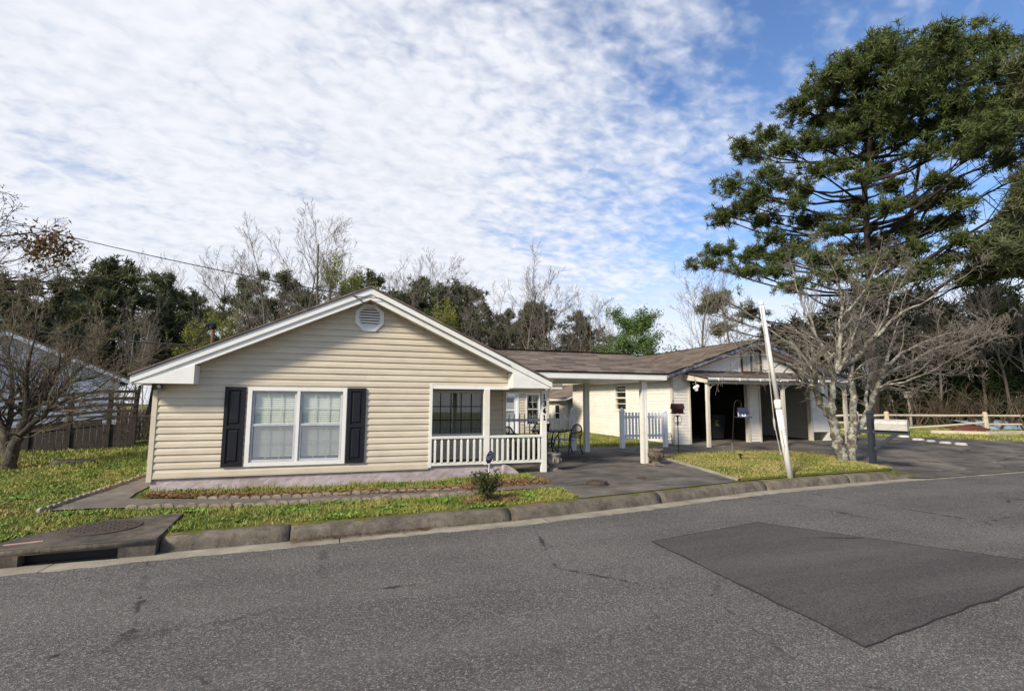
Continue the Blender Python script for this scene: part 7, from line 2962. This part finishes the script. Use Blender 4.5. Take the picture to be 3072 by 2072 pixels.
px_tree('bushy_tree', 'low wide leafless bushy tree in the left yard before the deck', [
    LD([(22, 1064), (25, 1040), (32, 1010), (50, 980), (62, 950)], 15.8, 15.7, 0.15, 0.09),
    LD([(22, 1062), (12, 1020), (10, 985), (-5, 950)], 15.8, 16.1, 0.12, 0.08),
    LD([(40, 1000), (75, 960), (110, 930), (150, 905), (190, 895)], 15.7, 15.0, 0.075, 0.025),
    LD([(60, 955), (80, 910), (105, 870), (130, 830)], 15.7, 16.4, 0.075, 0.025),
    LD([(62, 950), (62, 900), (60, 850), (70, 800)], 15.7, 15.3, 0.075, 0.025),
    LD([(12, 985), (25, 930), (28, 870), (20, 810)], 16.1, 16.5, 0.07, 0.025),
    LD([(0, 960), (-25, 900), (-45, 850), (-50, 790)], 16.1, 15.6, 0.07, 0.025),
    LD([(55, 975), (95, 965), (140, 960), (185, 955)], 15.7, 16.3, 0.05, 0.02),
    LD([(100, 935), (140, 880), (175, 840), (200, 820)], 15.4, 16.6, 0.045, 0.02),
    LD([(75, 920), (115, 900), (160, 870), (205, 860)], 15.9, 16.9, 0.045, 0.02),
    LD([(-10, 940), (-50, 930), (-90, 900)], 16.0, 15.3, 0.05, 0.02),
], dict(TW, trop=[0.10, 0.10, 0.08, 0.0], ang=[0.6, 0.6, 0.6, 0]), 88, 'bark_dark', 'twig_dark', 2.2, 0.006)

# oak whose limb reaches in at the upper left; its trunk stands outside the frame
def build_oak():
    rg = np.random.default_rng(91)
    o = np.array([-25.5, 20.5, gz(-25.5, 20.5)])
    t = thing('budding_oak', 'spreading oak limb with rusty buds reaching in at the upper left', 'tree', tuple(o))
    segs, tips = [], []
    top = o + np.array([0.6, 0.3, 13.0])
    tr = [o + np.array([0, 0, -.2]), o + np.array([0.2, 0.05, 4.0]), o + np.array([0.5, 0.1, 8.5]), top]
    rr = [0.42, 0.36, 0.26, 0.10]
    for i in range(3):
        segs.append((*tr[i], *tr[i + 1], rr[i], rr[i + 1]))
    cfg = dict(TW, levels=4, k=[7, 5, 4, 3], n=[(9, 12), (7, 9), (6, 8), (0, 1)], ang=[0.6, 0.65, 0.7, 0], lr=[0.26, 0.5, 0.5, 0], wob=[.06, .14, .2, .2], trop=[0.005, 0.03, 0.02, 0], start=[.45, .15, .1, 0])
    for px, py, ds, r, h in ((75, 585, 26, 0.16, 4.9), (100, 560, 27, 0.13, 5.2), (40, 545, 25, 0.11, 5.6), (-75, 370, 27, 0.10, 9.5), (60, 612, 25, 0.09, 4.4)):
        e = at(px * D, py * D, dist=ds)
        s = o + np.array([0.2, 0.05, h])
        L = np.linalg.norm(e - s)
        grow(segs, tips, s, (e - s) / L, L, r, 0, cfg, rg)
    A = np.array(segs)
    A[:, 0:3] -= o
    A[:, 3:6] -= o
    A[:, 6:] = np.maximum(A[:, 6:], 0.008)
    big = A[:, 6] > 0.05
    obj_of('trunk', seg_mesh('trunk', A[big], MAT['bark_dark'], 0.02), t)
    obj_of('branches', seg_mesh('branches', A[~big], MAT['bark_dark'], 0.02), t)
    P = np.array([q[0] for q in tips])
    V, Q = leaf_quads(P - o, 1, 0.10, 0.038, rg)
    obj_of('foliage', arr_mesh('foliage', V, Q, MAT['leaf_bud']), t)
    c = at(110 * D, 565 * D, dist=26)
    n = rg.normal(0, 1, (700, 3)) * np.array([.42, .42, .40]) + c - o
    V, Q = leaf_quads(n, 1, 0.02, 0.09, rg)
    obj_of('squirrel_nest', arr_mesh('squirrel_nest', V, Q, MAT['leaf_bud']), t)['kind'] = 'stuff'


build_oak()


# ------------------------------------------------------------------ neighbour's house, deck and ramp
def build_neighbour():
    t = thing('neighbour_house', 'white clapboard gabled house behind the bushy tree at the left', 'house', (-8.95, 25.0, 0))
    t.rotation_euler = (0, 0, R(21))
    Y0, X0, X1 = 25.0, -15.8, -8.95
    cx = (X0 + X1) / 2
    sw = MAT['siding_neigh']
    Fn = frame_fn((0, Y0, 0), (1, 0, 0), (0, -1, 0))
    zt = 2.65
    mb = MB()
    mb.box(X0, X1, Y0, Y0 + 9, 0.0, zt)
    mb.prism([(X0, zt), (X1, zt), (cx, zt + 1.55)], lambda a, b, w: (a, w, b), Y0, Y0 + 9)
    mb.build('wall', sw, t)
    win = ((-11.95, -11.35, 1.15, 2.25), (-15.0, -14.0, 1.1, 2.2))

    def iv(z):
        if z > zt:
            return [(lambda q: X0 + (q - zt) / 0.453, lambda q: X1 - (q - zt) / 0.453)]
        cuts = [(a, b) for a, b, c, d in win if c - .05 < z < d + .05]
        xs = [X0] + [q for a, b in sorted(cuts) for q in (a, b)] + [X1 - 0.08]
        return [(const(xs[i]), const(xs[i + 1])) for i in range(0, len(xs), 2)]
    courses(Fn, t, 0.1, 4.0, 0.17, iv, sw, 'lap')
    mb = MB()
    lbox(mb, Fn, X1 - 0.08, X1 + 0.02, -0.1, 0.03, 0.0, zt)
    mb.build('corner_board', MAT['trim'], t)
    for a, b, c, d in win:
        mb = MB()
        rect_frame(mb, Fn, a, b, c, d, 0.07, 0.0, 0.05)
        w = mb.build('window', MAT['trim'], t)
        mb = MB()
        lbox(mb, Fn, a + .07, b - .07, 0.001, 0.02, c + .07, d - .07)
        mb.build('pane', MAT['shutter'], w)
        mb = MB()
        lbox(mb, Fn, a + .07, b - .07, 0.02, 0.04, (c + d) / 2 - .03, (c + d) / 2 + .03)
        mb.build('sash_bar', MAT['trim'], w)
    for s, xe in ((-1, X0 - 0.45), (1, X1 + 0.45)):
        ze, zr = zt - 0.15, zt + 1.62
        mb = MB()
        mb.prism([(xe, ze), (cx, zr), (cx, zr + .08), (xe, ze + .08)], lambda a, b, w: (a, w, b), Y0 - 0.45, Y0 + 9.3)
        mb.build('roof', MAT['shingle_mass'], t)
        mb = MB()
        mb.prism([(xe, ze - .16), (cx, zr - .16), (cx, zr - .004), (xe, ze - .004)], lambda a, b, w: (a, w, b), Y0 - 0.44, Y0 - 0.40)
        mb.build('rake_board', MAT['siding_neigh'], t)


build_neighbour()


def build_deck():
    t = thing('timber_deck', 'weathered timber deck darkened for tree shade with sloping ramp and slatted rails in the left yard', 'deck', (-11.0, 21.5, 0))
    wd = MAT['deckwood']

    def seg_floor(xa, za, xb, zb, y0, y1, n, nm):
        for i in range(n):
            t0, t1 = i / n, (i + 1) / n
            x0, x1 = xa + (xb - xa) * t0, xa + (xb - xa) * t1
            z0, z1 = za + (zb - za) * t0, za + (zb - za) * t1
            mb = MB()
            mb.add([(x0 + .01, y0, z0), (x1 - .01, y0, z1), (x1 - .01, y1, z1), (x0 + .01, y1, z0), (x0 + .01, y0, z0 - .04), (x1 - .01, y0, z1 - .04), (x1 - .01, y1, z1 - .04), (x0 + .01, y1, z0 - .04)],
                   [(0, 1, 2, 3), (7, 6, 5, 4), (0, 4, 5, 1), (1, 5, 6, 2), (2, 6, 7, 3), (3, 7, 4, 0)])
            mb.build(nm, wd, t)
    seg_floor(-12.2, 0.62, -7.9, 1.12, 21.0, 22.3, 26, 'ramp_board')
    seg_floor(-9.2, 1.13, -6.9, 1.14, 22.3, 24.6, 14, 'deck_board')

    def fz(x):
        return 0.62 + 0.5 * (x + 12.2) / 4.3
    mb = MB()
    mb.bar((-12.2, 20.98, fz(-12.2) - .12), (-7.9, 20.98, fz(-7.9) - .12), 0.05, 0.20)
    mb.build('stringer', wd, t)
    for x in (-12.2, -11.1, -9.9, -8.8, -7.7, -6.95):
        mb = MB()
        z = min(fz(x), 1.14)
        mb.box(x - .055, x + .055, 20.93, 21.04, gz(x, 21), z + 0.95)
        mb.build('post', wd, t)
    for k, h in enumerate((0.24, 0.46, 0.68, 0.92)):
        mb = MB()
        mb.bar((-12.2, 20.91, fz(-12.2) + h), (-7.9, 20.91, fz(-7.9) + h), 0.03, 0.10 if k < 3 else 0.09)
        mb.build('rail', wd, t)
        mb = MB()
        mb.bar((-7.9, 20.91, fz(-7.9) + h), (-6.9, 20.91, 1.14 + h), 0.03, 0.10)
        mb.build('rail', wd, t)
    # skirt boards under the ramp
    x = -12.1
    while x < -6.95:
        mb = MB()
        z1 = min(fz(x), 1.12) - .20
        mb.box(x, x + .17, 20.99, 21.01, gz(x, 21), z1)
        mb.build('skirt_board', wd, t)
        x += .185
    # stair at the right end, going down behind the deck
    for i in range(5):
        mb = MB()
        mb.box(-6.9 + .22 * i, -6.66 + .22 * i, 23.2, 24.2, 0.93 - .2 * i, 0.97 - .2 * i)
        mb.build('stair_tread', wd, t)
    # steps with boards at the left end
    for i in range(4):
        mb = MB()
        mb.box(-13.2 + .25 * i, -12.9 + .25 * i, 20.6, 22.2, 0.10 + .13 * i, 0.15 + .13 * i)
        mb.build('step_board', wd, t)
    mb = MB()
    mb.bar((-13.3, 20.6, 0.55), (-12.2, 20.95, 1.35), 0.06, 0.10)
    mb.build('stair_rail', wd, t)


build_deck()
mb = MB()
x, y = -6.55, 16.1
z = gz(x, y)
vs = []
for (h, s) in ((-.02, 1.0), (0.07, 1.03), (0.10, .9)):
    for k in range(9):
        a = 2 * math.pi * k / 9
        e = s * (1 + random.gauss(0, .06))
        vs.append((x + .52 * math.cos(a) * e, y + .28 * math.sin(a) * e, z + h))
mb.add(vs, [(r * 9 + k, r * 9 + (k + 1) % 9, r * 9 + 9 + (k + 1) % 9, r * 9 + 9 + k) for r in range(2) for k in range(9)] + [tuple(range(18, 27))])
tag(mb.build('stone_slab', MAT['drain']), 'flat grey stone slab lying in the left lawn', 'stone')


# ------------------------------------------------------------------ shrubs
def make_shrub(name, label, x, y, h, w, m, twig, seed, nleaf=9, size=0.03, group=None, stems=9):
    rg = np.random.default_rng(seed)
    z = gz(x, y)
    o = np.array([x, y, z])
    t = thing(name, label, 'shrub', (x, y, z), group)
    segs, tips = [], []
    cfg = dict(TW, levels=3, k=[4, 3, 2], n=[(5, 8), (4, 6), (0, 1)], trop=[.06, .05, 0], ang=[.7, .8, 0], lr=[.55, .5, 0], wob=[.1, .2, .2], start=[.25, .2, 0], rr=[.55, .55, 0])
    for i in range(stems):
        a = rg.uniform(0, 6.28)
        d = np.array([math.cos(a) * w / h * .62 * rg.uniform(.3, 1), math.sin(a) * w / h * .62 * rg.uniform(.3, 1), 1.0])
        grow(segs, tips, (rg.normal(0, w * .05), rg.normal(0, w * .05), 0), d / np.linalg.norm(d), h * rg.uniform(.6, .95), h * 0.022, 0, cfg, rg)
    obj_of('stems', seg_mesh('stems', segs, MAT[twig], 0.03), t)
    if m:
        V, Q = leaf_quads([q[0] for q in tips], nleaf, size * 1.5, size, rg)
        obj_of('foliage', arr_mesh('foliage', V, Q, MAT[m]), t)
    return t


make_shrub('dark_shrub', 'small dark reddish green shrub at the kerb strip before the porch', 2.33, 8.30, 0.44, 0.46, 'leaf_shrub', 'twig_dark', 3, 7, 0.020)
# brown leafless shrubs and dark evergreens behind the right fence
rg_ = np.random.default_rng(12)
words = ORD
k = 0
for px in (2040, 2085, 2125, 2165, 2205, 2245, 2290, 2335):
    p = at(px * D, 940 * D, dist=42 + rg_.uniform(-2, 2))
    make_shrub('leafless_shrub', words[k].capitalize() + ' leafless brown vase shaped shrub from the left behind the right fence', p[0], p[1], 2.6, 3.4, None, 'twig_orange', 40 + k, group='leafless brown shrubs behind the right fence', stems=6)
    k += 1


def evergreen_mass():
    rg = np.random.default_rng(19)
    k = 0
    for px, py, ds, w in ((1760, 740, 52, 3.5), (1830, 725, 52, 4), (1900, 690, 50, 4), (1965, 665, 52, 4), (2015, 680, 48, 3.5), (2075, 660, 50, 4.5), (2140, 690, 52, 4), (2200, 735, 50, 4), (2255, 650, 50, 4), (2310, 700, 46, 4)):
        p = at(px * D, py * D, dist=ds)
        z = gz(p[0], p[1])
        h = p[2] - z
        t = thing('evergreen_tree', words[k].capitalize() + ' dark evergreen from the left in the belt behind the great pine', 'tree', (p[0], p[1], z), 'dark evergreens behind the great pine')
        seg_ = [(0, 0, -.2, 0, 0, h * .9, .16, .04)]
        C = []
        for j in range(170):
            u = rg.random()
            zz = h * (0.08 + .92 * u)
            rad = w * (0.35 + 0.65 * math.sin(min(1, (1.05 - u) / .7) * math.pi / 2)) * rg.uniform(.35, 1.0) * .62
            a = rg.uniform(0, 6.28)
            c = np.array([math.cos(a) * rad, math.sin(a) * rad, zz])
            C.append(c)
            if j % 3 == 0:
                seg_.append((0, 0, max(0.3, zz - rad * .4), *c, .04, .015))
        V, Q = needle_tufts(C, 0.75, 24, rg, 0.05)
        obj_of('trunk', seg_mesh('trunk', seg_, MAT['bark_pine'], .03), t)
        obj_of('foliage', arr_mesh('foliage', V, Q, MAT['leaf_ever']), t)
        k += 1


evergreen_mass()
for i, (px, py, ds, v) in enumerate(((2040, 600, 46, 0), (2110, 640, 44, 2), (2200, 560, 45, 1), (2265, 590, 43, 0), (2315, 640, 42, 2), (1845, 660, 44, 3))):
    b, h = stand(px, py, ds)
    place('bare_tree', BV[v], ('trunk', 'branches'), b, h / top_of(BV[v]), 2.0 + i, ORD[i].capitalize() + ' leafless tree from the garage among the evergreens on the right', 'tree', 'leafless trees beyond the right fence', h / top_of(BV[v]) * 1.1)


def brush_right(rg):
    px = rg.uniform(1690, 2420)
    p = at(px * D, 900 * D, dist=rg.uniform(46, 56))
    return p[0], p[1]


brush('hedge_brush', 'brown tangled brush behind the right fence', 420, brush_right, 2.2, MAT['twig_dark'], np.random.default_rng(8), 0.7)

# ------------------------------------------------------------------ wires and weatherhead
def catenary(p, q, sag, n=24):
    p, q = np.array(p, float), np.array(q, float)
    return [tuple(p + (q - p) * t + np.array([0, 0, -4 * sag * t * (1 - t)])) for t in np.linspace(0, 1, n)]


p = at(-120, 620, dist=24)
mb = MB()
mb.tube(catenary(p, (0.12, 10.36, 3.86), 0.15), 0.011, 5)
mb.tube([(0.12, 10.36, 3.86), (0.22, 10.385, 3.80), (0.30, 10.385, 3.72)], 0.008, 5)
mb.tube([(0.12, 10.36, 3.86), (0.6, 10.388, 3.86), (1.8, 10.388, 3.30), (3.4, 10.388, 2.56)], 0.007, 5)
tag(mb.build('telephone_wire', MAT['cable']), 'thin black overhead wire running from the left sky to the gable peak', 'wire')
wx, wy = -2.62, 11.6
zr = roof_z(wx)
t = thing('service_mast', 'rusty electric service mast with black weatherhead on the left roof slope', 'mast', (wx, wy, zr))
MB().tube([(wx, wy, zr - 0.05), (wx, wy, zr + 0.60)], 0.033, 10).build('pipe', MAT['mast'], t)
MB().tube([(wx + .02, wy, zr + 0.56), (wx, wy, zr + 0.64), (wx - .07, wy, zr + 0.68), (wx - .12, wy, zr + .62)], [0.05, 0.06, 0.055, 0.035], 10).build('weatherhead', MAT['cable'], t, True)
MB().lathe([(0.12, zr - 0.06), (0.10, zr + 0.06), (0.04, zr + 0.10)], wx, wy, 12).build('flashing_boot', MAT['drip'], t)
mb = MB()
mb.tube([(wx - .12, wy, zr + .63), (wx - .24, wy, zr + .56), (wx - .34, wy, zr + .60), (wx - .45, wy, zr + .72), (wx - .55, wy, zr + .74), (wx - .62, wy, zr + .66)], 0.012, 5)
mb.build('drip_loop', MAT['cable'], t)
mb = MB()
mb.tube([(wx - .12, wy, zr + .62), (wx - .22, wy, zr + .45), (wx - .28, wy, zr + .30), (wx - .36, wy, zr + .30), (wx - .39, wy, zr + .42)], 0.014, 5)
mb.build('drip_loop', MAT['cable'], t)
p = at(-100, 955, dist=24)
mb = MB()
mb.tube(catenary(p, (wx - .34, wy, zr + .22), 0.12) + [(wx - .25, wy, zr + .26), (wx - .20, wy, zr + .40)], 0.016, 5)
tag(mb.build('service_cable', MAT['cable']), 'thick black service cable running from the left to the roof mast', 'cable')
